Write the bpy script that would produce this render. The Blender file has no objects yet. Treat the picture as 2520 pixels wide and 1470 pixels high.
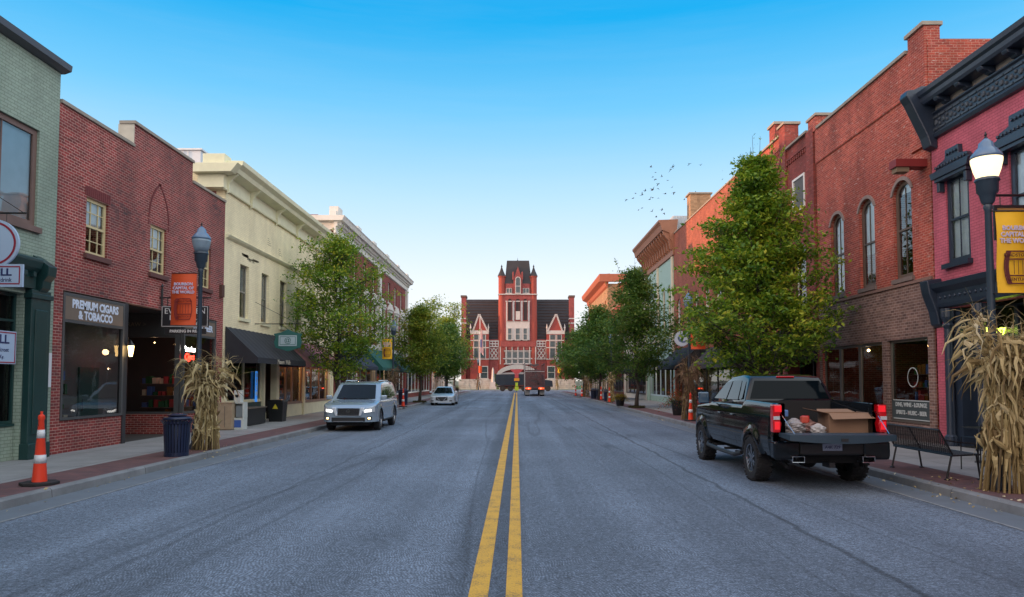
import bpy, math, random
import numpy as np
from mathutils import Vector, Matrix
R = math.radians
random.seed(7)
SC = bpy.context.scene
COL = SC.collection
# ------------------------------------------------------------------ camera, world, sun, exposure
PITCH = R(2.9); FPX = 1800.0; VX = 1272.0; PY = 846.0; CH = 1.9
cd = bpy.data.cameras.new('camera'); cam = bpy.data.objects.new('camera', cd); COL.objects.link(cam)
cam.location = (0, 0, CH); cam.rotation_euler = (R(90) + PITCH, 0, 0)
cd.sensor_width = 36; cd.lens = 36 * FPX / 2520; cd.shift_x = -(VX - 1260) / 2520; cd.shift_y = (PY - 735) / 2520
cd.clip_end = 6000; SC.camera = cam
SUN_EL = R(3.4); SUN_AZ = R(79)          # light travels towards (+sin, +cos) in x, y
w = bpy.data.worlds.new('World'); SC.world = w; w.use_nodes = True
nt = w.node_tree; nt.nodes.clear()
def N(t, nt_=None, **k):
    n = (nt_ or nt).nodes.new(t)
    for a, b in k.items(): setattr(n, a, b)
    return n
out = N('ShaderNodeOutputWorld'); bg = N('ShaderNodeBackground')
sky = N('ShaderNodeTexSky'); sky.sky_type = 'NISHITA'; sky.sun_disc = False
sky.sun_elevation = SUN_EL; sky.sun_rotation = SUN_AZ + math.pi
sky.altitude = 100; sky.air_density = 1.0; sky.dust_density = 0.6; sky.ozone_density = 2.0
# tone the dawn sky by height above the horizon: pale cream at the horizon, deep cyan overhead
tc = N('ShaderNodeTexCoord'); sp = N('ShaderNodeSeparateXYZ'); nt.links.new(tc.outputs['Generated'], sp.inputs[0])
rp = N('ShaderNodeValToRGB'); nt.links.new(sp.outputs['Z'], rp.inputs[0])
SKYRAMP = [(0.0, (1.0, .97, .90)), (.05, (.99, 1.0, .98)), (.13, (.88, .95, 1.03)), (.24, (.52, .79, 1.02)), (.35, (.17, .59, .96)), (.45, (.0, .42, .88)), (.58, (.08, .38, .80)), (.75, (.28, .46, .80)), (1.0, (.42, .56, .82))]
while len(rp.color_ramp.elements) < len(SKYRAMP): rp.color_ramp.elements.new(.5)
for e, (p, c) in zip(rp.color_ramp.elements, SKYRAMP): e.position = p; e.color = (*c, 1)
hs = N('ShaderNodeMix', data_type='RGBA'); hs.inputs[0].default_value = 0.90
SKYGAIN = 3.25
GLOW = (1.25, 1.02, .90)
sc_ = N('ShaderNodeVectorMath', operation='SCALE'); sc_.inputs['Scale'].default_value = SKYGAIN
# very faint high streaks
cm = N('ShaderNodeMapping'); cm.inputs['Scale'].default_value = (1.2, 1.2, 16); nt.links.new(tc.outputs['Generated'], cm.inputs[0])
cn = N('ShaderNodeTexNoise'); cn.inputs['Scale'].default_value = 2.2; cn.inputs['Detail'].default_value = 7; cn.inputs['Roughness'].default_value = .62; nt.links.new(cm.outputs[0], cn.inputs['Vector'])
cr_ = N('ShaderNodeMapRange'); nt.links.new(cn.outputs['Fac'], cr_.inputs[0]); cr_.inputs[1].default_value = .48; cr_.inputs[2].default_value = .85; cr_.inputs[4].default_value = .05
cx_m = N('ShaderNodeMix', data_type='RGBA'); nt.links.new(cr_.outputs[0], cx_m.inputs[0]); nt.links.new(rp.outputs[0], cx_m.inputs[6]); cx_m.inputs[7].default_value = (.82, .86, .92, 1)
nt.links.new(cx_m.outputs[2], sc_.inputs[0])
nt.links.new(sky.outputs[0], hs.inputs[6]); nt.links.new(sc_.outputs[0], hs.inputs[7])
# afterglow round the low sun, behind and left of the camera
nv = N('ShaderNodeVectorMath', operation='NORMALIZE'); nt.links.new(tc.outputs['Generated'], nv.inputs[0])
dt = N('ShaderNodeVectorMath', operation='DOT_PRODUCT'); nt.links.new(nv.outputs[0], dt.inputs[0]); dt.inputs[1].default_value = (-math.sin(SUN_AZ - R(30)), -math.cos(SUN_AZ - R(30)), .12)
gr = N('ShaderNodeMapRange', interpolation_type='SMOOTHSTEP'); nt.links.new(dt.outputs['Value'], gr.inputs[0]); gr.inputs[1].default_value = .12; gr.inputs[2].default_value = 1.0
gm = N('ShaderNodeMix', data_type='RGBA'); nt.links.new(gr.outputs[0], gm.inputs[0]); nt.links.new(hs.outputs[2], gm.inputs[6]); gm.inputs[7].default_value = (*[c * 6.4 for c in GLOW], 1)
# pale fill added to the sky behind and right, brightening the left facades
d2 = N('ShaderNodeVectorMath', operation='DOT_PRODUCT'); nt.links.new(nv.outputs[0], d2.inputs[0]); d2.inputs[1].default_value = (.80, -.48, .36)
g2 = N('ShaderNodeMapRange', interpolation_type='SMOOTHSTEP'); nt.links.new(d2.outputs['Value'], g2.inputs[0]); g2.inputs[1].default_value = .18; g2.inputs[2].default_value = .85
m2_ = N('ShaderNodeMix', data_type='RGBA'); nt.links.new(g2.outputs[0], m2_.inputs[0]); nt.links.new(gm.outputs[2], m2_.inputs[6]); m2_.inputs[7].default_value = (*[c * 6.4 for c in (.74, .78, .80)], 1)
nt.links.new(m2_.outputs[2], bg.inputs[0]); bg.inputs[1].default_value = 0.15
nt.links.new(bg.outputs[0], out.inputs[0])
sd = bpy.data.lights.new('sun', 'SUN'); sun = bpy.data.objects.new('sun', sd); COL.objects.link(sun)
sd.energy = 2.4; sd.angle = R(0.6); sd.color = (1.0, .50, .24)
d = Vector((math.sin(SUN_AZ) * math.cos(SUN_EL), math.cos(SUN_AZ) * math.cos(SUN_EL), -math.sin(SUN_EL)))
sun.rotation_euler = d.to_track_quat('-Z', 'Y').to_euler()
SC.view_settings.view_transform = 'Standard'; SC.view_settings.look = 'None'
SC.view_settings.exposure = 1.2; SC.view_settings.gamma = 1; SC.view_settings.use_curve_mapping = False
SC.render.engine = 'CYCLES'
try:
    SC.cycles.max_bounces = 8; SC.cycles.transparent_max_bounces = 16
except Exception: pass
# ------------------------------------------------------------------ pixel helpers (2520 x 1470 picture)
def ray(u, v):
    cx = (u - VX) / FPX; cy = (PY - v) / FPX; c, s = math.cos(PITCH), math.sin(PITCH)
    return Vector((cx, c - s * cy, s + c * cy))
def atx(u, v, X):
    d = ray(u, v); t = X / d.x; return d.y * t, CH + d.z * t
def atg(u, v, Z=0.15):
    d = ray(u, v); t = (Z - CH) / d.z; return d.x * t, d.y * t
def aty(u, v, Y):
    d = ray(u, v); t = Y / d.y; return d.x * t, CH + d.z * t
# ------------------------------------------------------------------ objects
def wmat(o):
    m = Matrix.Identity(4)
    while o is not None:
        m = Matrix.LocRotScale(o.location, o.rotation_euler, o.scale) @ m; o = o.parent
    return m
def tag(o, label=None, cat=None, group=None, kind=None):
    if label: o['label'] = label
    if cat: o['category'] = cat
    if group: o['group'] = group
    if kind: o['kind'] = kind
    return o
def thing(name, label, cat, loc=(0, 0, 0), rz=0, group=None):
    o = bpy.data.objects.new(name, None); COL.objects.link(o); o.empty_display_size = .3
    o.location = loc; o.rotation_euler = (0, 0, rz)
    return tag(o, label, cat, group)
def kids(o): return [c for c in bpy.data.objects if c.parent == o]
def copy_tree(o, parent=None):
    c = o.copy(); COL.objects.link(c)
    if parent: c.parent = parent
    for ch in kids(o): copy_tree(ch, c)
    return c
def again(o, label, loc=None, rz=None, s=None, group=None):
    c = copy_tree(o); c['label'] = label
    if loc is not None: c.location = loc
    if rz is not None: c.rotation_euler = (0, 0, rz)
    if s is not None: c.scale = (s, s, s)
    if group: c['group'] = group
    return c
class MB:
    def __init__(s): s.v = []; s.f = []
    def add(s, vs, fs):
        b = len(s.v); s.v += [tuple(p) for p in vs]; s.f += [tuple(b + i for i in q) for q in fs]; return s
    def box(s, x0, x1, y0, y1, z0, z1):
        if x0 > x1: x0, x1 = x1, x0
        if y0 > y1: y0, y1 = y1, y0
        if z0 > z1: z0, z1 = z1, z0
        return s.add([(x0, y0, z0), (x1, y0, z0), (x1, y1, z0), (x0, y1, z0), (x0, y0, z1), (x1, y0, z1), (x1, y1, z1), (x0, y1, z1)],
              [(0, 3, 2, 1), (4, 5, 6, 7), (0, 1, 5, 4), (1, 2, 6, 5), (2, 3, 7, 6), (3, 0, 4, 7)])
    def mbox(s, M, sx, sy, sz):      # box centred at M
        vs = [M @ Vector((a * sx / 2, b * sy / 2, c * sz / 2)) for c in (-1, 1) for a, b in ((-1, -1), (1, -1), (1, 1), (-1, 1))]
        return s.add(vs, [(0, 3, 2, 1), (4, 5, 6, 7), (0, 1, 5, 4), (1, 2, 6, 5), (2, 3, 7, 6), (3, 0, 4, 7)])
    def quad(s, a, b, c, d): return s.add([a, b, c, d], [(0, 1, 2, 3)])
    def prism(s, pts, ax, a0, a1):   # pts: 2-D polygon in the two other axes (order x,y / x,z / y,z)
        def mk(p, a): return {'x': (a, p[0], p[1]), 'y': (p[0], a, p[1]), 'z': (p[0], p[1], a)}[ax]
        n = len(pts); area = sum(pts[i][0] * pts[(i + 1) % n][1] - pts[(i + 1) % n][0] * pts[i][1] for i in range(n))
        if (area < 0) != (ax == 'y'): pts = pts[::-1]
        if a0 > a1: a0, a1 = a1, a0
        vs = [mk(p, a0) for p in pts] + [mk(p, a1) for p in pts]
        return s.add(vs, [tuple(range(n - 1, -1, -1)), tuple(range(n, 2 * n))] + [(i, (i + 1) % n, (i + 1) % n + n, i + n) for i in range(n)])
    def tube(s, pts, rad, n=8, cap=True):
        pts = [Vector(p) for p in pts]
        if not hasattr(rad, '__len__'): rad = [rad] * len(pts)
        rings = []; up0 = Vector((0, 0, 1))
        for i, p in enumerate(pts):
            t = (pts[min(i + 1, len(pts) - 1)] - pts[max(i - 1, 0)])
            t = t.normalized() if t.length > 1e-9 else Vector((0, 0, 1))
            ref = up0 if abs(t.z) < .95 else Vector((1, 0, 0))
            a = t.cross(ref).normalized(); b = t.cross(a)
            rings.append([p + (a * math.cos(k * 2 * math.pi / n) + b * math.sin(k * 2 * math.pi / n)) * rad[i] for k in range(n)])
        vs = [q for r in rings for q in r]; fs = []
        for i in range(len(pts) - 1):
            for k in range(n):
                fs.append((i * n + k, (i + 1) * n + k, (i + 1) * n + (k + 1) % n, i * n + (k + 1) % n))
        if cap: fs += [tuple(range(n)), tuple(range(len(vs) - 1, len(vs) - n - 1, -1))]
        return s.add(vs, fs)
    def lathe(s, prof, c=(0, 0, 0), n=20, ax='z', flut=0, caps=True):
        vs = []; fs = []
        for r, h in prof:
            for k in range(n):
                a = k * 2 * math.pi / n; rr = r * (1 - flut * (k % 2))
                x, y = rr * math.cos(a), rr * math.sin(a)
                p = (x, y, h) if ax == 'z' else ((h, x, y) if ax == 'x' else (y, h, x))
                vs.append((p[0] + c[0], p[1] + c[1], p[2] + c[2]))
        m = len(prof)
        for i in range(m - 1):
            for k in range(n): fs.append((i * n + k, i * n + (k + 1) % n, (i + 1) * n + (k + 1) % n, (i + 1) * n + k))
        if caps and prof[0][0] > 1e-4: fs.append(tuple(range(n - 1, -1, -1)))
        if caps and prof[-1][0] > 1e-4: fs.append(tuple(range((m - 1) * n, m * n)))
        return s.add(vs, fs)
    def xf(s, M, start=0):
        s.v[start:] = [tuple(M @ Vector(p)) for p in s.v[start:]]; return s
    def build(s, name, m, parent=None, smooth=False, bevel=0, seg=2, auto=None):
        me = bpy.data.meshes.new(name)
        v = s.v
        if parent is not None:
            inv = wmat(parent).inverted(); v = [tuple(inv @ Vector(p)) for p in v]
        me.from_pydata(v, [], s.f); me.materials.append(m); me.update()
        if smooth: me.polygons.foreach_set('use_smooth', [True] * len(me.polygons))
        o = bpy.data.objects.new(name, me); COL.objects.link(o)
        if parent is not None: o.parent = parent
        if bevel:
            b = o.modifiers.new('b', 'BEVEL'); b.width = bevel; b.segments = seg; b.limit_method = 'ANGLE'; b.angle_limit = R(35)
            b.harden_normals = False
        if auto:
            me.polygons.foreach_set('use_smooth', [True] * len(me.polygons))
            try: me.set_sharp_from_angle(angle=R(auto))
            except Exception: pass
        return o
def text(s, size, pos, right, up, m, parent, name='lettering', ext=.004, align='CENTER', sx=1.0, bold=0.0, shear=0):
    cu = bpy.data.curves.new(name, 'FONT'); cu.body = s; cu.size = size; cu.extrude = ext; cu.align_x = align; cu.align_y = 'CENTER'
    cu.offset = bold; cu.resolution_u = 2; cu.shear = shear; cu.space_line = .95
    to = bpy.data.objects.new(name, cu); COL.objects.link(to)
    dg = bpy.context.evaluated_depsgraph_get(); dg.update()
    me = bpy.data.meshes.new_from_object(to.evaluated_get(dg)); bpy.data.objects.remove(to)
    r_ = Vector(right).normalized(); u_ = Vector(up).normalized(); n_ = r_.cross(u_); p = Vector(pos)
    inv = wmat(parent).inverted()
    for v in me.vertices: v.co = inv @ (p + r_ * v.co.x * sx + u_ * v.co.y + n_ * v.co.z)
    me.materials.clear(); me.materials.append(m)
    o = bpy.data.objects.new(name, me); COL.objects.link(o); o.parent = parent; return o
# ------------------------------------------------------------------ materials
MATS = {}
def newmat(name):
    m = bpy.data.materials.new(name); m.use_nodes = True; t = m.node_tree
    b = t.nodes['Principled BSDF']; return m, t, b
def M(name, col=None, rough=.6, metal=0, var=.12, vs=2.5, bump=0, bs=40, coat=0, emit=None, es=1, spec=None, var2=None, trans=0):
    if name in MATS: return MATS[name]
    m, t, b = newmat(name); MATS[name] = m
    L = t.links.new
    b.inputs['Roughness'].default_value = rough; b.inputs['Metallic'].default_value = metal
    if coat: b.inputs['Coat Weight'].default_value = coat; b.inputs['Coat Roughness'].default_value = .04
    if spec is not None: b.inputs['Specular IOR Level'].default_value = spec
    geo = N('ShaderNodeNewGeometry', t)
    no = N('ShaderNodeTexNoise', t); no.inputs['Scale'].default_value = vs; no.inputs['Detail'].default_value = 6
    L(geo.outputs['Position'], no.inputs['Vector'])
    mx = N('ShaderNodeMix', t, data_type='RGBA'); L(no.outputs['Fac'], mx.inputs[0])
    c2 = var2 or tuple(min(1, c * (1 + var)) for c in col)
    mx.inputs[6].default_value = (*[c * (1 - var) for c in col], 1); mx.inputs[7].default_value = (*c2, 1)
    L(mx.outputs[2], b.inputs['Base Color'])
    if bump:
        n2 = N('ShaderNodeTexNoise', t); n2.inputs['Scale'].default_value = bs; n2.inputs['Detail'].default_value = 4; L(geo.outputs['Position'], n2.inputs['Vector'])
        bp = N('ShaderNodeBump', t); bp.inputs['Strength'].default_value = bump; bp.inputs['Distance'].default_value = .02
        L(n2.outputs['Fac'], bp.inputs['Height']); L(bp.outputs[0], b.inputs['Normal'])
    if emit: b.inputs['Emission Color'].default_value = (*emit, 1); b.inputs['Emission Strength'].default_value = es
    return m
def brick(name, c1, c2, mortar, bw=.21, bh=.075, ms=.010, patch=.35, bump=.5, stain=None, dirt=.3, pcol=(.05, .03, .04), psc=.45, bias=0, effl=0, jit=.22):
    m, t, b = newmat(name); MATS[name] = m; L = t.links.new
    geo = N('ShaderNodeNewGeometry', t); sp = N('ShaderNodeSeparateXYZ', t); L(geo.outputs['Position'], sp.inputs[0])
    ad = N('ShaderNodeMath', t, operation='ADD'); L(sp.outputs['X'], ad.inputs[0]); L(sp.outputs['Y'], ad.inputs[1])
    cb = N('ShaderNodeCombineXYZ', t); L(ad.outputs[0], cb.inputs['X']); L(sp.outputs['Z'], cb.inputs['Y'])
    br = N('ShaderNodeTexBrick', t); br.inputs['Scale'].default_value = 1; br.inputs['Brick Width'].default_value = bw
    br.inputs['Row Height'].default_value = bh; br.inputs['Mortar Size'].default_value = ms; br.inputs['Mortar Smooth'].default_value = .2
    br.inputs['Bias'].default_value = bias
    br.inputs['Color1'].default_value = (*c1, 1); br.inputs['Color2'].default_value = (*c2, 1); br.inputs['Mortar'].default_value = (*mortar, 1)
    L(cb.outputs[0], br.inputs['Vector'])
    # individual dark bricks
    ws = N('ShaderNodeTexWhiteNoise', t, noise_dimensions='2D')
    sn = N('ShaderNodeVectorMath', t, operation='DIVIDE'); sn.inputs[1].default_value = (bw, bh, 1); L(cb.outputs[0], sn.inputs[0])
    fl = N('ShaderNodeVectorMath', t, operation='FLOOR'); L(sn.outputs[0], fl.inputs[0]); L(fl.outputs[0], ws.inputs['Vector'])
    no = N('ShaderNodeTexNoise', t); no.inputs['Scale'].default_value = psc; no.inputs['Detail'].default_value = 7; no.inputs['Roughness'].default_value = .65
    L(geo.outputs['Position'], no.inputs['Vector'])
    mr = N('ShaderNodeMapRange', t); L(no.outputs['Fac'], mr.inputs[0]); mr.inputs[1].default_value = .42; mr.inputs[2].default_value = .72
    mu = N('ShaderNodeMath', t, operation='MULTIPLY'); L(mr.outputs[0], mu.inputs[0]); L(ws.outputs['Value'], mu.inputs[1])
    m2 = N('ShaderNodeMath', t, operation='MULTIPLY'); L(mu.outputs[0], m2.inputs[0]); m2.inputs[1].default_value = patch * 1.7; m2.use_clamp = True
    mx = N('ShaderNodeMix', t, data_type='RGBA'); L(m2.outputs[0], mx.inputs[0]); L(br.outputs['Color'], mx.inputs[6]); mx.inputs[7].default_value = (*pcol, 1)
    # soft weathering
    n3 = N('ShaderNodeTexNoise', t); n3.inputs['Scale'].default_value = 1.3; n3.inputs['Detail'].default_value = 8
    mp = N('ShaderNodeMapping', t); mp.inputs['Scale'].default_value = (1, 1, .35); L(geo.outputs['Position'], mp.inputs[0]); L(mp.outputs[0], n3.inputs['Vector'])
    r3 = N('ShaderNodeMapRange', t); L(n3.outputs['Fac'], r3.inputs[0]); r3.inputs[1].default_value = .3; r3.inputs[2].default_value = .75
    r3.inputs[3].default_value = 1 - dirt; r3.inputs[4].default_value = 1 + dirt * .45
    m3 = N('ShaderNodeVectorMath', t, operation='SCALE'); L(mx.outputs[2], m3.inputs[0]); L(r3.outputs[0], m3.inputs['Scale'])
    jt = N('ShaderNodeMapRange', t); L(ws.outputs['Value'], jt.inputs[0]); jt.inputs[3].default_value = 1 - jit; jt.inputs[4].default_value = 1 + jit
    mj = N('ShaderNodeVectorMath', t, operation='SCALE'); L(m3.outputs[0], mj.inputs[0]); L(jt.outputs[0], mj.inputs['Scale'])
    last = mj.outputs[0]
    if effl:      # scattered pale flecks of old mortar and lime
        n4 = N('ShaderNodeTexNoise', t); n4.inputs['Scale'].default_value = 9; n4.inputs['Detail'].default_value = 5
        mp4 = N('ShaderNodeMapping', t); mp4.inputs['Scale'].default_value = (1, .6, 2.6); L(geo.outputs['Position'], mp4.inputs[0]); L(mp4.outputs[0], n4.inputs['Vector'])
        n5 = N('ShaderNodeMapRange', t); L(n4.outputs['Fac'], n5.inputs[0]); n5.inputs[1].default_value = .62; n5.inputs[2].default_value = .72; n5.inputs[4].default_value = effl
        m5 = N('ShaderNodeMix', t, data_type='RGBA'); L(n5.outputs[0], m5.inputs[0]); L(last, m5.inputs[6]); m5.inputs[7].default_value = (.55, .42, .38, 1); last = m5.outputs[2]
    L(last, b.inputs['Base Color'])
    b.inputs['Roughness'].default_value = .85
    bp = N('ShaderNodeBump', t); bp.inputs['Strength'].default_value = bump; bp.inputs['Distance'].default_value = .012
    iv = N('ShaderNodeMath', t, operation='SUBTRACT'); iv.inputs[0].default_value = 1; L(br.outputs['Fac'], iv.inputs[1])
    a2 = N('ShaderNodeMath', t, operation='MULTIPLY_ADD'); L(n3.outputs['Fac'], a2.inputs[0]); a2.inputs[1].default_value = .8; L(iv.outputs[0], a2.inputs[2])
    L(a2.outputs[0], bp.inputs['Height']); L(bp.outputs[0], b.inputs['Normal'])
    return m
def glassmat(name, tint=(.75, .82, .85), boost=.10):
    m, t, b = newmat(name); MATS[name] = m; L = t.links.new; t.nodes.remove(b)
    tr = N('ShaderNodeBsdfTransparent', t); tr.inputs[0].default_value = (*tint, 1)
    gl = N('ShaderNodeBsdfGlossy', t); gl.inputs['Roughness'].default_value = .015; gl.inputs[0].default_value = (.95, .97, 1, 1)
    fr = N('ShaderNodeFresnel', t); fr.inputs[0].default_value = 1.42
    geo = N('ShaderNodeNewGeometry', t); no = N('ShaderNodeTexNoise', t); no.inputs['Scale'].default_value = 1.1; L(geo.outputs['Position'], no.inputs['Vector'])
    bp = N('ShaderNodeBump', t); bp.inputs['Strength'].default_value = .06; bp.inputs['Distance'].default_value = .05; L(no.outputs['Fac'], bp.inputs['Height'])
    L(bp.outputs[0], gl.inputs['Normal'])
    ad = N('ShaderNodeMath', t, operation='ADD'); ad.use_clamp = True; L(fr.outputs[0], ad.inputs[0]); ad.inputs[1].default_value = boost
    mx = N('ShaderNodeMixShader', t); L(ad.outputs[0], mx.inputs[0]); L(tr.outputs[0], mx.inputs[1]); L(gl.outputs[0], mx.inputs[2])
    L(mx.outputs[0], t.nodes['Material Output'].inputs[0]); return m
GLASS = glassmat('window glass'); SHOPGLASS = glassmat('shop glass', (.8, .84, .85), .0)
def ramp(t, src, stops):
    r = N('ShaderNodeValToRGB', t); t.links.new(src, r.inputs[0])
    while len(r.color_ramp.elements) < len(stops): r.color_ramp.elements.new(.5)
    for e, (p, c) in zip(r.color_ramp.elements, stops): e.position = p; e.color = (*c, 1)
    return r.outputs[0]
def leafmat(name, stops, rough=.5, tr=.42):
    m, t, b = newmat(name); MATS[name] = m; L = t.links.new
    geo = N('ShaderNodeNewGeometry', t); no = N('ShaderNodeTexNoise', t); no.inputs['Scale'].default_value = .9; no.inputs['Detail'].default_value = 3
    L(geo.outputs['Position'], no.inputs['Vector'])
    a = N('ShaderNodeMath', t, operation='MULTIPLY_ADD'); L(geo.outputs['Random Per Island'], a.inputs[0]); a.inputs[1].default_value = .55
    s = N('ShaderNodeMapRange', t); L(no.outputs['Fac'], s.inputs[0]); s.inputs[1].default_value = .3; s.inputs[2].default_value = .7; s.inputs[4].default_value = .45
    L(s.outputs[0], a.inputs[2]); c = ramp(t, a.outputs[0], stops)
    L(c, b.inputs['Base Color']); b.inputs['Roughness'].default_value = rough
    tl = N('ShaderNodeBsdfTranslucent', t); L(c, tl.inputs[0]); mx = N('ShaderNodeMixShader', t); mx.inputs[0].default_value = tr
    L(b.outputs[0], mx.inputs[1]); L(tl.outputs[0], mx.inputs[2]); L(mx.outputs[0], t.nodes['Material Output'].inputs[0]); return m
def asphalt():
    m, t, b = newmat('asphalt'); L = t.links.new; geo = N('ShaderNodeNewGeometry', t); P = geo.outputs['Position']
    def noise(sc, det=5, mp=None, ro=.5):
        n = N('ShaderNodeTexNoise', t); n.inputs['Scale'].default_value = sc; n.inputs['Detail'].default_value = det; n.inputs['Roughness'].default_value = ro
        if mp:
            k = N('ShaderNodeMapping', t); k.inputs['Scale'].default_value = mp; L(P, k.inputs[0]); L(k.outputs[0], n.inputs['Vector'])
        else: L(P, n.inputs['Vector'])
        return n.outputs['Fac']
    def mr(src, a, bb, c, d_):
        r = N('ShaderNodeMapRange', t); L(src, r.inputs[0]); r.inputs[1].default_value = a; r.inputs[2].default_value = bb; r.inputs[3].default_value = c; r.inputs[4].default_value = d_; return r.outputs[0]
    def mul(a, c):
        n = N('ShaderNodeMath', t, operation='MULTIPLY'); L(a, n.inputs[0]); L(c, n.inputs[1]); return n.outputs[0]
    fine = mr(noise(48, 5, None, .9), .36, .64, .05, 2.1)
    lane = mr(noise(1.0, 6, (.9, .03, 1)), .3, .7, .66, 1.3)
    big = mr(noise(.25, 6), .3, .7, .80, 1.18)
    mid = mr(noise(6, 5, (1, .5, 1), .7), .3, .7, .82, 1.16)
    v = mul(mul(mul(fine, mr(noise(17, 3, None, .7), .36, .64, .62, 1.36)), lane), mul(big, mid))
    # long sealed cracks wandering along the road, and a darker worn centre
    cr = noise(1.0, 2.5, (.42, .02, 1)); a = N('ShaderNodeMath', t, operation='SUBTRACT'); L(cr, a.inputs[0]); a.inputs[1].default_value = .5
    ab = N('ShaderNodeMath', t, operation='ABSOLUTE'); L(a.outputs[0], ab.inputs[0])
    v = mul(v, mr(ab.outputs[0], .001, .010, .72, 1.0))
    sx = N('ShaderNodeSeparateXYZ', t); L(P, sx.inputs[0])
    def ma(op, a, b_, c=None):
        n = N('ShaderNodeMath', t, operation=op)
        for k, q in enumerate((a, b_, c)):
            if q is None: continue
            if isinstance(q, (int, float)): n.inputs[k].default_value = q
            else: L(q, n.inputs[k])
        return n.outputs[0]
    wx = ma('MULTIPLY_ADD', noise(1.0, 4, (.3, .35, 1)), .30, sx.outputs['X'])
    v = mul(v, mr(ma('ABSOLUTE', ma('ADD', wx, .20), 0), .30, .52, .70, 1.0))       # worn darker strip under the centre lines
    # fine milled grooves across the two driving lanes, smooth parking lanes outside long tar seams
    drive = mr(ma('ABSOLUTE', ma('ADD', sx.outputs['X'], .35), 0), 3.75, 3.95, 1.0, 0.0)
    gx = ma('MULTIPLY_ADD', noise(.55, 3, None), 1.1, ma('MULTIPLY_ADD', sx.outputs['Y'], .35, sx.outputs['X']))
    gr = ma('SINE', ma('MULTIPLY', gx, 190.0), 0); dots = noise(34, 2, None, .6)
    grv = ma('MULTIPLY', ma('MULTIPLY', gr, .26), mr(dots, .35, .65, .2, 1.5))
    v = mul(v, ma('MULTIPLY_ADD', grv, drive, 1.0))
    for x0, wd, dk in ((3.62, .055, .50), (-4.05, .06, .70), (1.9, .04, .88)):
        v = mul(v, mr(ma('ABSOLUTE', ma('SUBTRACT', ma('MULTIPLY_ADD', noise(1.0, 5, (.2, .9, 1), .6), .34, sx.outputs['X']), x0 + .17), 0), wd * .4, wd, dk, 1.0))
    v = mul(v, mr(noise(.9, 7, (1, .45, 1), .75), .60, .72, 1.0, .66))               # oil and tar blotches
    c = N('ShaderNodeCombineColor', t)
    for i, k in enumerate((.122, .158, .210)):
        n = N('ShaderNodeMath', t, operation='MULTIPLY'); L(v, n.inputs[0]); n.inputs[1].default_value = k; L(n.outputs[0], c.inputs[i])
    L(c.outputs[0], b.inputs['Base Color']); b.inputs['Roughness'].default_value = .8
    bp = N('ShaderNodeBump', t); bp.inputs['Strength'].default_value = .7; bp.inputs['Distance'].default_value = .012; L(noise(75, 3, None, .8), bp.inputs['Height']); L(bp.outputs[0], b.inputs['Normal'])
    return m
def paint_line():
    m, t, b = newmat('road yellow'); L = t.links.new; geo = N('ShaderNodeNewGeometry', t)
    n = N('ShaderNodeTexNoise', t); n.inputs['Scale'].default_value = 55; n.inputs['Detail'].default_value = 4; n.inputs['Roughness'].default_value = .8; L(geo.outputs['Position'], n.inputs['Vector'])
    n2 = N('ShaderNodeTexNoise', t); n2.inputs['Scale'].default_value = 3; n2.inputs['Detail'].default_value = 4; L(geo.outputs['Position'], n2.inputs['Vector'])
    a = N('ShaderNodeMath', t, operation='MULTIPLY_ADD'); L(n2.outputs['Fac'], a.inputs[0]); a.inputs[1].default_value = .5; L(n.outputs['Fac'], a.inputs[2])
    L(ramp(t, a.outputs[0], [(.0, (.11, .10, .07)), (.60, (.13, .11, .07)), (.70, (.58, .33, .035)), (1.0, (.74, .43, .045))]), b.inputs['Base Color']); b.inputs['Roughness'].default_value = .7
    return m
def pavers():
    m, t, b = newmat('brick pavers'); L = t.links.new; geo = N('ShaderNodeNewGeometry', t)
    br = N('ShaderNodeTexBrick', t); br.inputs['Scale'].default_value = 1; br.inputs['Brick Width'].default_value = .21; br.inputs['Row Height'].default_value = .105; br.inputs['Mortar Size'].default_value = .006
    br.inputs['Color1'].default_value = (.165, .075, .075, 1); br.inputs['Color2'].default_value = (.105, .058, .065, 1); br.inputs['Mortar'].default_value = (.09, .07, .07, 1)
    L(geo.outputs['Position'], br.inputs['Vector'])
    n = N('ShaderNodeTexNoise', t); n.inputs['Scale'].default_value = 1.6; n.inputs['Detail'].default_value = 6; L(geo.outputs['Position'], n.inputs['Vector'])
    r = N('ShaderNodeMapRange', t); L(n.outputs['Fac'], r.inputs[0]); r.inputs[3].default_value = .6; r.inputs[4].default_value = 1.35
    s = N('ShaderNodeVectorMath', t, operation='SCALE'); L(br.outputs['Color'], s.inputs[0]); L(r.outputs[0], s.inputs['Scale']); L(s.outputs[0], b.inputs['Base Color']); b.inputs['Roughness'].default_value = .85
    return m
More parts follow.
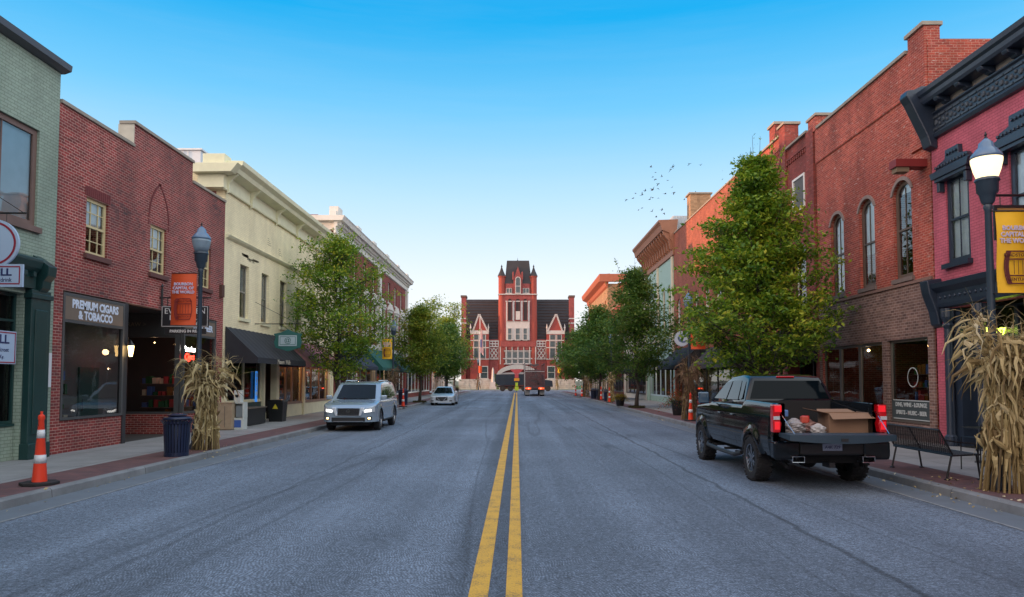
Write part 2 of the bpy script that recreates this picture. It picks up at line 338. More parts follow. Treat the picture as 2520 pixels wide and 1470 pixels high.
def concrete(name, col, joint=1.5, dirt=.25):
    m, t, b = newmat(name); MATS[name] = m; L = t.links.new; geo = N('ShaderNodeNewGeometry', t)
    br = N('ShaderNodeTexBrick', t); br.offset = 0; br.inputs['Scale'].default_value = 1; br.inputs['Brick Width'].default_value = joint; br.inputs['Row Height'].default_value = joint; br.inputs['Mortar Size'].default_value = .009
    br.inputs['Color1'].default_value = (*col, 1); br.inputs['Color2'].default_value = (*[c * .86 for c in col], 1); br.inputs['Mortar'].default_value = (*[c * .45 for c in col], 1)
    L(geo.outputs['Position'], br.inputs['Vector'])
    n = N('ShaderNodeTexNoise', t); n.inputs['Scale'].default_value = 1.1; n.inputs['Detail'].default_value = 9; n.inputs['Roughness'].default_value = .68; L(geo.outputs['Position'], n.inputs['Vector'])
    r = N('ShaderNodeMapRange', t); L(n.outputs['Fac'], r.inputs[0]); r.inputs[1].default_value = .25; r.inputs[2].default_value = .75; r.inputs[3].default_value = 1 - dirt; r.inputs[4].default_value = 1 + dirt * .7
    s = N('ShaderNodeVectorMath', t, operation='SCALE'); L(br.outputs['Color'], s.inputs[0]); L(r.outputs[0], s.inputs['Scale']); L(s.outputs[0], b.inputs['Base Color']); b.inputs['Roughness'].default_value = .85
    return m
ASPH = asphalt(); YEL = paint_line(); PAV = pavers(); CONC = concrete('pavement concrete', (.28, .285, .29)); KERB = concrete('kerb concrete', (.22, .235, .25), 3.0, .4)
DARK = M('dark interior', (.012, .012, .014), .9); BLACK = M('black painted metal', (.012, .013, .016), .38, var=.2, bump=.05)
WHITE = M('white paint', (.72, .72, .70), .55, var=.1, bump=.1); STONE = M('grey stone coping', (.30, .27, .23), .85, var=.3, bump=.4)
ROOFM = M('roofing felt', (.06, .06, .065), .9); CHROME = M('chrome', (.65, .67, .7), .12, 1, var=.02); RUB = M('tyre rubber', (.018, .018, .02), .85, bump=.5, bs=60)
# ------------------------------------------------------------------ ground, road, pavements
KL, KR, BL, BR = -7.55, 7.05, -11.0, 11.7
YEND = 121.0
tag(MB().quad((-900, -60, -.03), (900, -60, -.03), (900, 2500, -.03), (-900, 2500, -.03)).build('ground', M('far ground', (.07, .085, .05), .95, vs=.05)), kind='structure')
g = MB(); g.box(KL - .05, KR + .05, -30, YEND, -.02, 0); tag(g.build('road', ASPH), kind='structure')
g = MB(); g.box(-70, 70, YEND, 146, -.02, 0); tag(g.build('cross_road', ASPH), kind='structure')
g = MB()
for x, h_ in ((-.342, .087), (-.025, .074)): g.box(x - h_, x + h_, -6, 116, .003, .005)
tag(g.build('centre_line', YEL), kind='structure')
g = MB(); g.box(KL, KL + .62, -30, YEND, .001, .006); g.box(KR - .62, KR, -30, YEND, .001, .006)
tag(g.build('gutter', M('gutter concrete', (.135, .165, .20), .8, var=.25, vs=2, bump=.2)), kind='structure')
g = MB(); g.box(KL + .605, KL + .655, -30, YEND, .006, .009); g.box(KR - .655, KR - .605, -30, YEND, .006, .009)
tag(g.build('gutter_joint', M('joint filler', (.24, .26, .28), .9, var=.8, vs=9)), kind='structure')
def pave(side):
    K, B = (KL, BL) if side < 0 else (KR, BR); s = side
    g = MB(); y = -30.0
    while y < YEND:      # kerb stones with a rounded lip
        y1 = min(y + 3.0, YEND)
        g.prism([(K, -.02), (K + s * .015, .125), (K + s * .045, .152), (K + s * .17, .152), (K + s * .17, -.02)], 'y', y + .004, y1 - .004); y = y1
    tag(g.build('kerb', KERB), kind='structure')
    g = MB(); g.box(K + s * .17, K + s * 1.25, -30, YEND, -.02, .147); tag(g.build('pavement_bricks', PAV), kind='structure')
    g = MB(); g.box(K + s * 1.25, B + s * 3, -30, YEND, -.02, .150); tag(g.build('pavement', CONC), kind='structure')
pave(-1); pave(1)
g = MB(); g.box(-60, 60, 146, 151, -.02, .10); tag(g.build('courthouse_path', CONC), kind='structure')
tag(MB().box(-60, 60, 151, 240, -.02, .14).build('lawn', M('lawn', (.05, .13, .025), .95, var=.35, vs=3, bump=.5)), kind='structure')
# ------------------------------------------------------------------ wall helpers.  side=+1: facade looks to +x (left row); -1: looks to -x (right row)
def facade(mb, X, side, y0, y1, z0, z1, ops=(), depth=.22):
    ys = sorted({y0, y1, *[o[0] for o in ops], *[o[1] for o in ops]}); zs = sorted({z0, z1, *[o[2] for o in ops], *[o[3] for o in ops]})
    ys = [y for y in ys if y0 <= y <= y1]; zs = [z for z in zs if z0 <= z <= z1]
    def q(a, b, c, d_): mb.quad(*((a, b, c, d_) if side > 0 else (d_, c, b, a)))
    for i in range(len(ys) - 1):
        for j in range(len(zs) - 1):
            cy, cz = (ys[i] + ys[i + 1]) / 2, (zs[j] + zs[j + 1]) / 2
            if any(o[0] < cy < o[1] and o[2] < cz < o[3] for o in ops): continue
            q((X, ys[i], zs[j]), (X, ys[i + 1], zs[j]), (X, ys[i + 1], zs[j + 1]), (X, ys[i], zs[j + 1]))
    I = X - side * depth
    for a, b, c, d_ in [o[:4] for o in ops]:
        q((X, a, c), (X, a, d_), (I, a, d_), (I, a, c)); q((X, b, d_), (X, b, c), (I, b, c), (I, b, d_))
        q((X, a, d_), (X, b, d_), (I, b, d_), (I, a, d_)); q((X, b, c), (X, a, c), (I, a, c), (I, b, c))
def shell(mb, X, side, y0, y1, z1, depth=14, inner=.01):
    B = X - side * depth; t = .25; I = X - side * .012
    y0 += inner; y1 -= inner
    mb.box(I, B, y0, y0 + t, 0, z1); mb.box(I, B, y1 - t, y1, 0, z1); mb.box(B, B + side * t, y0 + t, y1 - t, 0, z1)
def roof(root, X, side, y0, y1, z1, depth=14, m=None):
    MB().box(X - side * .02, X - side * (depth - .26), y0 + .27, y1 - .27, z1 - .55, z1 - .4).build('roof', m or ROOFM, root)
def coping(root, X, side, y0, y1, z, w=.42, h=.09, m=None, out=.05):
    MB().box(X + side * out, X - side * w, y0, y1, z + .002, z + h).build('coping', m or STONE, root)
def arc_pts(y0, y1, z, rise, n=10):
    w = (y1 - y0) / 2; r = (w * w + rise * rise) / (2 * rise); cy = (y0 + y1) / 2; cz = z + rise - r; a = math.asin(min(1, w / r))
    if rise > w: a = math.pi - a
    return [(cy + r * math.sin(-a + 2 * a * i / n), cz + r * math.cos(-a + 2 * a * i / n)) for i in range(n + 1)]
def window(root, X, side, ya, yb, za, zb, fm, rec=.10, fw=.07, nx=1, ny=1, rail=True, arch=0, sill=None, glass=None, curtain=None, name='window', sillout=.08, wallmb=None):
    x = X - side * rec
    f = MB(); d_ = side * .06
    zt = zb - arch
    f.box(x, x - d_, ya, ya + fw, za, zt); f.box(x, x - d_, yb - fw, yb, za, zt); f.box(x, x - d_, ya + fw, yb - fw, za, za + fw)
    if arch:
        o = arc_pts(ya, yb, zt, arch); i_ = arc_pts(ya + fw, yb - fw, zt, arch - fw * .9)
        f.prism(o + i_[::-1], 'x', x, x - d_)
        if wallmb is not None:
            for half in (0, 1):
                pts = [p for p in o if (p[0] <= (ya + yb) / 2 + 1e-6) == (half == 0) or abs(p[0] - (ya + yb) / 2) < 1e-5]
                c = (ya, zb) if half == 0 else (yb, zb)
                wallmb.prism(pts + [((ya + yb) / 2, zb), c] if half == 0 else [((ya + yb) / 2, zb)] + pts + [c], 'x', X - side * .003, X - side * .2)
    else: f.box(x, x - d_, ya + fw, yb - fw, zb - fw, zb)
    zm = (za + zb) / 2
    if rail: f.box(x + side * .01, x - d_ + side * .01, ya + fw, yb - fw, zm - .03, zm + .03)
    if nx > 1:
        for i in range(1, nx): yy = ya + (yb - ya) * i / nx; f.box(x - side * .015, x - side * .045, yy - .012, yy + .012, za + fw, zb - fw - (arch * .2 if arch else 0))
    if ny > 1:
        for i in range(1, ny):
            zz = za + (zb - za) * i / ny
            if abs(zz - zm) > .05: f.box(x - side * .017, x - side * .043, ya + fw, yb - fw, zz - .012, zz + .012)
    fo = f.build(name, fm, root)
    gx = x - side * .035
    p = MB()
    if arch: pts = [(ya + .01, za + .01), (yb - .01, za + .01)] + arc_pts(ya + .01, yb - .01, zt, arch - .01)[::-1]
    else: pts = [(ya + .01, za + .01), (yb - .01, za + .01), (yb - .01, zb - .01), (ya + .01, zb - .01)]
    P3 = [(gx, a, b) for a, b in pts]
    p.add(P3 if side > 0 else P3[::-1], [tuple(range(len(P3)))]); p.build('pane', glass or GLASS, fo)
    if curtain:
        frac, cm = curtain; cx_ = X - side * (rec + .10)
        MB().box(cx_, cx_ - side * .01, ya - .05, yb + .05, zb - (zb - za) * frac, zb + .05).build('blind', cm, fo)
    if sill: MB().box(X + side * sillout, X - side * rec, ya - .08, yb + .08, za - .13, za - .002).build('sill', sill, fo)
    return fo
def building(name, label, X, side, y0, y1, z1, wall, ops, depth=14, extra=None, roofm=None):
    r = thing(name, label, 'building', (X, (y0 + y1) / 2, 0))
    mb = MB(); facade(mb, X, side, y0 + .005, y1 - .005, 0, z1, ops); shell(mb, X, side, y0, y1, z1, depth)
    if extra: extra(mb)
    roof(r, X, side, y0, y1, z1, depth, roofm)
    return r, mb
def awning(root, X, side, y0, y1, zt, zb, outd, m, val=.22, scallop=False, ends=True, name='awning'):
    a = MB(); x1 = X + side * outd; xi = X + side * .02
    n = max(2, int((y1 - y0) / .45))
    for i in range(n):       # panels sag slightly between the ribs
        ya, yb = y0 + (y1 - y0) * i / n, y0 + (y1 - y0) * (i + 1) / n; ym = (ya + yb) / 2
        for (p, q_, da, db) in ((ya, ym, 0, .018), (ym, yb, .018, 0)):
            V = [(xi, p, zt - da), (xi, q_, zt - db), (x1, q_, zb - db), (x1, p, zb - da)]
            a.add(V, [(0, 1, 2, 3)] if side < 0 else [(3, 2, 1, 0)])
        a.quad((x1, ya, zb), (x1, yb, zb), (x1 + side * .01, yb, zb - val), (x1 + side * .01, ya, zb - val))
    if ends:
        for y in (y0, y1): a.add([(xi, y, zt), (x1, y, zb), (x1, y, zb - val), (xi, y, zb - val)], [(0, 1, 2, 3)])
    o = a.build(name, m, root)
    f = MB()
    for y in (y0 + .03, y1 - .03): f.tube([(xi, y, zb - .02), (x1, y, zb - .02)], .015, 5)
    f.tube([(x1 - side * .02, y0, zb - .02), (x1 - side * .02, y1, zb - .02)], .015, 5); f.build('awning_frame', BLACK, o)
    return o
GREENPB = brick('green painted brick', (.31, .39, .32), (.285, .36, .30), (.18, .24, .19), ms=.008, patch=.1, dirt=.22, pcol=(.12, .24, .2), jit=.06)
REDB1 = brick('red brick with pale joints', (.36, .046, .042), (.19, .030, .030), (.56, .33, .28), ms=.0085, patch=.7, dirt=.22, bw=.21, bh=.072, pcol=(.07, .035, .038), psc=.5)
CREAMB = brick('cream painted brick', (.94, .83, .55), (.91, .80, .53), (.74, .64, .43), ms=.006, patch=.05, dirt=.2, bump=.3, pcol=(.4, .38, .25), jit=.04)
REDB2 = brick('orange red old brick', (.46, .080, .046), (.32, .052, .038), (.52, .24, .18), ms=.008, patch=.35, dirt=.4, pcol=(.16, .025, .025), effl=.8)
REDB3 = brick('dark red old brick', (.30, .055, .04), (.22, .042, .035), (.20, .08, .07), ms=.007, patch=.4, dirt=.35, pcol=(.12, .02, .025), effl=.3)
PINKB = brick('pink painted brick', (.56, .125, .18), (.50, .11, .16), (.30, .06, .09), ms=.007, patch=.12, dirt=.28, pcol=(.30, .05, .08), jit=.08)
BROWNB = brick('brown mixed brick', (.26, .15, .125), (.13, .07, .06), (.36, .28, .25), ms=.009, patch=.7, dirt=.2, bw=.225, bh=.085, pcol=(.05, .03, .03))
CHB = brick('courthouse brick', (.30, .056, .055), (.25, .048, .048), (.26, .09, .085), ms=.006, patch=.2, dirt=.25)
BUFF = brick('buff brick', (.40, .26, .15), (.34, .21, .12), (.3, .2, .13), ms=.006, patch=.2, dirt=.25)
ORB = brick('warm orange brick', (.38, .105, .06), (.30, .08, .05), (.32, .15, .1), ms=.007, patch=.25, dirt=.3)
CREAMF = M('cream window frame', (.60, .50, .28), .5); BROWNF = M('brown window frame', (.11, .08, .065), .5, var=.2); TANF = M('tan window frame', (.30, .20, .15), .5)
DGREEN = M('dark green paint', (.012, .045, .045), .35, var=.25, bump=.1); NAVY = M('near black blue paint', (.022, .035, .06), .32, var=.25, bump=.12, bs=25)
CREAMP = M('cream painted trim', (.74, .71, .50), .55, var=.18, bump=.15); GREYF = M('grey shopfront metal', (.07, .075, .08), .4)
CURT = M('pale curtain', (.78, .84, .90), .9, var=.15); PAPER = M('white sign face', (.62, .66, .72), .5, var=.05)
BLOOM = M('bulb glow', (1, .8, .5), .5, emit=(1, .62, .25), es=12)
SHELFC = [M('bottle green', (.03, .10, .04), .2), M('bottle amber', (.20, .08, .02), .2), M('carton red', (.30, .03, .03), .5), M('carton cream', (.5, .42, .3), .6), M('carton blue', (.05, .10, .28), .5)]
rnd = random.Random(3)
def shelves(root, x0, x1, y0, y1, z0=.5, z1=2.2, rows=4, along='y'):
    """shop shelving full of goods; goods are grouped by colour"""
    sh = MB(); goods = [MB() for _ in SHELFC]
    for k in range(rows):
        z = z0 + (z1 - z0) * k / rows
        sh.box(x0, x1, y0, y1, z - .02, z)
        a, b = (y0, y1) if along == 'y' else (x0, x1); p = a + .05
        while p < b - .15:
            wd = rnd.uniform(.07, .2); h = rnd.uniform(.12, .33); mb = rnd.choice(goods)
            if along == 'y': mb.box(x0 + .03, x1 - .03, p, p + wd, z + .001, z + h)
            else: mb.box(p, p + wd, y0 + .03, y1 - .03, z + .001, z + h)
            p += wd + rnd.uniform(.01, .1)
    so = sh.build('display_shelf', M('shelf board', (.10, .07, .05), .6), root)
    for mb, m in zip(goods, SHELFC):
        if mb.v: mb.build('shop_goods', m, so)
def brackets_cornice(root, X, side, y0, y1, ztop, prof, m, name='cornice', ret=True):
    """prof: list of (out, z) polygon swept along the facade"""
    mb = MB(); mb.prism([(X + side * a, b) for a, b in prof], 'y', y0, y1); return mb.build(name, m, root)
# ================================================================== LEFT ROW
def shopfront(root, X, side, y0, y1, zb, zt, cuts, fm, bm, glass=None, fw=.06, rec=.12, inner=3.5, back=True, bulk='bulkhead', post=None, ztr=None):
    """glazed shopfront between y0,y1: solid base below zb, bays cut at `cuts`"""
    x = X - side * rec; ys = [y0] + list(cuts) + [y1]
    MB().box(x + side * .02, x - side * .18, y0, y1, .15, zb).build(bulk, bm, root)
    MB().box(x + side * .05, x - side * .2, y0 + .01, y1 - .01, zb + .001, zb + .06).build('shopfront_sill', fm, root)
    for a, b in zip(ys[:-1], ys[1:]):
        f = MB(); z0 = zb + .062
        f.box(x, x - side * .08, a + .002, a + fw, z0, zt); f.box(x, x - side * .08, b - fw, b - .002, z0, zt)
        f.box(x, x - side * .08, a + fw, b - fw, z0, z0 + fw); f.box(x, x - side * .08, a + fw, b - fw, zt - fw, zt - .001)
        if ztr: f.box(x + side * .01, x - side * .07, a + fw, b - fw, ztr, ztr + .05)
        o = f.build('shop_window', fm, root)
        gx = x - side * .04; P = [(gx, a + .02, z0), (gx, b - .02, z0), (gx, b - .02, zt - .01), (gx, a + .02, zt - .01)]
        MB().quad(*(P if side > 0 else P[::-1])).build('pane', glass or SHOPGLASS, o)
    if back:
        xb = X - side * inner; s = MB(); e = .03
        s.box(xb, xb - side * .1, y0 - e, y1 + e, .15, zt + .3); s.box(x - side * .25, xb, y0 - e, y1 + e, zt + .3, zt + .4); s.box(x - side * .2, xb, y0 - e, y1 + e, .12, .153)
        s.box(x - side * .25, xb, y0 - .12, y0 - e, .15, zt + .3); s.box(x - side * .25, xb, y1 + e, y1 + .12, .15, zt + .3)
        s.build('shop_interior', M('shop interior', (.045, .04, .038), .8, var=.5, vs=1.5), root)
def bulb(root, p, r=.05, es=None, name='bulb', light=0, lc=(1, .6, .3)):
    MB().lathe([(0.001, -r), (r * .7, -r * .7), (r, 0), (r * .7, r * .7), (.001, r)], p, 10).build(name, BLOOM, root, smooth=True)
    if light:
        l = bpy.data.lights.new('lamp_light', 'POINT'); l.energy = light; l.color = lc; l.shadow_soft_size = .1
        o = bpy.data.objects.new('lamp_light', l); COL.objects.link(o); o.parent = root; o.location = wmat(root).inverted() @ Vector(p)
# ---- L1 green
b, mb = building('green_brick_building', 'pale green painted brick building with dark green shopfront at the left edge', BL, 1, -12, 17.3, 9.3, GREENPB,
    [(14.35, 16.6, 5.4, 7.65), (9.2, 11.4, 5.4, 7.65), (9.0, 16.25, .1, 3.85)])
mb.build('wall', GREENPB, b)
WB = M('weathered brown wood frame', (.16, .10, .085), .6, var=.3)
for ya in (14.35, 9.2):
    window(b, BL, 1, ya, ya + 2.25, 5.4, 7.65, WB, fw=.13, rail=False, nx=2, sill=WB, rec=.06, curtain=(.96, M('blue grey blind', (.35, .50, .60), .8, var=.2)))
MB().prism([(BL - .3, 9.302), (BL + .06, 9.302), (BL + .22, 9.36), (BL + .24, 9.50), (BL + .20, 9.50), (BL + .17, 9.42), (BL - .3, 9.50)], 'y', -12, 17.36).build('gutter_eave', M('dark slate metal', (.05, .06, .08), .4), b)
shopfront(b, BL, 1, 9.02, 16.23, .9, 3.83, (11.4, 13.8), DGREEN, GREENPB, rec=.15, ztr=3.2)
p = MB()
p.box(BL, BL + .16, 16.28, 16.95, .15, 3.95); p.box(BL, BL + .22, 16.24, 16.99, .15, .5); p.box(BL + .16, BL + .185, 16.4, 16.83, .7, 3.5); p.box(BL, BL + .2, 16.24, 16.99, 3.75, 3.86)
p.build('pilaster', DGREEN, b, bevel=.012)
p = MB(); p.prism([(BL, 3.96), (BL + .14, 3.96), (BL + .15, 4.3), (BL + .26, 4.42), (BL + .30, 4.56), (BL + .30, 4.62), (BL, 4.72)], 'y', 8, 16.43)
k = 8.4
while k < 16.3: p.box(BL + .15, BL + .24, k, k + .1, 4.22, 4.33); k += .3
p.build('shopfront_cornice', DGREEN, b, bevel=.01)
p = MB(); p.prism([(BL, 3.88), (BL + .14, 3.9), (BL + .24, 4.0), (BL + .26, 4.16), (BL + .36, 4.28), (BL + .38, 4.5), (BL, 4.76)], 'y', 16.5, 16.8).build('bracket', DGREEN, b, bevel=.012)
MB().box(BL - .01, BL + .05, 17.05, 17.22, 1.75, 2.55).build('notice', PAPER, b)
# ---- L2 red brick
b, mb = building('red_brick_shop', 'red brick shop with pale mortar, stepped parapet and recessed corner entry on the left', BL, 1, 17.3, 27.3, 8.6, REDB1,
    [(18.5, 19.5, 5.15, 6.62), (21.76, 22.76, 5.15, 6.62), (25.1, 26.1, 5.15, 6.62), (17.65, 26.7, 0, 4.1)], depth=20)
mb.box(BL - .012, BL - .46, 20.715, 24.5, 8.6, 9.28); mb.box(BL - .002, BL - .012, 20.7, 24.5, 8.6, 9.28)
# brick infill of the shopfront
mb.box(BL - .02, BL - .27, 17.65, 20.5, .14, .93)
mb.box(BL - .02, BL - .25, 24.12, 26.7, .14, .8); mb.box(-12.95, -11.27, 24.12, 24.35, .14, .8)
wall2 = mb.build('wall', REDB1, b)
MB().box(BL - .0, BL - .46, 20.69, 20.714, 8.61, 9.28).build('parapet_end', M('pale stucco', (.50, .47, .40), .8, var=.35, vs=3), b)
coping(b, BL, 1, 17.32, 20.69, 8.6); coping(b, BL, 1, 24.51, 27.28, 8.6); coping(b, BL, 1, 20.66, 24.54, 9.28)
for ya in (18.5, 21.76, 25.1):
    window(b, BL, 1, ya, ya + 1.0, 5.15, 6.62, CREAMF, fw=.09, nx=3, ny=4, sill=M('brown brick sill', (.12, .05, .045), .8), rec=.07, curtain=(.45, CURT))
AB = M('arch brick', (.16, .032, .034), .85, var=.4, vs=12)   # soldier course over the first, pointed relieving arch over the second
ar = MB()
for i in range(13): ar.box(BL, BL + .014, 18.42 + i * .09, 18.495 + i * .09, 6.64, 6.88)
ar.build('brick_lintel', AB, b); ar = MB()
for s_ in (-1, 1):
    for i in range(11):
        a = i / 10; yy = 22.26 + s_ * (.62 * math.cos(a * math.pi / 2) ** .8); zz = 6.66 + 1.25 * a ** .8
        ar.mbox(Matrix.Translation((BL + .006, yy, zz)) @ Matrix.Rotation(-s_ * (1.45 - a * 1.0), 4, 'X'), .014, .16, .07)
ar.build('brick_arch', AB, b)
f = MB(); F = GREYF
f.box(BL + .012, BL - .1, 17.66, 17.74, .94, 4.06); f.box(BL + .012, BL - .1, 17.74, 20.45, 3.98, 4.06); f.box(BL + .012, BL - .1, 17.74, 20.45, 3.33, 3.4); f.box(BL + .012, BL - .1, 17.74, 20.45, .94, 1.0); f.box(BL + .012, BL - .1, 20.36, 20.45, 1.0, 3.33); f.box(BL + .012, BL - .1, 20.36, 20.45, 3.4, 3.98)
sw = f.build('shop_window', F, b); MB().quad((BL - .05, 17.74, 1.0), (BL - .05, 20.36, 1.0), (BL - .05, 20.36, 3.33), (BL - .05, 17.74, 3.33)).build('pane', SHOPGLASS, sw)
MB().box(BL + .014, BL - .14, 20.452, 20.62, .15, 4.08).build('post', M('charcoal post', (.03, .032, .038), .4), b)
brd = M('taupe sign board', (.17, .13, .10), .6); s1 = MB().box(BL + .008, BL - .03, 17.745, 20.355, 3.405, 3.975).build('sign_board', brd, b)
SIGNW = M('white lettering', (.62, .70, .85), .5, var=.03); text('PREMIUM CIGARS', .29, (BL + .014, 19.05, 3.80), (0, 1, 0), (0, 0, 1), SIGNW, b, sx=.92, bold=.012)
text('& TOBACCO', .29, (BL + .014, 19.05, 3.54), (0, 1, 0), (0, 0, 1), SIGNW, b, sx=.92, bold=.012)
f = MB(); f.box(BL + .012, BL - .1, 24.12, 24.2, .81, 4.06); f.box(BL + .012, BL - .1, 26.6, 26.69, .81, 4.06); f.box(BL + .012, BL - .1, 24.2, 26.6, 3.4, 3.47); f.box(BL + .012, BL - .1, 24.2, 26.6, .81, .88); f.box(BL + .012, BL - .1, 24.2, 26.6, 3.99, 4.06)
sw = f.build('shop_window', F, b); MB().quad((BL - .05, 24.2, .88), (BL - .05, 26.6, .88), (BL - .05, 26.6, 3.4), (BL - .05, 24.2, 3.4)).build('pane', SHOPGLASS, sw)
MB().box(BL + .008, BL - .03, 24.21, 26.59, 3.475, 3.985).build('sign_board', brd, b); text('WINE  BEER', .3, (BL + .014, 25.55, 3.73), (0, 1, 0), (0, 0, 1), SIGNW, b, bold=.012)
f = MB(); f.box(-12.95, -12.87, 24.1, 24.2, .81, 3.4); f.box(-11.28, -11.12, 24.1, 24.3, .15, 4.1); f.box(-12.87, -11.28, 24.1, 24.2, .81, .88); f.box(-12.87, -11.28, 24.1, 24.2, 3.33, 3.4); f.box(-12.87, -11.28, 24.08, 24.2, 3.4, 4.1)
sw = f.build('shop_window', F, b); MB().quad((-12.87, 24.15, .88), (-11.28, 24.15, .88), (-11.28, 24.15, 3.33), (-12.87, 24.15, 3.33)).build('pane', SHOPGLASS, sw)
text('RAW >', .2, (-12.55, 24.07, 3.75), (1, 0, 0), (0, 0, 1), M('dim gold lettering', (.22, .2, .15), .6), b)
f = MB(); f.box(-13.02, -12.96, 20.62, 24.1, .15, 4.1); f.box(BL - .15, -12.95, 20.5, 20.6, .15, .9); f.build('entry_wall', F, b)
dr = MB().box(-12.955, -12.90, 21.6, 22.6, .16, 2.3).build('door', DGREEN, b); MB().tube([(-12.87, 21.72, 1.0), (-12.87, 21.72, 1.35)], .015, 6).build('handle', CHROME, dr)
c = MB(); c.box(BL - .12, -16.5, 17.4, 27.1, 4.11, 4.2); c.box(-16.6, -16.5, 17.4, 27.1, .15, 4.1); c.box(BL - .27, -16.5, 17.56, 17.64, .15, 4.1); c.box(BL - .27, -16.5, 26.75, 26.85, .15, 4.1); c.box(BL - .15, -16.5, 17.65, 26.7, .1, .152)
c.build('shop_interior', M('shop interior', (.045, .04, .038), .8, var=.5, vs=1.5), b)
shelves(b, -12.9, -12.4, 17.8, 20.3, .75, 2.3, 4); shelves(b, -14.6, -14.2, 17.8, 26.3, .5, 2.9, 5); shelves(b, -12.8, -11.5, 24.9, 25.2, .6, 2.2, 4, along='x'); shelves(b, -11.9, -11.5, 25.2, 26.5, .5, 2.0, 3)
for p_ in ((-13.6, 19.2, 3.3), (-12.4, 25.0, 3.2)): bulb(b, p_, .018, light=1.5)  # added bulbs and weak point lights, faintly brightening the dark interior
MB().box(BL + .002, BL + .10, 26.9, 27.15, 5.0, 5.45).build('meter_box', M('rusty box', (.10, .045, .035), .8), b)
# ---- L3 cream
ops3 = [(28.9 + 2.45 * k, 29.85 + 2.45 * k, 4.4, 6.55) for k in range(6)] + [(27.7, 43.5, 0, 3.7)]
b, mb = building('cream_brick_building', 'cream painted brick building with bracketed cornice above black and maroon awnings', BL, 1, 27.3, 43.9, 9.9, CREAMB, ops3, depth=12)
mb.build('wall', CREAMB, b)
MB().box(BL - .35, BL - 1.2, 27.29, 27.31, 8.2, 9.05).build('side_wall', REDB1, b)
for k in range(6):
    wd = window(b, BL, 1, 28.9 + 2.45 * k, 29.85 + 2.45 * k, 4.4, 6.55, M('grey weathered sash', (.28, .27, .22), .7, var=.3), sill=CREAMP, rec=.12, curtain=((.5, .9, .3, .6, .9, .5)[k], M('dusty blue blind', (.20, .28, .34), .8)))
c = MB()
c.prism([(BL, 9.05), (BL + .10, 9.05), (BL + .12, 9.12), (BL + .06, 9.14), (BL + .06, 9.62), (BL + .5, 9.70), (BL + .56, 9.86), (BL + .72, 9.98), (BL + .75, 10.14), (BL - .3, 10.16)], 'y', 27.05, 43.95)
c.prism([(BL, 7.28), (BL + .10, 7.34), (BL + .16, 7.42), (BL, 7.47)], 'y', 27.4, 43.85)
c.box(BL - .9, BL + .08, 26.9, 27.3, 9.1, 9.6); c.prism([(BL - 1.0, 9.6), (BL + .45, 9.62), (BL + .7, 9.95), (BL - 1.1, 9.95)], 'y', 26.62, 27.05)
c.box(BL - .7, BL + .12, 26.85, 27.5, 10.0, 10.36)
co = c.build('cornice', CREAMP, b, bevel=.012)
for y in (27.25, 29.7, 32.9, 36.0, 39.1, 42.2, 43.7):
    br = MB().prism([(BL + .062, 8.95), (BL + .16, 9.0), (BL + .15, 9.3), (BL + .26, 9.5), (BL + .46, 9.66), (BL + .46, 9.69), (BL + .062, 9.69)], 'y', y, y + .13).build('bracket', CREAMP, co)
st = MB(); rr = random.Random(5)
for y, z, s_ in ((30.0, 6.85, .25), (30.5, 6.9, .2), (29.3, 6.95, .15)): 
    for i in range(7): st.box(BL + .001, BL + .004, y + rr.uniform(-.4, .4), y + rr.uniform(-.4, .4) + .1, z + rr.uniform(-.06, .06), z + rr.uniform(0, .08))
for y, z in ((32.0, 7.9), (33.5, 7.7), (37.5, 7.75)):
    for i in range(4): st.box(BL + .001, BL + .004, y, y + .5 - i * .09, z + i * .09, z + .02 + i * .09)
st.build('old_paint_scars', M('flaked paint', (.34, .30, .2), .9), b)
awning(b, BL, 1, 27.5, 33.8, 3.95, 2.78, 1.25, M('black awning cloth', (.022, .024, .032), .75, var=.3, bump=.15))
text('Museum  Wallis', .26, (BL + 1.264, 30.6, 2.665), (0, 1, 0), (0, 0, 1), M('cream lettering', (.50, .46, .38), .6), b, shear=.2)
awning(b, BL, 1, 33.85, 41.2, 3.85, 2.74, 1.2, M('maroon awning cloth', (.38, .15, .165), .8, var=.3, bump=.15))
shopfront(b, BL, 1, 27.9, 31.9, 1.0, 3.5, (29.9,), CREAMP, DGREEN, rec=.15)
shopfront(b, BL, 1, 32.1, 33.6, .45, 3.5, (), BLACK, CREAMP, rec=.5)
shopfront(b, BL, 1, 34.0, 38.0, .75, 3.4, (35.4, 36.4), TANF, CREAMP, rec=.15)
shopfront(b, BL, 1, 38.2, 43.2, .75, 3.4, (39.8, 41.4), TANF, CREAMP, rec=.15)
for ya, yb in ((27.7, 27.9), (31.9, 32.1), (33.6, 34.0), (38.0, 38.2), (43.2, 43.5)): MB().box(BL - .02, BL - .3, ya, yb, .15, 3.48).build('pier', CREAMP, b)
MB().box(BL - .03, BL - .3, 27.72, 43.48, 3.5, 3.7).build('shopfront_header', BLACK, b)
shelves(b, -12.3, -12.0, 34.2, 37.8, .8, 2.6, 4); shelves(b, -12.3, -12.0, 38.4, 43, .8, 2.6, 4); shelves(b, -12.4, -12.1, 28.1, 31.6, .8, 2.3, 3)
for p_ in ((-11.9, 35.0, 3.1), (-11.9, 37.0, 3.1), (-11.9, 39.2, 3.1), (-11.9, 41.0, 3.1), (-11.9, 42.6, 3.1)): bulb(b, p_, .05, light=22, lc=(1, .45, .18))
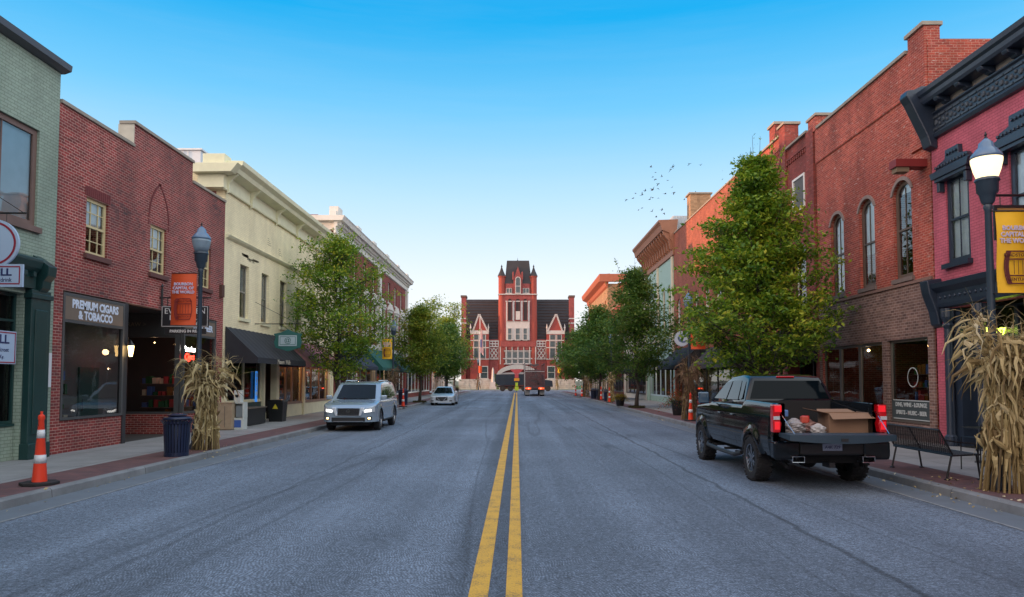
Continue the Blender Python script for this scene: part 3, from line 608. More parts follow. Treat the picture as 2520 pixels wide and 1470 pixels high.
# ---- pale metal building behind
b = thing('metal_clad_building', 'pale blue metal clad building rising behind the brick shop roof', 'building', (-26, 52, 0))
w_ = MB().box(-34, -19.3, 44, 60, 0, 15.95); i = -34
for k in range(46): w_.box(-34 + k * .31, -34 + k * .31 + .03, 43.96, 44, 0, 15.9)
w_.build('wall', M('pale ribbed metal', (.55, .60, .66), .5, var=.1, vs=.3), b); MB().box(-34.1, -19.2, 43.9, 60.1, 15.951, 16.05).build('roof', M('metal cap', (.6, .64, .68), .4), b)
# ---- L4 white trimmed red brick
WT = M('white stone trim', (.66, .64, .60), .7, var=.2, bump=.2)
ops4 = [(45.3 + 3.35 * k, 46.5 + 3.35 * k, 5.2, 7.6) for k in range(8)] + [(45.3 + 3.35 * k, 46.4 + 3.35 * k, 8.6, 10.3) for k in range(8)] + [(44.4, 72.1, 0, 4.0)]
b, mb = building('white_trimmed_brick_building', 'red brick building with white classical cornice, window pediments and dark green awning', BL, 1, 44.0, 72.5, 11.6, REDB3, ops4, depth=7.3)
mb.box(BL - 1.1, BL - 6, 44.02, 44.5, 11.6, 12.0); mb.box(BL - 3.0, BL - 6.5, 44.03, 44.5, 12.0, 12.4)
mb.build('wall', REDB3, b)
c = MB()
c.prism([(BL, 10.75), (BL + .12, 10.8), (BL + .12, 11.15), (BL + .22, 11.2), (BL + .22, 11.42), (BL + .55, 11.5), (BL + .62, 11.72), (BL + .68, 11.8), (BL, 11.82)], 'y', 43.5, 73.0)
c.box(BL - 1.9, BL + .1, 43.7, 44.0, 11.0, 11.5); c.prism([(BL - 2.1, 11.5), (BL + .55, 11.5), (BL + .68, 11.8), (BL - 2.2, 11.8)], 'y', 43.3, 44.0)
c.box(BL + .05, BL - .3, 43.8, 72.6, 11.82, 12.2)
for y in np.arange(44.0, 72.4, 5.6): c.box(BL + .14, BL - .4, y, y + 1.1, 11.82, 12.5)
y = 43.7
while y < 72.6: c.box(BL + .22, BL + .40, y, y + .16, 11.3, 11.49); y += .42
c.build('cornice', WT, b)
for k in range(8):
    o = window(b, BL, 1, 45.3 + 3.35 * k, 46.5 + 3.35 * k, 5.2, 7.6, WT, sill=WT, rec=.1)
    h = MB(); y = 45.3 + 3.35 * k
    h.box(BL, BL + .14, y - .22, y - .02, 5.0, 7.7); h.box(BL, BL + .14, y + 1.22, y + 1.42, 5.0, 7.7); h.box(BL, BL + .2, y - .3, y + 1.5, 7.7, 7.9)
    h.prism([(y - .4, 7.9), (y + 1.6, 7.9), (y + .6, 8.45)], 'x', BL, BL + .28); h.build('pediment', WT, o)
    window(b, BL, 1, 45.3 + 3.35 * k, 46.4 + 3.35 * k, 8.6, 10.3, WT, sill=WT, rec=.1)
q = MB(); 
for y in (44.02, 57.5, 71.7): q.box(BL, BL + .2, y, y + .75, 4.6, 10.75)
q.box(BL, BL + .22, 44.02, 72.45, 4.15, 4.6); q.build('pilaster', WT, b)
shopfront(b, BL, 1, 44.5, 57.0, .6, 3.7, (46.5, 48.5, 50.5, 52.5, 54.5), WHITE, REDB3, rec=.2); shopfront(b, BL, 1, 57.6, 72.0, .6, 3.7, (60, 62, 64, 66, 68, 70), WHITE, REDB3, rec=.2)
MB().box(BL - .02, BL - .3, 44.42, 72.08, 3.72, 4.0).box(BL - .02, BL - .3, 57.02, 57.58, .15, 3.71).build('shopfront_header', WHITE, b)
awning(b, BL, 1, 44.6, 51.2, 4.0, 2.85, 1.3, M('blue black awning cloth', (.025, .035, .06), .8, var=.3))
awning(b, BL, 1, 51.8, 67.5, 4.5, 2.85, 1.5, M('green awning cloth', (.015, .10, .085), .8, var=.3))
bulb(b, (-11.9, 55, 3.2), .06, light=30); bulb(b, (-11.9, 61, 3.2), .06, light=30)
# ---- L5, L6 further shops
def plain(name, label, X, side, y0, y1, z1, wall, wins, shop, trim=WHITE, corn=None, aw=None, depth=12, arch=0, fmat=None):
    b, mb = building(name, label, X, side, y0, y1, z1, wall, wins + [(y0 + .3, y1 - .3, 0, 3.9)], depth)
    for (a, c, d, e) in wins: window(b, X, side, a, c, d, e, fmat or trim, sill=trim, rec=.1, arch=arch, wallmb=mb if arch else None, curtain=(rnd.choice((.3, .6, .9)), CURT))
    mb.build('wall', wall, b)
    n = max(1, int((y1 - y0) / 2.4)); cuts = [y0 + .4 + (y1 - y0 - .8) * i / n for i in range(1, n)]
    shopfront(b, X, side, y0 + .4, y1 - .4, .6, 3.3, cuts, shop, wall if name != 'x' else trim, rec=.2)
    MB().box(X - side * .02, X - side * .3, y0 + .31, y1 - .31, 3.32, 3.9).build('shopfront_header', shop, b)
    if corn: MB().prism([(X + side * p_[0], p_[1]) for p_ in corn], 'y', y0 - .1, y1 + .1).build('cornice', trim, b)
    else: coping(b, X, side, y0 + .02, y1 - .02, z1)
    if aw: awning(b, X, side, aw[0], aw[1], 3.9, 2.8, 1.3, aw[2])
    return b
plain('brown_roofed_shop', 'low brick shop with brown mansard roof beyond the white trimmed building', BL, 1, 72.6, 94, 7.0, REDB3, [(75 + 3 * k, 76.1 + 3 * k, 4.8, 6.4) for k in range(6)], WHITE, M('brown timber fascia', (.13, .09, .05), .8, var=.3), [(0, 6.6), (.5, 6.7), (.1, 8.6), (-.6, 8.9)])
plain('far_brick_shop', 'farthest low red brick shop on the left beside the crossing', BL, 1, 94.2, 117, 6.6, REDB1, [(96 + 3.4 * k, 97.2 + 3.4 * k, 4.6, 6.0) for k in range(6)], WHITE, WT, [(0, 6.2), (.3, 6.5), (.3, 6.8), (0, 6.9)])
# ================================================================== RIGHT ROW
# ---- R1 pink
wins1 = [(18.7, 19.72, 5.05, 7.4), (16.1, 17.15, 5.05, 7.4), (13.4, 14.45, 5.05, 7.4), (10.8, 11.85, 5.05, 7.4)]
b, mb = building('pink_brick_building', 'pink painted brick building with navy bracketed cornice at the right edge', BR, -1, -14, 20.35, 8.95, PINKB, wins1 + [(5, 20.0, 0, 3.85)])
mb.build('wall', PINKB, b)
for k, (a, c, d, e) in enumerate(wins1):
    o = window(b, BR, -1, a, c, d, e, NAVY, fw=.13, nx=2, rec=.04, sill=NAVY, sillout=.14, curtain=(1.0 if k == 0 else .6, CURT))
    h = MB(); h.prism([(a - .28, 7.42), (c + .28, 7.42), (c + .38, 7.62), (a - .38, 7.62)], 'x', BR + .03, BR - .24); h.box(BR, BR - .2, a - .2, c + .2, 7.32, 7.42)
    h.prism([(a - .30, 7.62), (c + .30, 7.62), (c + .12, 7.82), (c - .2, 7.88), (c - .22, 8.12), (a + .22, 8.12), (a + .2, 7.88), (a - .12, 7.82)], 'x', BR, BR - .13)
    for y in np.arange(a - .2, c + .2, .14): h.mbox(Matrix.Translation((BR - .15, y, 7.74)), .05, .07, .07)
    for y in np.arange(a + .3, c - .25, .13): h.mbox(Matrix.Translation((BR - .15, y, 7.98)) @ Matrix.Rotation(.78, 4, 'X'), .05, .07, .07)
    h.box(BR, BR - .16, a - .15, a - .03, 7.05, 7.32); h.box(BR, BR - .16, c + .03, c + .15, 7.05, 7.32); h.build('window_hood', NAVY, o, bevel=.012)
c = MB()
c.prism([(BR - a, z) for a, z in [(0, 8.62), (.10, 8.64), (.14, 8.74), (.08, 8.78), (.08, 9.28), (.14, 9.32), (.14, 9.36), (0, 9.36)]], 'y', -14, 20.32)
c.prism([(BR - a, z) for a, z in [(-.3, 9.56), (.40, 9.56), (.44, 9.64), (.46, 9.74), (.52, 9.80), (.55, 9.92), (-.3, 9.96)]], 'y', -14, 20.32)
co = c.build('cornice', NAVY, b, bevel=.01)
fr = MB(); y = 7.0
while y < 20.2:
    for dy, dz, r_ in ((0, 0, .085), (.16, .06, .05), (.16, -.07, .05)):
        fr.lathe([(r_, 0), (r_ * .8, -.03), (.001, -.045)], (BR - .082, y + dy, 9.03 + dz), 8, ax='x')
    for dz in (-.17, .17): fr.box(BR - .081, BR - .11, y - .09, y + .2, 9.03 + dz - .025, 9.03 + dz + .025)
    y += .34
fr.build('frieze_ornament', M('worn navy relief', (.05, .065, .085), .45, var=.6, vs=12), co)
MB().box(BR - .02, BR - .04, -14, 20.3, 9.365, 9.555).build('soffit_band', M('pale worn band', (.30, .28, .25), .8, var=.4), co)
y = 7.2
while y < 20.0:
    MB().prism([(BR - a, z) for a, z in [(.04, 9.38), (.16, 9.38), (.22, 9.44), (.38, 9.47), (.42, 9.555), (.04, 9.555)]], 'y', y, y + .2).build('bracket', NAVY, co, bevel=.02); y += .93
MB().prism([(BR - a, z) for a, z in [(0, 8.35), (.20, 8.42), (.28, 8.7), (.72, 9.65), (.84, 9.84), (.80, 10.0), (.6, 10.02), (.4, 10.12), (0, 10.12)]], 'y', 20.02, 20.42).build('end_console', NAVY, co, bevel=.03)
c = MB(); c.prism([(BR - a, z) for a, z in [(0, 3.86), (.12, 3.9), (.15, 4.0), (.15, 4.3), (.30, 4.42), (.34, 4.55), (0, 4.62)]], 'y', 4, 20.1)
for y in np.arange(6, 20, .22): c.lathe([(.06, 0), (.045, -.03), (.001, -.04)], (BR - .152, y, 4.15), 6, ax='x')
sc_n = c.build('shopfront_cornice', NAVY, b, bevel=.01)
MB().prism([(BR - a, z) for a, z in [(0, 3.35), (.12, 3.45), (.18, 3.8), (.36, 4.3), (.42, 4.66), (0, 4.72)]], 'y', 20.02, 20.42).build('end_console', NAVY, sc_n, bevel=.03)
for y in (19.75, 18.4, 16.2, 14.2, 11.0): 
    MB().lathe([(.17, .15), (.17, .4), (.12, .45), (.11, .6), (.10, 3.3), (.15, 3.4), (.11, 3.46), (.18, 3.62), (.18, 3.85)], (BR - .02, y, 0), 20, flut=.12).build('column', NAVY, b)
shopfront(b, BR, -1, 8.0, 19.4, .7, 3.8, (10, 12, 14, 16, 17.9), NAVY, NAVY, rec=.55, ztr=3.0)
MB().box(BR + .1, BR + .5, 19.42, 19.98, .15, 3.84).build('door_jamb', NAVY, b)
dr = MB().box(BR + .50, BR + .53, 18.05, 18.9, .16, 2.75).build('door', NAVY, b); MB().quad((BR + .495, 18.8, .9), (BR + .495, 18.15, .9), (BR + .495, 18.15, 2.6), (BR + .495, 18.8, 2.6)).build('pane', SHOPGLASS, dr)
MB().box(BR + .46, BR + .49, 16.9, 17.7, 1.25, 1.45).build('notice_board', M('amber board', (.5, .22, .04), .5), b)
NEONY = M('yellow neon', (.8, .9, .1), .5, emit=(.75, 1, .08), es=4); text('Library', .26, (BR + .40, 18.45, 3.18), (0, -1, 0), (0, 0, 1), NEONY, b, ext=.01)
# ---- R2 orange-red brick with arched windows
aw2 = [(21.45, 22.5, 5.0, 7.97), (23.7, 24.75, 5.0, 7.97), (25.95, 27.0, 5.0, 7.97)]
b, mb = building('arched_window_building', 'tall orange red brick building with three arched windows and brown brick ground floor', BR, -1, 20.4, 28.2, 11.65, REDB2, aw2 + [(20.41, 28.19, 0, 4.75)])
for (a, c, d, e) in aw2: window(b, BR, -1, a, c, d, e, BROWNF, fw=.13, arch=.36, nx=2, rec=.09, sill=M('grey brown sill', (.17, .13, .12), .8), curtain=((1.0 if a > 25 else .62 if a > 23 else .12), CURT), wallmb=mb)
mb.prism([(BR, 10.33), (BR - .05, 10.36), (BR - .05, 11.64), (BR, 11.64)], 'y', 21.35, 28.15)
mb.box(BR - .07, BR + .38, 20.42, 21.3, 11.65, 12.05); mb.box(BR - .07, BR + .55, 28.0, 28.75, 11.65, 12.2); mb.box(BR - .08, BR, 20.42, 21.3, 8.6, 11.65)
mb.build('wall', REDB2, b)
MB().box(BR - .14, BR + .45, 20.38, 21.37, 12.051, 12.16).box(BR - .12, BR + .6, 27.9, 28.85, 12.201, 12.3).build('pier_cap', STONE, b)
coping(b, BR, -1, 21.38, 27.9, 11.65, out=.12, h=.1)
for (a, c, d, e) in aw2:
    o = MB(); pts = arc_pts(a - .01, c + .01, e - .36, .37); p2 = arc_pts(a - .12, c + .12, e - .36, .48); o.prism(p2 + pts[::-1], 'x', BR, BR - .04); o.build('arch_trim', M('taupe arch trim', (.25, .19, .17), .7), b)
lo = MB(); facade(lo, BR - .03, -1, 20.43, 28.19, 0, 4.72, [(20.75, 23.05, .62, 3.15), (23.35, 28.0, .62, 3.15)], depth=.25)
lo.box(BR - .03, BR + .2, 20.42, 20.44, 0, 4.72); lo.box(BR - .02, BR + .2, 20.45, 28.18, 4.72, 4.745)
lo.build('ground_floor_brickwork', BROWNB, b); MB().box(BR - .07, BR, 20.43, 28.19, 4.751, 4.84).build('brick_ledge', M('ledge brick', (.20, .12, .10), .85, var=.4, vs=14), b)
TP = M('taupe shopfront frame', (.10, .085, .075), .5)
shopfront(b, BR - .03, -1, 20.77, 23.03, .64, 3.14, (), TP, BROWNB, rec=.1, fw=.07, back=False); shopfront(b, BR - .03, -1, 23.37, 27.98, .64, 3.14, (25.1, 26.6), TP, BROWNB, rec=.1, fw=.09, back=False)
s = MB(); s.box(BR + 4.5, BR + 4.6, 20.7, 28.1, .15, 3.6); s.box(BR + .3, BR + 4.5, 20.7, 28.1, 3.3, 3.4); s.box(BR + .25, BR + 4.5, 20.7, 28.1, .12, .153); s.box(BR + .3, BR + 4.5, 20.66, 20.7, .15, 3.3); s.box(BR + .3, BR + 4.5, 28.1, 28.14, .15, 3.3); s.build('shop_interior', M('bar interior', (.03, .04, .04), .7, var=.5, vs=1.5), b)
shelves(b, 12.3, 12.6, 20.9, 22.8, .9, 2.5, 4); shelves(b, 15.6, 15.9, 21, 28, .8, 2.9, 5)
bulb(b, (12.2, 25.35, 2.95), .045, light=1.2, lc=(1, .8, .55)); bulb(b, (12.2, 24.2, 2.97), .045, light=1.2, lc=(1, .8, .55)); bulb(b, (12.4, 22.0, 2.95), .03, light=1.5, lc=(.6, 1, .8))
vn = M('window banner', (.05, .07, .08), .5); MB().quad((BR + .062, 22.98, .72), (BR + .062, 20.84, .72), (BR + .062, 20.84, 1.3), (BR + .062, 22.98, 1.3)).build('window_banner', vn, b)
SW = M('pale window lettering', (.45, .5, .52), .5); text('DINE, WINE - LOUNGE', .17, (BR + .055, 21.9, 1.17), (0, -1, 0), (0, 0, 1), SW, b, bold=.006); text('SPIRITS - MUSIC - BEER', .17, (BR + .055, 21.9, .93), (0, -1, 0), (0, 0, 1), SW, b, bold=.006)
MB().box(BR + .055, BR + .06, 20.9, 22.9, .73, .76).box(BR + .055, BR + .06, 20.9, 22.9, 1.29, 1.32).build('banner_stripe', SW, b)
m_ = MB()
for k in range(48): a = k / 48 * 2 * math.pi; m_.mbox(Matrix.Translation((BR + .06, 21.75 + .28 * math.cos(a), 2.0 + .28 * math.sin(a))) @ Matrix.Rotation(a, 4, 'X'), .004, .03, .04)
m_.build('window_emblem', SW, b)
bx = thing('wall_box', 'small red painted wall box beside the navy cornice console', 'wall box', (11.3, 20.7, 8.0)); MB().box(BR - .0, BR - .9, 20.55, 20.95, 8.0, 8.22).build('case', M('oxblood paint', (.20, .02, .02), .5), bx); MB().box(BR - .85, BR - .5, 20.6, 20.9, 7.86, 7.998).build('foot', M('weathered wood end', (.2, .15, .1), .9), bx)
# ---- R3 narrow dark brick
b, mb = building('narrow_brick_building', 'narrow dark red brick building with louvred vent and brick piers', BR, -1, 28.25, 31.9, 11.85, REDB3, [(29.4, 30.55, 9.0, 10.3), (29.4, 30.55, 4.9, 7.6), (28.6, 31.6, 0, 3.8)])
mb.box(BR - .08, BR, 28.3, 29.0, 4.2, 11.84); mb.box(BR - .1, BR + .35, 31.2, 31.88, 11.85, 13.0); mb.box(BR - .1, BR, 31.2, 31.88, 4.2, 11.85)
for y in np.arange(29.1, 31.1, .22): mb.box(BR - .06, BR, y, y + .1, 11.15, 11.3)
mb.prism([(BR, 11.3), (BR - .07, 11.33), (BR - .07, 11.42), (BR, 11.42)], 'y', 29.02, 31.18)
coping(b, BR, -1, 28.9, 31.15, 11.85, out=.12); MB().box(BR - .17, BR + .42, 31.12, 31.96, 13.001, 13.1).build('pier_cap', STONE, b)
f = MB(); f.box(BR - .04, BR + .06, 29.33, 29.42, 8.94, 10.36); f.box(BR - .04, BR + .06, 30.53, 30.62, 8.94, 10.36); f.box(BR - .04, BR + .06, 29.42, 30.53, 8.94, 9.03); f.box(BR - .04, BR + .06, 29.42, 30.53, 10.27, 10.36); vt = f.build('vent', WHITE, b)
f = MB(); 
for k in range(13): f.mbox(Matrix.Translation((BR + .04, 29.98, 9.08 + k * .095)) @ Matrix.Rotation(-.6, 4, 'Y'), .02, 1.1, .09)
f.build('louvres', M('grey louvre', (.22, .24, .26), .6), vt)
window(b, BR, -1, 29.4, 30.55, 4.9, 7.6, WHITE, arch=.4, sill=WHITE, wallmb=mb); mb.build('wall', REDB3, b)
shopfront(b, BR, -1, 28.65, 31.55, .5, 3.4, (30.1,), BLACK, BLACK, rec=.5)
MB().box(BR + .02, BR + .3, 28.62, 31.58, 3.42, 3.8).build('shopfront_header', BLACK, b)
awning(b, BR, -1, 28.4, 31.7, 4.3, 2.9, 1.5, M('black canvas', (.015, .016, .02), .8))
ol = M('orange lit sign', (.8, .4, .1), .5, emit=(1, .42, .08), es=.8)
# ---- R4
b, mb = building('orange_parapet_building', 'brick building with sunlit orange parapet behind the tallest tree', BR, -1, 31.95, 35.25, 12.7, REDB2, [(33.0, 34.2, 5.0, 7.5), (32.2, 35.0, 0, 3.8)])
for y in np.arange(32.0, 35.1, .22): mb.box(BR - .06, BR, y, y + .1, 11.95, 12.1)
mb.prism([(BR, 12.1), (BR - .07, 12.13), (BR - .07, 12.22), (BR, 12.22)], 'y', 31.98, 35.2)
mb.build('wall', REDB2, b); coping(b, BR, -1, 31.97, 35.2, 12.7, out=.1); window(b, BR, -1, 33.0, 34.2, 5.0, 7.5, WHITE, sill=WHITE)
MB().box(BR - .07, BR, 31.98, 35.2, 9.9, 10.05).build('string_course', WHITE, b)
shopfront(b, BR, -1, 32.3, 34.9, .5, 3.4, (33.6,), TANF, TANF, rec=.3); MB().box(BR + .02, BR + .3, 32.22, 34.98, 3.42, 3.8).build('shopfront_header', BLACK, b)
mb = MB().box(12.2, 13.3, 34.0, 34.8, 12.1, 14.0); mb.build('chimney', REDB3, b); MB().box(12.12, 13.38, 33.92, 34.88, 14.001, 14.12).build('chimney_cap', STONE, b)
# ---- R5 long
w5 = [(36.5 + 2.6 * k, 37.6 + 2.6 * k, 5.2, 7.8) for k in range(7)]
b = plain('long_brick_building', 'long orange brick building with sunlit upper wall and plain chimney', BR, -1, 35.3, 54.2, 12.8, ORB, w5, BLACK, WHITE, None, (36, 44, M('charcoal canvas', (.035, .035, .042), .8)), arch=.3)
awning(b, BR, -1, 46.5, 53.5, 4.2, 2.9, 1.5, M('black canvas', (.015, .016, .02), .8))
MB().box(11.9, 13.3, 49.6, 50.6, 12.3, 14.7).build('chimney', BUFF, b); MB().box(11.8, 13.4, 49.5, 50.7, 14.701, 14.8).build('chimney_cap', STONE, b)
# ---- R6 teal with heavy bracketed cornice
TEAL = M('pale teal paint', (.30, .46, .42), .6, var=.1, bump=.1); BRC = M('brown cornice paint', (.30, .13, .075), .6, var=.25)
w6 = [(55.4 + 2.1 * k, 56.5 + 2.1 * k, 5.2, 9.2) for k in range(5)]
b, mb = building('teal_building', 'pale teal building with tall arched windows and heavy brown bracketed cornice', BR, -1, 54.3, 66, 12.2, TEAL, w6 + [(54.7, 65.6, 0, 3.9)])
for (a, c, d, e) in w6: window(b, BR, -1, a, c, d, e, M('cream window surround', (.62, .56, .42), .6), fw=.16, arch=.5, wallmb=mb, sill=WHITE)
mb.build('wall', TEAL, b)
c = MB(); c.prism([(BR - a, z) for a, z in [(0, 11.2), (.12, 11.25), (.14, 12.2), (.3, 12.4), (.35, 12.9), (.9, 13.1), (1.0, 13.5), (1.15, 13.7), (1.15, 13.85), (-.3, 13.9)]], 'y', 53.9, 66.3); co = c.build('cornice', BRC, b)
for y in np.arange(54.0, 66.2, .9): MB().prism([(BR - a, z) for a, z in [(.14, 11.6), (.3, 11.7), (.4, 12.3), (.8, 12.8), (.85, 13.05), (.3, 13.05), (.14, 12.9)]], 'y', float(y), float(y) + .22).build('bracket', BRC, co)
q = MB()
for y in (54.35, 60.0, 65.4): q.box(BR - .1, BR, y, y + .45, 3.95, 11.2)
q.build('pilaster', M('cream window surround', (.62, .56, .42), .6), b)
m_ = MB().box(11.75, 13.4, 54.5, 57, 12.9, 14.3)
for k in range(8): m_.box(11.8 + k * .2, 11.86 + k * .2, 54.46, 54.5, 12.9, 14.28)
m_.build('roof_housing', M('blue grey seam metal', (.42, .47, .52), .45), b)
shopfront(b, BR, -1, 54.9, 65.4, .6, 3.5, (57, 59, 61, 63), M('pale blue trim', (.40, .55, .62), .5), TEAL, rec=.25); MB().box(BR + .02, BR + .3, 54.72, 65.58, 3.52, 3.9).build('shopfront_header', TEAL, b)
bulb(b, (12.5, 57, 3.0), .05, light=20); bulb(b, (12.5, 62, 3.0), .05, light=20)
plain('white_gabled_shop', 'off white rendered shop between the teal and the buff buildings', BR, -1, 66.1, 80, 11.4, M('off white render', (.62, .60, .54), .7, var=.15), [(67.4 + 2.6 * k, 68.6 + 2.6 * k, 5.2, 7.6) for k in range(5)], BLACK, WHITE, None, (67, 73, M('dark olive canvas', (.03, .04, .03), .8)))
plain('red_brick_corner_shop', 'plain red brick shop front beside the buff corner building', BR, -1, 80.1, 93.6, 10.6, REDB3, [(81.4 + 2.6 * k, 82.6 + 2.6 * k, 5.2, 7.6) for k in range(5)], BLACK, WHITE)
b = plain('buff_corner_building', 'buff brick corner building glowing orange under a red brown cornice', BR, -1, 93.8, 119, 14.4, BUFF, [(95.4 + 2.9 * k, 96.8 + 2.9 * k, 9.6, 12.4) for k in range(8)] + [(95.4 + 2.9 * k, 96.8 + 2.9 * k, 5.2, 7.8) for k in range(8)], BLACK,
      M('red brown cornice', (.34, .10, .05), .6, var=.2), [(0, 13.9), (.2, 14.1), (.3, 14.6), (.95, 14.9), (1.1, 15.4), (1.1, 15.6), (-.3, 15.7)], depth=16)
MB().prism([(10.6, 14.6), (27.9, 14.6), (27.9, 15.6), (10.6, 15.6)], 'y', 93.3, 93.75).build('side_cornice', MATS['red brown cornice'], b)
q = MB(); 
for x in np.arange(13, 27, 2.2): q.box(x, x + .35, 93.62, 93.79, 4.0, 14.5)
q.build('pilaster', BUFF, b)
plain_s = thing('slate_roofed_house', 'dark slate hipped roof showing between the buff and the teal buildings', 'building', (17, 86, 0))
MB().box(13, 22, 84, 92, 10.5, 13.8).build('wall', REDB3, plain_s); MB().add([(12.6, 83.6, 13.8), (22.4, 83.6, 13.8), (22.4, 92.4, 13.8), (12.6, 92.4, 13.8), (15.5, 86.5, 15.9), (19.5, 86.5, 15.9), (19.5, 89.5, 15.9), (15.5, 89.5, 15.9)], [(0, 3, 2, 1), (4, 5, 6, 7), (0, 1, 5, 4), (1, 2, 6, 5), (2, 3, 7, 6), (3, 0, 4, 7)]).build('roof', M('slate', (.07, .07, .08), .7, var=.3), plain_s)
# ---- street behind the photographer (seen in reflections); unseen block added to the west to shade right facades
b = thing('shade_block', 'unseen tall brick block added west of the left row to shade the right facades', 'building', (-47, -5, 0)); MB().box(-52, -42, -40, 26, 0, 15.4).build('wall', REDB3, b); MB().box(-51.7, -42.3, -39.7, 25.7, 15.41, 15.6).build('roof', ROOFM, b)
for (nm, lb, x0, x1, h, m) in (('corner_hotel', 'brick hotel behind the photographer on the left', -25, -11, 11, REDB3), ('corner_bank', 'brick bank behind the photographer on the right', 11.7, 26, 10, REDB2)):
    b = thing(nm, lb, 'building', ((x0 + x1) / 2, -30, 0)); MB().box(x0, x1, -44, -15.5, 0, h).build('wall', m, b); MB().box(x0 + .3, x1 - .3, -43.7, -15.8, h + .01, h + .2).build('roof', ROOFM, b)
# ================================================================== COURTHOUSE  (pixel rows of an enlarged view, 160 m away)
CY = 160.0
def cc(px, py): u = (1140 + px / 3.675) / 1.047619; v = (640 + py / 3.675) / 1.047619; return aty(u, v, CY)
def cbx(mb, px0, px1, py0, py1, f=0.0, dep=1.0):
    x0, z0 = cc(px0, py0); x1, z1 = cc(px1, py1); return mb.box(x0, x1, CY + f, CY + f + dep, z1, z0)
ch = thing('courthouse', 'red brick courthouse with central clock-like tower, slate roofs and white stone trim closing the street', 'courthouse', (0, CY + 8, .1))
ch['label'] = 'red brick courthouse with central turreted tower and slate roofs at the street end'
SL = M('dark slate roof', (.022, .019, .024), .7, var=.6, vs=.4); WS = M('courthouse white stone', (.46, .42, .41), .7, var=.15); CW = M('courthouse glass', (.05, .07, .08), .08, var=.5)
w_ = MB()
CRX = lambda px: cc(px, 0)[0]; CRZ = lambda py: cc(715, py)[1]
w_.box(CRX(180), CRX(1250), CY + 1.5, CY + 17, 0, CRZ(865)); 
cbx(w_, 440, 990, 865, 1400, .6, 1.0)
w_.build('wall', CHB, ch)
ry0, ry1 = CY + 1.3, CY + 9; r_ = MB(); zt = CH + (CRZ(487) - CH) * ry1 / CY; xl, xr = CRX(222), CRX(1207)
r_.add([(xl, ry0, CRZ(868)), (xr, ry0, CRZ(868)), (xr, 2 * ry1 - ry0, CRZ(868)), (xl, 2 * ry1 - ry0, CRZ(868)), (xl * 1.05, ry1, zt), (xr * 1.05, ry1, zt)], [(0, 1, 5, 4), (2, 3, 4, 5), (0, 4, 3), (1, 2, 5), (0, 3, 2, 1)]); r_.build('roof', SL, ch)
cs = MB()
for i in range(1, 14):
    f_ = i / 14; y_ = ry0 + (ry1 - ry0) * f_; z_ = CRZ(868) + (zt - CRZ(868)) * f_; cs.box(xl * (1 + .05 * f_), xr * (1 + .05 * f_), y_ - .08, y_ + .1, z_ - .02, z_ + (.07 if i % 4 else .12))
cs.build('slate_courses', M('brown slate band', (.06, .032, .026), .8, var=.5, vs=.6), ch)
for a, c in ((183, 226), (1205, 1250)):
    k = MB(); k.box(CRX(a), CRX(c), CY + .2, CY + 3, 0, CRZ(465)); ko = k.build('chimney', CHB, ch)
    MB().box(CRX(a) - .15, CRX(c) + .15, CY + .0, CY + 3.2, CRZ(465) + .001, CRZ(447)).build('chimney_cap', M('dark cap', (.10, .06, .05), .8), ko)
    k = MB(); [cbx(k, a - 3, c + 3, y_, y_ + 10, .1, 3) for y_ in (662, 705)]; k.build('stone_band', WS, ko)
# tower
t = MB(); cbx(t, 560, 870, 430, 880, .2, 7.5); cbx(t, 600, 830, 335, 432, .3, 7.2); t.build('tower', CHB, ch)
for cxp in (566, 864):
    R_ = (CRX(602) - CRX(530)) / 2; tt = MB().lathe([(R_, 0), (R_, CRZ(690)), (R_ * .93, CRZ(660)), (R_ * .93, CRZ(275)), (R_ * 1.08, CRZ(270)), (R_ * 1.08, CRZ(263))], (CRX(cxp), CY + .9, 0), 20); to = tt.build('turret', M('turret brick', (.28, .05, .036), .8, var=.2), ch, auto=40)
    sgn = -1 if cxp < 700 else 1
    MB().lathe([(R_ * 1.1, CRZ(262)), (R_ * .5, CRZ(215)), (R_ * .18, CRZ(180)), (.12, CRZ(172)), (.22, CRZ(166)), (.08, CRZ(160)), (.03, CRZ(150))], (CRX(cxp + sgn * 3), CY + .9, 0), 10).build('turret_cap', SL, to)
t = MB(); cbx(t, 528, 903, 433, 442, -.1, 1.2); cbx(t, 600, 665, 424, 432, .1, .3); cbx(t, 758, 828, 424, 432, .1, .3); t.build('stone_band', WS, ch)
bx0, bx1, tx0, tx1 = CRX(592), CRX(848), CRX(612), CRX(825)
MB().add([(bx0, CY + .3, CRZ(335)), (bx1, CY + .3, CRZ(335)), (bx1, CY + 8, CRZ(335)), (bx0, CY + 8, CRZ(335)), (tx0, CY + 2.2, CRZ(103)), (tx1, CY + 2.2, CRZ(103)), (tx1, CY + 6, CRZ(103)), (tx0, CY + 6, CRZ(103))], [(0, 3, 2, 1), (4, 5, 6, 7), (0, 1, 5, 4), (1, 2, 6, 5), (2, 3, 7, 6), (3, 0, 4, 7)]).build('tower_roof', SL, ch)
MB().lathe([(.12, CRZ(103)), (.25, CRZ(92)), (.06, CRZ(86)), (.02, CRZ(62))], (CRX(715), CY + 4, 0), 8).build('finial', SL, ch)
t = MB(); cbx(t, 605, 828, 690, 872, -.05, .3)
for a in (605, 664, 742, 808): cbx(t, a, a + 20, 505, 692, -.15, .4)
cbx(t, 600, 832, 500, 510, -.2, .4); t.build('stone_front', WS, ch)
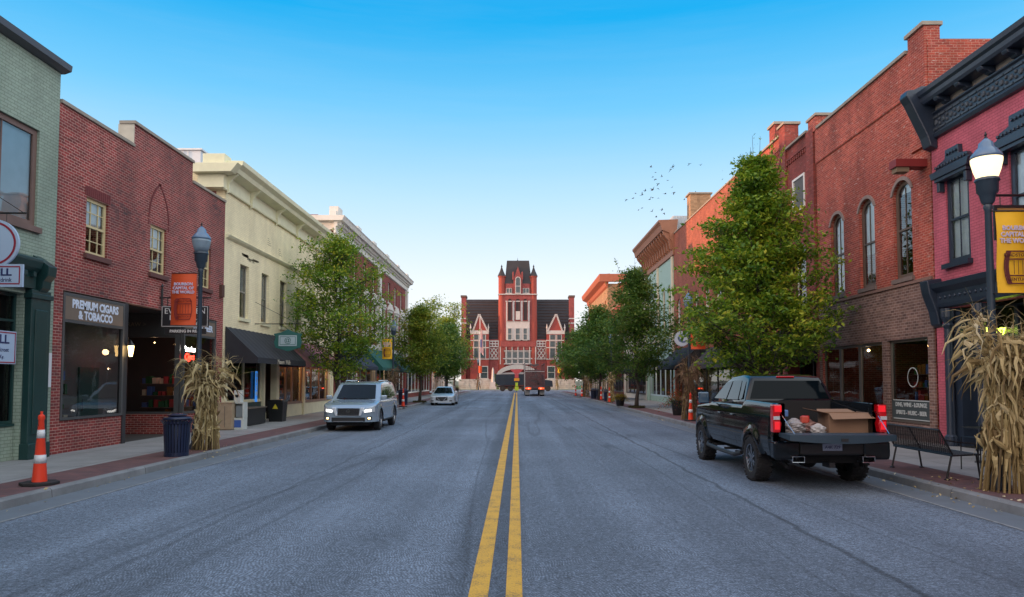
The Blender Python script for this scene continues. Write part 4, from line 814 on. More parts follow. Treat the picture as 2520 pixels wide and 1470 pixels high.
def cwin(px0, px1, py0, py1, f, arch=0, fr=6, rails=1, m=WS, open_=False):
    """frame + pane on the courthouse front"""
    f_ = MB(); x0, z1 = cc(px0, py0); x1, z0 = cc(px1, py1); wd = fr * .0232
    if arch:
        o = [(x0 + (x1 - x0) * (.5 - .5 * math.cos(math.pi * i / 10)), z1 - (x1 - x0) / 2 + (x1 - x0) / 2 * math.sin(math.pi * i / 10)) for i in range(11)]
        zt_ = z1 - (x1 - x0) / 2; MB_ = [(x0, z0)] + o + [(x1, z0)]
    else: zt_ = z1; MB_ = [(x0, z0), (x0, z1), (x1, z1), (x1, z0)]
    f_.box(x0 - wd, x0, CY + f - .12, CY + f + .1, z0 - wd, zt_); f_.box(x1, x1 + wd, CY + f - .12, CY + f + .1, z0 - wd, zt_); f_.box(x0 - wd * 1.5, x1 + wd * 1.5, CY + f - .14, CY + f + .1, z0 - wd * 1.4, z0 - .001)
    if arch:
        oo = [((a - (x0 + x1) / 2) * (1 + 2 * wd / (x1 - x0)) + (x0 + x1) / 2, zt_ + (b_ - zt_) * (1 + 2 * wd / (x1 - x0))) for a, b_ in o]; f_.prism(oo + o[::-1], 'y', CY + f - .12, CY + f + .1)
    else: f_.box(x0 - wd, x1 + wd, CY + f - .12, CY + f + .1, z1, z1 + wd)
    for k in range(rails): zz = z0 + (zt_ - z0) * (k + 1) / (rails + 1); f_.box(x0, x1, CY + f - .1, CY + f, zz - .05, zz + .05)
    fo = f_.build('window', m, ch); MB().prism(MB_, 'y', CY + f - .03, CY + f + .05).build('pane', M('dark belfry opening', (.03, .018, .02), .8) if open_ else CW, fo)
BRW = M('arch brick trim', (.20, .04, .04), .8)
for a, c in ((624, 660), (697, 738), (770, 806)):
    cwin(a, c, 482, 685, -.16, arch=1, m=BRW, fr=5, rails=0, open_=True); cwin(a, c - 3, 762, 868, -.1, rails=1, fr=5)
t = MB(); cbx(t, 697, 738, 600, 612, -.3, .2); cbx(t, 697, 738, 612, 680, -.26, .1); t.build('balcony', WS, ch)
t = MB(); x0, z1 = cc(676, 300); x1, z0 = cc(760, 432); xm, za = cc(717, 175); t.prism([(x0, z0), (x0, z1), (xm, za), (x1, z1), (x1, z0)], 'y', CY - .1, CY + 3); t.build('dormer', CHB, ch)
cwin(699, 738, 278, 425, -.12, arch=1)
t = MB(); 
for a in (671, 757): t.lathe([(.18, CRZ(300)), (.16, CRZ(236)), (.2, CRZ(234)), (.02, CRZ(222))], (CRX(a + 2), CY - .1, 0), 6)
t.build('pinnacle', CHB, ch)
for a, c in ((612, 632), (638, 658), (768, 790), (798, 820)): cwin(a, c, 382, 424, .18, rails=0, fr=3)
# side pavilions
for sx in (-1, 1):
    mx_ = (lambda p: p) if sx < 0 else (lambda p: 1430 - p)
    def bb(mb, a, c, y0, y1, f=0., dp=1.): a, c = sorted((mx_(a), mx_(c))); return cbx(mb, a, c, y0, y1, f, dp)
    t = MB(); bb(t, 268, 440, 815, 1400, -.3, 4); po = t.build('pavilion', M('pavilion brick', (.26, .043, .036), .8, var=.2), ch)
    t = MB(); x0, z0 = cc(mx_(298), 782); x1, _ = cc(mx_(424), 782); xm, za = cc(mx_(351), 632); t.prism([(x0, z0), (x1, z0), (xm, za)], 'y', CY - .3, CY + 4); t.build('gable', M('pavilion brick', (.26, .043, .036), .8, var=.2), po)
    t = MB(); bb(t, 268, 440, 782, 815, -.4, 4)
    for (px_, py_), (qx, qy) in (((294, 782), (351, 622)), ((428, 782), (351, 622))):
        for i in range(12):
            f_ = i / 12; a, z = cc(mx_(px_ + (qx - px_) * f_), py_ + (qy - py_) * f_); t.box(a - .16, a + .16, CY - .5, CY - .2, z - .18, z + .18)
    for px_ in (270, 438):
        bb(t, px_ - 4, px_ + 4, 760, 800, -.5, .8); a, z = cc(mx_(px_), 760); t.lathe([(.22, z), (.02, z + 1.0)], (a, CY - .2, 0), 6)
    for y_ in (872, 940, 1048): bb(t, 268, 446, y_, y_ + 8, -.42, .3)
    for px_ in (300, 345, 358, 412): bb(t, px_ - 3, px_ + 3, 820, 1048, -.38, .2)
    t.build('stone_trim', WS, po)
    for a, c in ((303, 342), (362, 408)):
        for y0, y1 in ((822, 868), (884, 936), (950, 1040)): a_, c_ = sorted((mx_(a), mx_(c))); cwin(a_, c_, y0, y1, -.32, rails=0, fr=1)
    a_, c_ = sorted((mx_(368), mx_(428))); cwin(a_, c_, 1125, 1232, -.32, fr=8)
    # lattice panels
    t = MB()
    for y_ in (880, 906, 932): bb(t, 444, 536, y_ - 5, y_ + 5, .35, .3)
    for px_ in (448, 476, 504, 532): bb(t, px_ - 4, px_ + 4, 880, 932, .36, .3)
    for (p0, q0, p1, q1) in ((455, 945, 525, 1045), (525, 945, 455, 1045), (490, 945, 525, 995), (525, 995, 490, 1045), (490, 1045, 455, 995), (455, 995, 490, 945)):
        (xa, za_), (xb, zb_) = cc(mx_(p0), q0), cc(mx_(p1), q1); t.tube([(xa, CY + .5, za_), (xb, CY + .5, zb_)], .11, 4)
    for px_ in (446, 536): bb(t, px_ - 3, px_ + 3, 935, 1050, .4, .2)
    t.build('lattice_panel', WS, ch)
# loggia, bands, arch
t = MB(); cbx(t, 545, 890, 1043, 1052, .1, .8); cbx(t, 545, 890, 968, 978, .2, .6); cbx(t, 545, 890, 1092, 1102, .2, .6)
for i in range(7): cbx(t, 547 + i * 55.5, 555 + i * 55.5, 935, 1100, .0, .5)
cbx(t, 180, 268, 1046, 1054, 1.3, .4); cbx(t, 1162, 1250, 1046, 1054, 1.3, .4); cbx(t, 440, 550, 1046, 1054, .4, .4); cbx(t, 885, 990, 1046, 1054, .4, .4)
t.build('stone_band', WS, ch)
AMB = M('amber lit glass', (.5, .35, .2), .2, var=.6)
for i in range(6):
    cwin(560 + i * 55.5, 598 + i * 55.5, 985, 1040, .45, rails=0, fr=4); cwin(560 + i * 55.5, 598 + i * 55.5, 1058, 1090, .45, rails=0, fr=4)
gb = MB(); cbx(gb, 552, 884, 882, 935, -.1, 1.0)
for i in range(6): x, z = cc(580 + i * 55.5, 935); gb.prism([(x - .55, z), (x + .55, z), (x + .4, z - .6), (x, z - .8), (x - .4, z - .6)], 'y', CY + .1, CY + .6)
gb.build('gallery', CHB, ch)
t = MB(); xc, zc = cc(715, 1215); _, za = cc(715, 1105); rx = CRX(715) - CRX(515); rz = za - zc
o = [(xc + rx * math.cos(math.pi * i / 24), zc + rz * math.sin(math.pi * i / 24)) for i in range(25)]; i_ = [(xc + (x - xc) * .83, zc + (z - zc) * .62) for x, z in o]
for k in range(24): t.prism([o[k], o[k + 1], i_[k + 1], i_[k]], 'y', CY - .6, CY + .6)
t.box(xc - rx, xc - rx * .83, CY - .6, CY + .6, 0, zc); t.box(xc + rx * .83, xc + rx, CY - .6, CY + .6, 0, zc); t.build('entrance_arch', WS, ch)
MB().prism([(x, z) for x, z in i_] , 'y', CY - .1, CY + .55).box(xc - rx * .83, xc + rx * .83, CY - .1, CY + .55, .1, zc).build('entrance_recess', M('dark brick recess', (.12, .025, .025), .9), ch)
# monument, low stone wall, steps
mo = thing('obelisk_monument', 'pale stone obelisk monument on the courthouse lawn', 'monument', (*aty(1213, 950, 152)[:1], 152, .14)); x = mo.location.x
MB().box(x - .7, x + .7, 151.3, 152.7, .14, .7).box(x - .5, x + .5, 151.5, 152.5, .7, 1.6).build('plinth', WS, mo); MB().lathe([(.35, 1.6), (.2, 4.2), (.01, 4.7)], (x, 152, 0), 4).build('shaft', WS, mo)
for k, (xa, xb) in enumerate(((-12.2, -5.2), (5.4, 12.4))):
    lw = thing('stone_wall', ('low layered grey stone wall on the lawn left of the courthouse entrance', 'low layered grey stone wall on the lawn right of the courthouse entrance')[k], 'wall', ((xa + xb) / 2, 153, .14), group='stone walls before the courthouse')
    m_ = MB(); rr = random.Random(k)
    for j in range(5):
        x = xa
        while x < xb - .5: w2 = rr.uniform(.7, 1.6); w2 = min(w2, xb - x); m_.box(x + .02, x + w2 - .02, 153 + rr.uniform(-.05, .05), 153.6, .14 + j * .42, .14 + j * .42 + .39); x += w2
    m_.build('stones', M('ledge stone', (.40, .38, .36), .85, var=.5, vs=1.5), lw)
# houses and rooftops far beyond are hidden by trees
# ================================================================== TREES
BARK = M('bark', (.055, .045, .04), .9, var=.4, vs=8, bump=.6)
def npmesh(name, V, F, m, parent):
    me = bpy.data.meshes.new(name); me.from_pydata(V.tolist(), [], F.tolist()); me.materials.append(m); me.update()
    o = bpy.data.objects.new(name, me); COL.objects.link(o); o.parent = parent; return o
def leaves(P, size, rg, up=.5, asp=.55):
    n = len(P); nz = rg.normal(size=(n, 3)); nz[:, 2] = np.abs(nz[:, 2]) + up; nz /= np.linalg.norm(nz, axis=1)[:, None]
    a = rg.normal(size=(n, 3)); a[:, 2] -= .5; a -= (a * nz).sum(1)[:, None] * nz; a /= np.linalg.norm(a, axis=1)[:, None]; b = np.cross(nz, a)
    s = size * rg.uniform(.45, 1.5, n)[:, None]
    V = np.stack([P - a * s * .5, P + b * s * asp * .5 + nz * s * .08, P + a * s * .6, P - b * s * asp * .5 + nz * s * .08], 1).reshape(-1, 3)
    return V, np.arange(4 * n).reshape(-1, 4)
def tree(name, label, loc, H, Rm, zt, stops, seed, nl=60, per=7, k=45, leaf=.12, peak=.3, spike=0, tr=.11, group=None, sig=.2, dens=1., cat='tree', top_pow=.8):
    rg = np.random.default_rng(seed); root = thing(name, label, cat, loc, 0, group)
    root.location = (0, 0, 0); tm = MB(); C = H - zt
    lead = [(rg.normal() * .04 * i, rg.normal() * .04 * i, zt * i / 3) for i in range(3)] + [(rg.normal() * .12, rg.normal() * .12, zt + C * f) for f in (0, .25, .5, .75, .95)]
    lead[0] = (0, 0, -.02)
    rad = [tr * 1.35, tr, tr * .92] + [tr * r for r in (.85, .6, .4, .22, .08)]
    tm.tube(lead, rad, 9)
    def env(t): return Rm * ((max(t, .001) / peak) ** .5 if t < peak else max(0.02, 1 - (t - peak) / (1 - peak)) ** top_pow)
    P = []
    for i in range(nl):
        f = (i + rg.uniform()) / nl; z0 = zt * .85 + C * f * .82; ang = i * 2.4 + rg.uniform(-.5, .5)
        te = min(.98, f * .85 + .10 + rg.uniform(0, .14)); ze = zt + C * te; lob = .90 + .14 * math.sin(ang * 2 + seed + te * 7) + .13 * math.sin(ang * 4 - te * 13 + seed * 2); r = env(te) * rg.uniform(.80, 1.10) * min(1.12, lob)
        a = Vector((lead[3][0] * f, lead[3][1] * f, z0)); e = Vector((math.cos(ang) * r, math.sin(ang) * r, max(ze, z0 + r * .25)))
        mid = a.lerp(e, .5) + Vector((0, 0, -.10 * r + rg.uniform(-.1, .1)))
        tm.tube([a, mid, e], [tr * .30 * (1 - .6 * f), tr * .18 * (1 - .5 * f), tr * .05], 4, cap=False)
        for j in range(per):
            s = 1.03 - .75 * rg.uniform() ** 1.5; p = (a.lerp(mid, s * 2) if s < .5 else mid.lerp(e, s * 2 - 1)) + Vector(rg.normal(size=3) * (.12 + .16 * r * .4))
            tm.tube([a.lerp(e, max(.1, s - .25)), p], [tr * .07, tr * .025], 3, cap=False)
            m = int(k * rg.uniform(.5, 1.4) * dens); q = rg.normal(size=(m, 3)) * np.array([sig * 1.55, sig * 1.55, sig * .55]) + np.array(p); P.append(q)
    for i in range(spike):
        x, y = rg.normal(size=2) * Rm * .22; z1 = H * rg.uniform(.98, 1.0) + spike * 0; h = rg.uniform(.3, 1.0) * (H * .12); zb = H - C * .25
        tm.tube([(x * .3, y * .3, zb), (x, y, z1 + h)], [.02, .006], 3, cap=False); n = 26
        t_ = rg.uniform(0, 1, n)[:, None]; P.append(np.array([x * .3, y * .3, zb]) * (1 - t_) + np.array([x, y, z1 + h]) * t_ + rg.normal(size=(n, 3)) * .07)
    P = np.concatenate(P); V, F = leaves(P, leaf, rg)
    tm.build('trunk', BARK, root, smooth=True); npmesh('crown', V, F, leafmat(name + ' leaves ' + str(seed), stops), root)
    root.location = loc; return root
G_OL = [(.0, (.022, .08, .010)), (.3, (.085, .20, .016)), (.6, (.22, .34, .024)), (.82, (.44, .46, .035)), (1, (.62, .48, .06))]
G_DK = [(.0, (.02, .075, .016)), (.35, (.055, .15, .022)), (.7, (.13, .22, .03)), (1, (.27, .29, .045))]
G_YL = [(.0, (.04, .11, .014)), (.35, (.12, .21, .022)), (.7, (.28, .33, .03)), (1, (.50, .40, .045))]
PVX = .15
tree('hornbeam_tree', 'tallest green and yellow street tree behind the black pickup truck', (8.35, 25.2, PVX), 9.5, 2.95, 1.8, G_OL, 11, nl=115, per=11, k=40, leaf=.135, peak=.31, spike=9, tr=.13, sig=.155, top_pow=.9)
tree('hornbeam_tree', 'second green street tree on the right with a bare visible trunk', (7.75, 47.5, PVX), 8.9, 3.2, 2.0, G_DK, 12, nl=70, per=9, k=44, leaf=.15, peak=.34, spike=5, tr=.12, sig=.22)
tree('hornbeam_tree', 'third dark green street tree on the right beyond the trash cans', (7.6, 68, PVX), 8.6, 3.2, 2.0, G_DK, 13, nl=80, per=7, k=38, leaf=.2, peak=.38, spike=3, sig=.28)
tree('hornbeam_tree', 'farthest dark round street tree on the right near the crossing', (7.7, 84, PVX), 7.8, 3.9, 1.8, G_DK, 14, nl=80, per=7, k=38, leaf=.22, peak=.4, spike=2, sig=.3)
tree('hornbeam_tree', 'olive green multi stemmed street tree behind the white vehicle on the left', (-8.6, 35.2, PVX), 8.8, 3.0, 2.0, G_OL, 15, nl=66, per=9, k=40, leaf=.125, peak=.42, spike=0, tr=.12, dens=1, sig=.2, top_pow=.6)
tree('hornbeam_tree', 'smaller olive street tree on the left beside the parked pale sedan', (-7.9, 59.5, PVX), 7.9, 2.5, 2.0, G_YL, 16, nl=75, per=7, k=40, leaf=.16, peak=.4, spike=3, sig=.24, top_pow=.6)
tree('hornbeam_tree', 'dark small street tree on the left nearest the crossing', (-8.0, 84, PVX), 8.0, 2.8, 2.0, G_DK, 17, nl=70, per=7, k=36, leaf=.2, peak=.4, spike=2, sig=.28, top_pow=.6)
tree('yellowing_tree', 'golden green tree close behind the dark left street trees', (-9.6, 100, PVX), 10.4, 2.9, 2.4, G_YL, 18, nl=60, per=6, k=28, leaf=.24, peak=.45, sig=.34, top_pow=.6)
for k, (x, y, h, r_, lb) in enumerate([(-14.5, 128, 16.4, 3.6, 'tall sparse leaved tree rising behind the left row, left of its neighbour'), (-11.5, 134, 16.0, 3.4, 'tall sparse yellow leaved tree rising behind the left row nearest the courthouse'), (-22, 140, 12, 5, 'low broad tree far left of the courthouse'), (15.5, 150, 9, 3.6, 'dark tree on the lawn right of the courthouse front'), (-17, 156, 9, 4, 'dark tree beside the left end of the courthouse')]):
    tree('background_tree', lb, (x, y, .1), h, r_, 3, G_YL if k < 2 else G_DK, 30 + k, nl=40, per=6, k=14 if k < 2 else 30, leaf=.34, peak=.5, sig=.5, tr=.2, top_pow=.5)
for k, x in enumerate((-4.6, 9.2, 10.6)):
    rg = np.random.default_rng(50 + k); s_ = thing('shrub', ('dark conical shrub left of the courthouse arch', 'dark conical shrub right of the courthouse arch', 'second dark conical shrub right of the courthouse arch')[k], 'shrub', (0, 0, 0)); n = 1500
    t_ = rg.uniform(0, 1, n); an = rg.uniform(0, 6.28, n); rr = (1 - t_ * .85) * .9 * rg.uniform(.6, 1, n); V, F = leaves(np.stack([rr * np.cos(an), rr * np.sin(an), t_ * 3.2], 1), .2, rg); npmesh('foliage', V, F, leafmat('shrub leaves', G_DK), s_)
    MB().tube([(0, 0, 0), (0, 0, 1)], .06, 6).build('stem', BARK, s_); s_.location = (x, 156, .14)
for (x, y, lb) in ((7.75, 47.5, 'dry grass ring round the second right street tree'), (-7.9, 59.5, 'dry grass ring round the small left street tree')):
    rg = np.random.default_rng(int(y)); n = 900; an = rg.uniform(0, 6.28, n); rr = .75 * np.sqrt(rg.uniform(0, 1, n)); V, F = leaves(np.stack([rr * np.cos(an) * .7 + x, rr * np.sin(an) + y, rg.uniform(.15, .26, n)], 1), .13, rg, asp=.25)
    tag(npmesh('ground_cover', V, F, leafmat('ground cover leaves', [(0, (.03, .04, .015)), (1, (.12, .10, .04))]), None), lb, 'ground cover', kind='stuff')
# ================================================================== LAMPS, BANNERS, CORN
LB = M('lamp post paint', (.03, .05, .075), .35, var=.2); GLOBE = M('frosted acorn globe', (.20, .27, .34), .12, var=.4, vs=5); FIN = M('lamp cap glass', (.12, .20, .32), .12)
GLOW_ = M('lit acorn globe', (.40, .33, .20), .2, emit=(1, .80, .45), es=.85, vs=9, var=.5)
def lamp(label, x, y, lit=False):
    r = thing('street_lamp', label, 'street lamp', (0, 0, 0), 0, 'acorn street lamps along the kerbs')
    MB().lathe([(.19, 0), (.19, .1), (.15, .16), (.14, .62), (.10, .72), (.075, .8), (.065, 2.2), (.052, 4.55), (.075, 4.6), (.06, 4.66)], (0, 0, 0), 16, flut=.06).build('post', LB, r, auto=50)
    MB().lathe([(.075, 4.66), (.10, 4.7), (.125, 4.82), (.16, 4.86), (.165, 5.02), (.19, 5.05), (.175, 5.09)], (0, 0, 0), 24, flut=.05).build('fitter', LB, r, auto=50)
    MB().lathe([(.155, 5.09), (.20, 5.22), (.232, 5.36), (.235, 5.42)], (0, 0, 0), 24).build('globe', GLOW_ if lit else GLOBE, r, smooth=True)
    MB().lathe([(.24, 5.42), (.235, 5.47), (.17, 5.56), (.12, 5.61), (.11, 5.68), (.05, 5.74), (.02, 5.77)], (0, 0, 0), 24).build('globe_cap', FIN, r, smooth=True)
    MB().lathe([(.03, 5.77), (.012, 5.80), (.025, 5.825), (.004, 5.88)], (0, 0, 0), 8).build('finial', BLACK, r)
    r.location = (x, y, .15); return r
OR = M('orange banner cloth', (.66, .085, .02), .7, var=.08, vs=4); YB = M('yellow banner cloth', (.80, .46, .015), .7, var=.08, vs=4)
LILAC = M('banner lettering', (.55, .50, .66), .6, var=.02); BARR = M('printed barrel brown', (.11, .02, .02), .7); BARRO = M('printed barrel rust', (.20, .015, .01), .7)
def banner(label, x, y, side, cloth, det=True):
    """side=+1: hangs to the right of its post"""
    r = thing('street_banner', label, 'banner', (0, 0, 0), 0, 'street banners on the lamp posts')
    x0, x1 = (.07, .72) if side > 0 else (-.72, -.07); xc = (x0 + x1) / 2; mb = MB(); n = 12
    for i in range(n):
        za, zb = 3.18 + 1.34 * i / n, 3.18 + 1.34 * (i + 1) / n; f = lambda z: .02 * math.sin((z - 3.18) * 5)
        mb.add([(x0, f(za), za), (x1, f(za) * .5, za), (x1, f(zb) * .5, zb), (x0, f(zb), zb), (x0, f(za) + .012, za), (x1, f(za) * .5 + .012, za), (x1, f(zb) * .5 + .012, zb), (x0, f(zb) + .012, zb)], [(0, 1, 2, 3), (7, 6, 5, 4), (0, 3, 7, 4), (1, 5, 6, 2)])
    cl = mb.build('cloth', cloth, r, smooth=True)
    for z in (3.17, 4.53): MB().tube([(0, .006, z), (x1 if side > 0 else x0, .006, z)], .013, 6).build('banner_arm', BLACK, r)
    if det:
        for j, t_ in enumerate(('BOURBON', 'CAPITAL OF', 'THE WORLD')): text(t_, .105, (xc, -.032, 4.24 - j * .105), (1, 0, 0), (0, 0, 1), LILAC, cl, bold=.004, sx=.95)
        bm = MB(); inkm = BARR if cloth is YB else BARRO; zc = 3.60; hb = .27; wb = .23
        def bx(z): return wb * (1 - .22 * ((z - zc) / hb) ** 2)
        for j in range(10):      # outline, dark left flank and hoops
            z0_, z1_ = zc - hb + j * hb / 5, zc - hb + (j + 1) * hb / 5
            for s_ in (-1, 1): a, b_ = s_ * bx(z0_), s_ * bx(z1_); bm.add([(xc + a - .01, -.028, z0_), (xc + a + .01, -.028, z0_), (xc + b_ + .01, -.028, z1_), (xc + b_ - .01, -.028, z1_)], [(0, 1, 2, 3)])
            a, b_ = -bx(z0_), -bx(z1_); bm.add([(xc + a + .012, -.0285, z0_), (xc + a + .075, -.0285, z0_), (xc + b_ + .075, -.0285, z1_), (xc + b_ + .012, -.0285, z1_)], [(0, 1, 2, 3)])
        for z in (-.27, -.14, .13, .26): bm.box(xc - bx(zc + z), xc + bx(zc + z), -.030, -.029, zc + z - .011, zc + z + .011)
        for q in (-.07, .0, .07, .14): bm.box(xc + q - .005, xc + q + .005, -.031, -.030, zc - .12, zc + .11)
        bm.build('printed_barrel', inkm, cl); text('BARDSTOWN', .075, (xc, -.034, zc + .195), (1, 0, 0), (0, 0, 1), inkm, cl); text('KENTUCKY', .075, (xc + .02, -.034, zc - .205), (1, 0, 0), (0, 0, 1), inkm, cl)
    r.location = (x, y - .08, .15); return r
LPOS = [(-8.22, 18.9, 0, OR, 'unlit street lamp in front of the brick cigar shop, orange banner on it', 'orange barrel banner on the lamp in front of the brick cigar shop', -1),
        (7.78, 11.95, 1, YB, 'lit street lamp nearest the camera at the right edge', 'yellow barrel banner cut by the right edge of the picture', 1),
        (-8.2, 48.5, 0, YB, 'street lamp in front of the green awning on the left', 'yellow barrel banner in front of the green awning', -1),
        (7.85, 33.3, 0, OR, 'street lamp beside the tall right tree, orange banner on it', 'orange barrel banner half hidden by the tall right tree', 1),
        (8.0, 62, 0, None, 'street lamp between the second and third right trees', '', 1),
        (-7.3, 138, 0, OR, 'far street lamp before the courthouse left pavilion with a red banner', 'small red orange banner before the courthouse left pavilion', 1),
        (7.6, 138, 0, YB, 'far street lamp before the courthouse right pavilion with a yellow banner', 'small yellow banner before the courthouse right pavilion', 1)]
for (x, y, lit, cl, l1, l2, s_) in LPOS:
    lamp(l1, x, y, lit)
    if cl: banner(l2, x, y, s_, cl, det=y < 60)
STRAW = leafmat('dry corn leaf', [(0, (.06, .038, .018)), (.25, (.18, .12, .05)), (.45, (.40, .31, .14)), (.7, (.60, .50, .28)), (1, (.78, .70, .50))], .7, .2)
STALK = leafmat('dry corn stalk', [(0, (.05, .03, .015)), (.5, (.24, .17, .07)), (1, (.46, .37, .17))], .7, .05)
TWIG = leafmat('withered vine', [(0, (.05, .03, .02)), (.5, (.16, .10, .06)), (1, (.28, .17, .10))], .8, .1)
def ribbon(V, F, pts, wd, rg, tw=1.0):
    b = len(V); n = len(pts); a0 = rg.uniform(0, 6.28)
    for i, p in enumerate(pts):
        t = Vector(pts[min(i + 1, n - 1)]) - Vector(pts[max(i - 1, 0)]); t.normalize(); a = a0 + tw * i / n
        s = t.cross(Vector((math.cos(a), math.sin(a), .3))).normalized() * wd * .5 * (1 - (i / (n - 1)) ** 2 * .9); p = Vector(p); c = t.cross(s) * .5
        V += [tuple(p - s + c), tuple(p), tuple(p + s + c)]
    for i in range(n - 1): k = b + i * 3; F += [(k, k + 1, k + 4, k + 3), (k + 1, k + 2, k + 5, k + 4)]
def corn(label, x, y, H, rb, seed, ns=42, nlv=330, lm=None, fan=.8):
    rg = np.random.default_rng(seed); r = thing('corn_stalk_bundle', label, 'corn stalks', (0, 0, 0), 0, 'dried corn stalks tied to the lamp posts')
    s = MB(); V, F = [], []; zw = H * .60; lines = []
    for i in range(ns):
        a = rg.uniform(0, 6.28); rr = rb * math.sqrt(rg.uniform(.15, 1)); a2 = a + rg.uniform(-.5, .5); ztop = H * rg.uniform(.72, .99)
        p = [(rr * math.cos(a), rr * math.sin(a), 0), (rr * .74 * math.cos(a + .15), rr * .74 * math.sin(a + .15), zw * .5), (rr * .42 * math.cos(a + .3), rr * .42 * math.sin(a + .3), zw), (fan * .35 * rr / rb * math.cos(a2), fan * .35 * rr / rb * math.sin(a2), (zw + ztop) / 2), (fan * rg.uniform(.2, .75) * math.cos(a2), fan * rg.uniform(.2, .75) * math.sin(a2), ztop)]
        s.tube(p, [.017, .016, .014, .011, .004], 5); lines.append([Vector(q) for q in p])
        e = Vector(p[-1])     # tassel
        for _ in range(5): dd = Vector(rg.normal(size=3) * .09); ribbon(V, F, [e, e + dd + Vector((0, 0, .06)), e + dd * 2.2 + Vector((0, 0, .02))], .012, rg)
    for i in range(nlv):
        L_ = lines[rg.integers(ns)]; t = rg.uniform(.05, 2.5) if rg.uniform() < .72 else rg.uniform(2.3, 3.95); k = int(t); o = L_[k].lerp(L_[k + 1], t - k); ou = Vector((o.x, o.y, 0)); ou = ou.normalized() if ou.length > .02 else Vector((1, 0, 0)); a = rg.normal() * .8; ou = Matrix.Rotation(a, 3, 'Z') @ ou
        ln = rg.uniform(.35, .85) * H / 2.9; up_ = .55 if t > 2.3 else -.1; rch = (.85 if t > 2.3 else .24) * rg.uniform(.3, 1.25)
        pts = [o + ou * ln * rch * q + Vector((0, 0, ln * (up_ * q - (1.15 if t > 2.3 else .75) * q * q))) + Vector(rg.normal(size=3) * .03) for q in (0, .18, .38, .6, .8, 1)]
        if min(p.z for p in pts) < .02: continue
        ribbon(V, F, pts, rg.uniform(.035, .12), rg, rg.uniform(-3.5, 3.5))
    hk = MB()
    for i in range(46):
        L_ = lines[rg.integers(ns)]; t = rg.uniform(.7, 2.6); k = int(t); o = L_[k].lerp(L_[k + 1], t - k) * 1.12; o.z = o.z / 1.12; st = len(hk.v)
        hk.lathe([(.005, -.14), (.03, -.09), (.042, -.02), (.036, .06), (.015, .12), (.004, .17)], (0, 0, 0), 7); hk.xf(Matrix.Translation(o) @ Matrix.Rotation(rg.uniform(-.8, .8), 4, 'X') @ Matrix.Rotation(rg.uniform(-.8, .8), 4, 'Y'), st)
    s.build('stalks', STALK, r); npmesh('dry_leaves', np.array(V), np.empty((0, 4)), lm or STRAW, r) if False else None
    nv_ = len(V); V += hk.v; F += [tuple(nv_ + i for i in q) for q in hk.f]
    me = bpy.data.meshes.new('dry_leaves'); me.from_pydata(V, [], F); me.materials.append(lm or STRAW); o = bpy.data.objects.new('dry_leaves', me); COL.objects.link(o); o.parent = r
    MB().lathe([(rb * .50, zw - .04), (rb * .52, zw), (rb * .50, zw + .04)], (0, 0, 0), 18).build('twine', M('twine', (.20, .14, .07), .9), r)
    r.location = (x, y, .15); return r
corn('largest dried corn stalk bundle round the lit lamp at the right edge', 7.80, 11.75, 2.9, .40, 1, ns=48, nlv=400, fan=.80)
corn('dried corn stalk bundle behind the blue trash can on the left', -7.95, 18.8, 2.35, .34, 2, ns=44, nlv=430, fan=.95)
corn('brown withered corn bundle on the lamp before the green awning', -8.1, 47.6, 2.6, .35, 3, ns=26, nlv=200, lm=TWIG)
corn('brown withered corn bundle on the lamp by the tall right tree', 7.75, 33.0, 2.9, .36, 4, ns=32, nlv=260, lm=TWIG)
corn('small withered corn bundle past the flower tub on the right', 7.9, 61.5, 2.6, .4, 5, ns=20, nlv=130, lm=STRAW)
corn('far withered corn bundle under the third right tree', 7.6, 80, 2.6, .4, 6, ns=20, nlv=110, lm=TWIG)
corn('tiny corn bundle before the courthouse left pavilion', -7.2, 137.7, 2.8, .45, 8, ns=12, nlv=60, lm=TWIG)
corn('tiny corn bundle before the courthouse right pavilion', 7.5, 137.7, 2.8, .45, 9, ns=12, nlv=60)
# fallen leaves along the kerb
rg = np.random.default_rng(77); P = []
for x0, ya, yb, n in ((KR - .1, 9, 40, 260), (KL + .1, 10, 40, 90), (7.7, 10.5, 13.5, 90), (-7.9, 17.5, 20, 40)):
    P.append(np.stack([x0 + rg.normal(size=n) * (.09 if abs(x0) < 7.5 else .5), rg.uniform(ya, yb, n), np.full(n, .02 if abs(x0) < 7.56 else .165)], 1))
P = np.concatenate(P); P[(P[:, 0] > KR) | (P[:, 0] < KL), 2] = .165; V, F = leaves(P, .05, rg, up=2)
o = npmesh('fallen_leaves', V, F, STRAW, None); tag(o, 'scattered fallen leaves along both kerbs', 'fallen leaves', kind='stuff')
# ================================================================== CONES, BINS, PLANTERS, BENCH
CO = M('cone orange', (.80, .055, .02), .45, var=.1); CW_ = M('reflective white band', (.62, .64, .68), .3)
def cone(label, x, y):
    r = thing('traffic_cone', label, 'traffic cone', (0, 0, 0), 0, 'slim orange traffic cones on the pavements')
    MB().prism([(.3 * math.cos(a * math.pi / 4 + .39), .3 * math.sin(a * math.pi / 4 + .39)) for a in range(8)], 'z', 0, .05).build('base', M('black rubber base', (.02, .02, .022), .8), r, bevel=.01)
    R1 = lambda z: .115 - .075 * (z - .05) / 1.05
    MB().lathe([(R1(.051), .051), (R1(1.08), 1.08), (.055, 1.10), (.05, 1.16), (.02, 1.18), (.02, 1.23)], (0, 0, 0), 20).build('cone_body', CO, r, auto=40)
    for z in (.36, .78): MB().lathe([(R1(z) + .003, z), (R1(z + .14) + .003, z + .14)], (0, 0, 0), 20).build('reflective_band', CW_, r, smooth=True)
    r.location = (x, y, .15); return r
c0 = cone('orange and white cone nearest the camera on the left pavement', -8.06, 12.45)
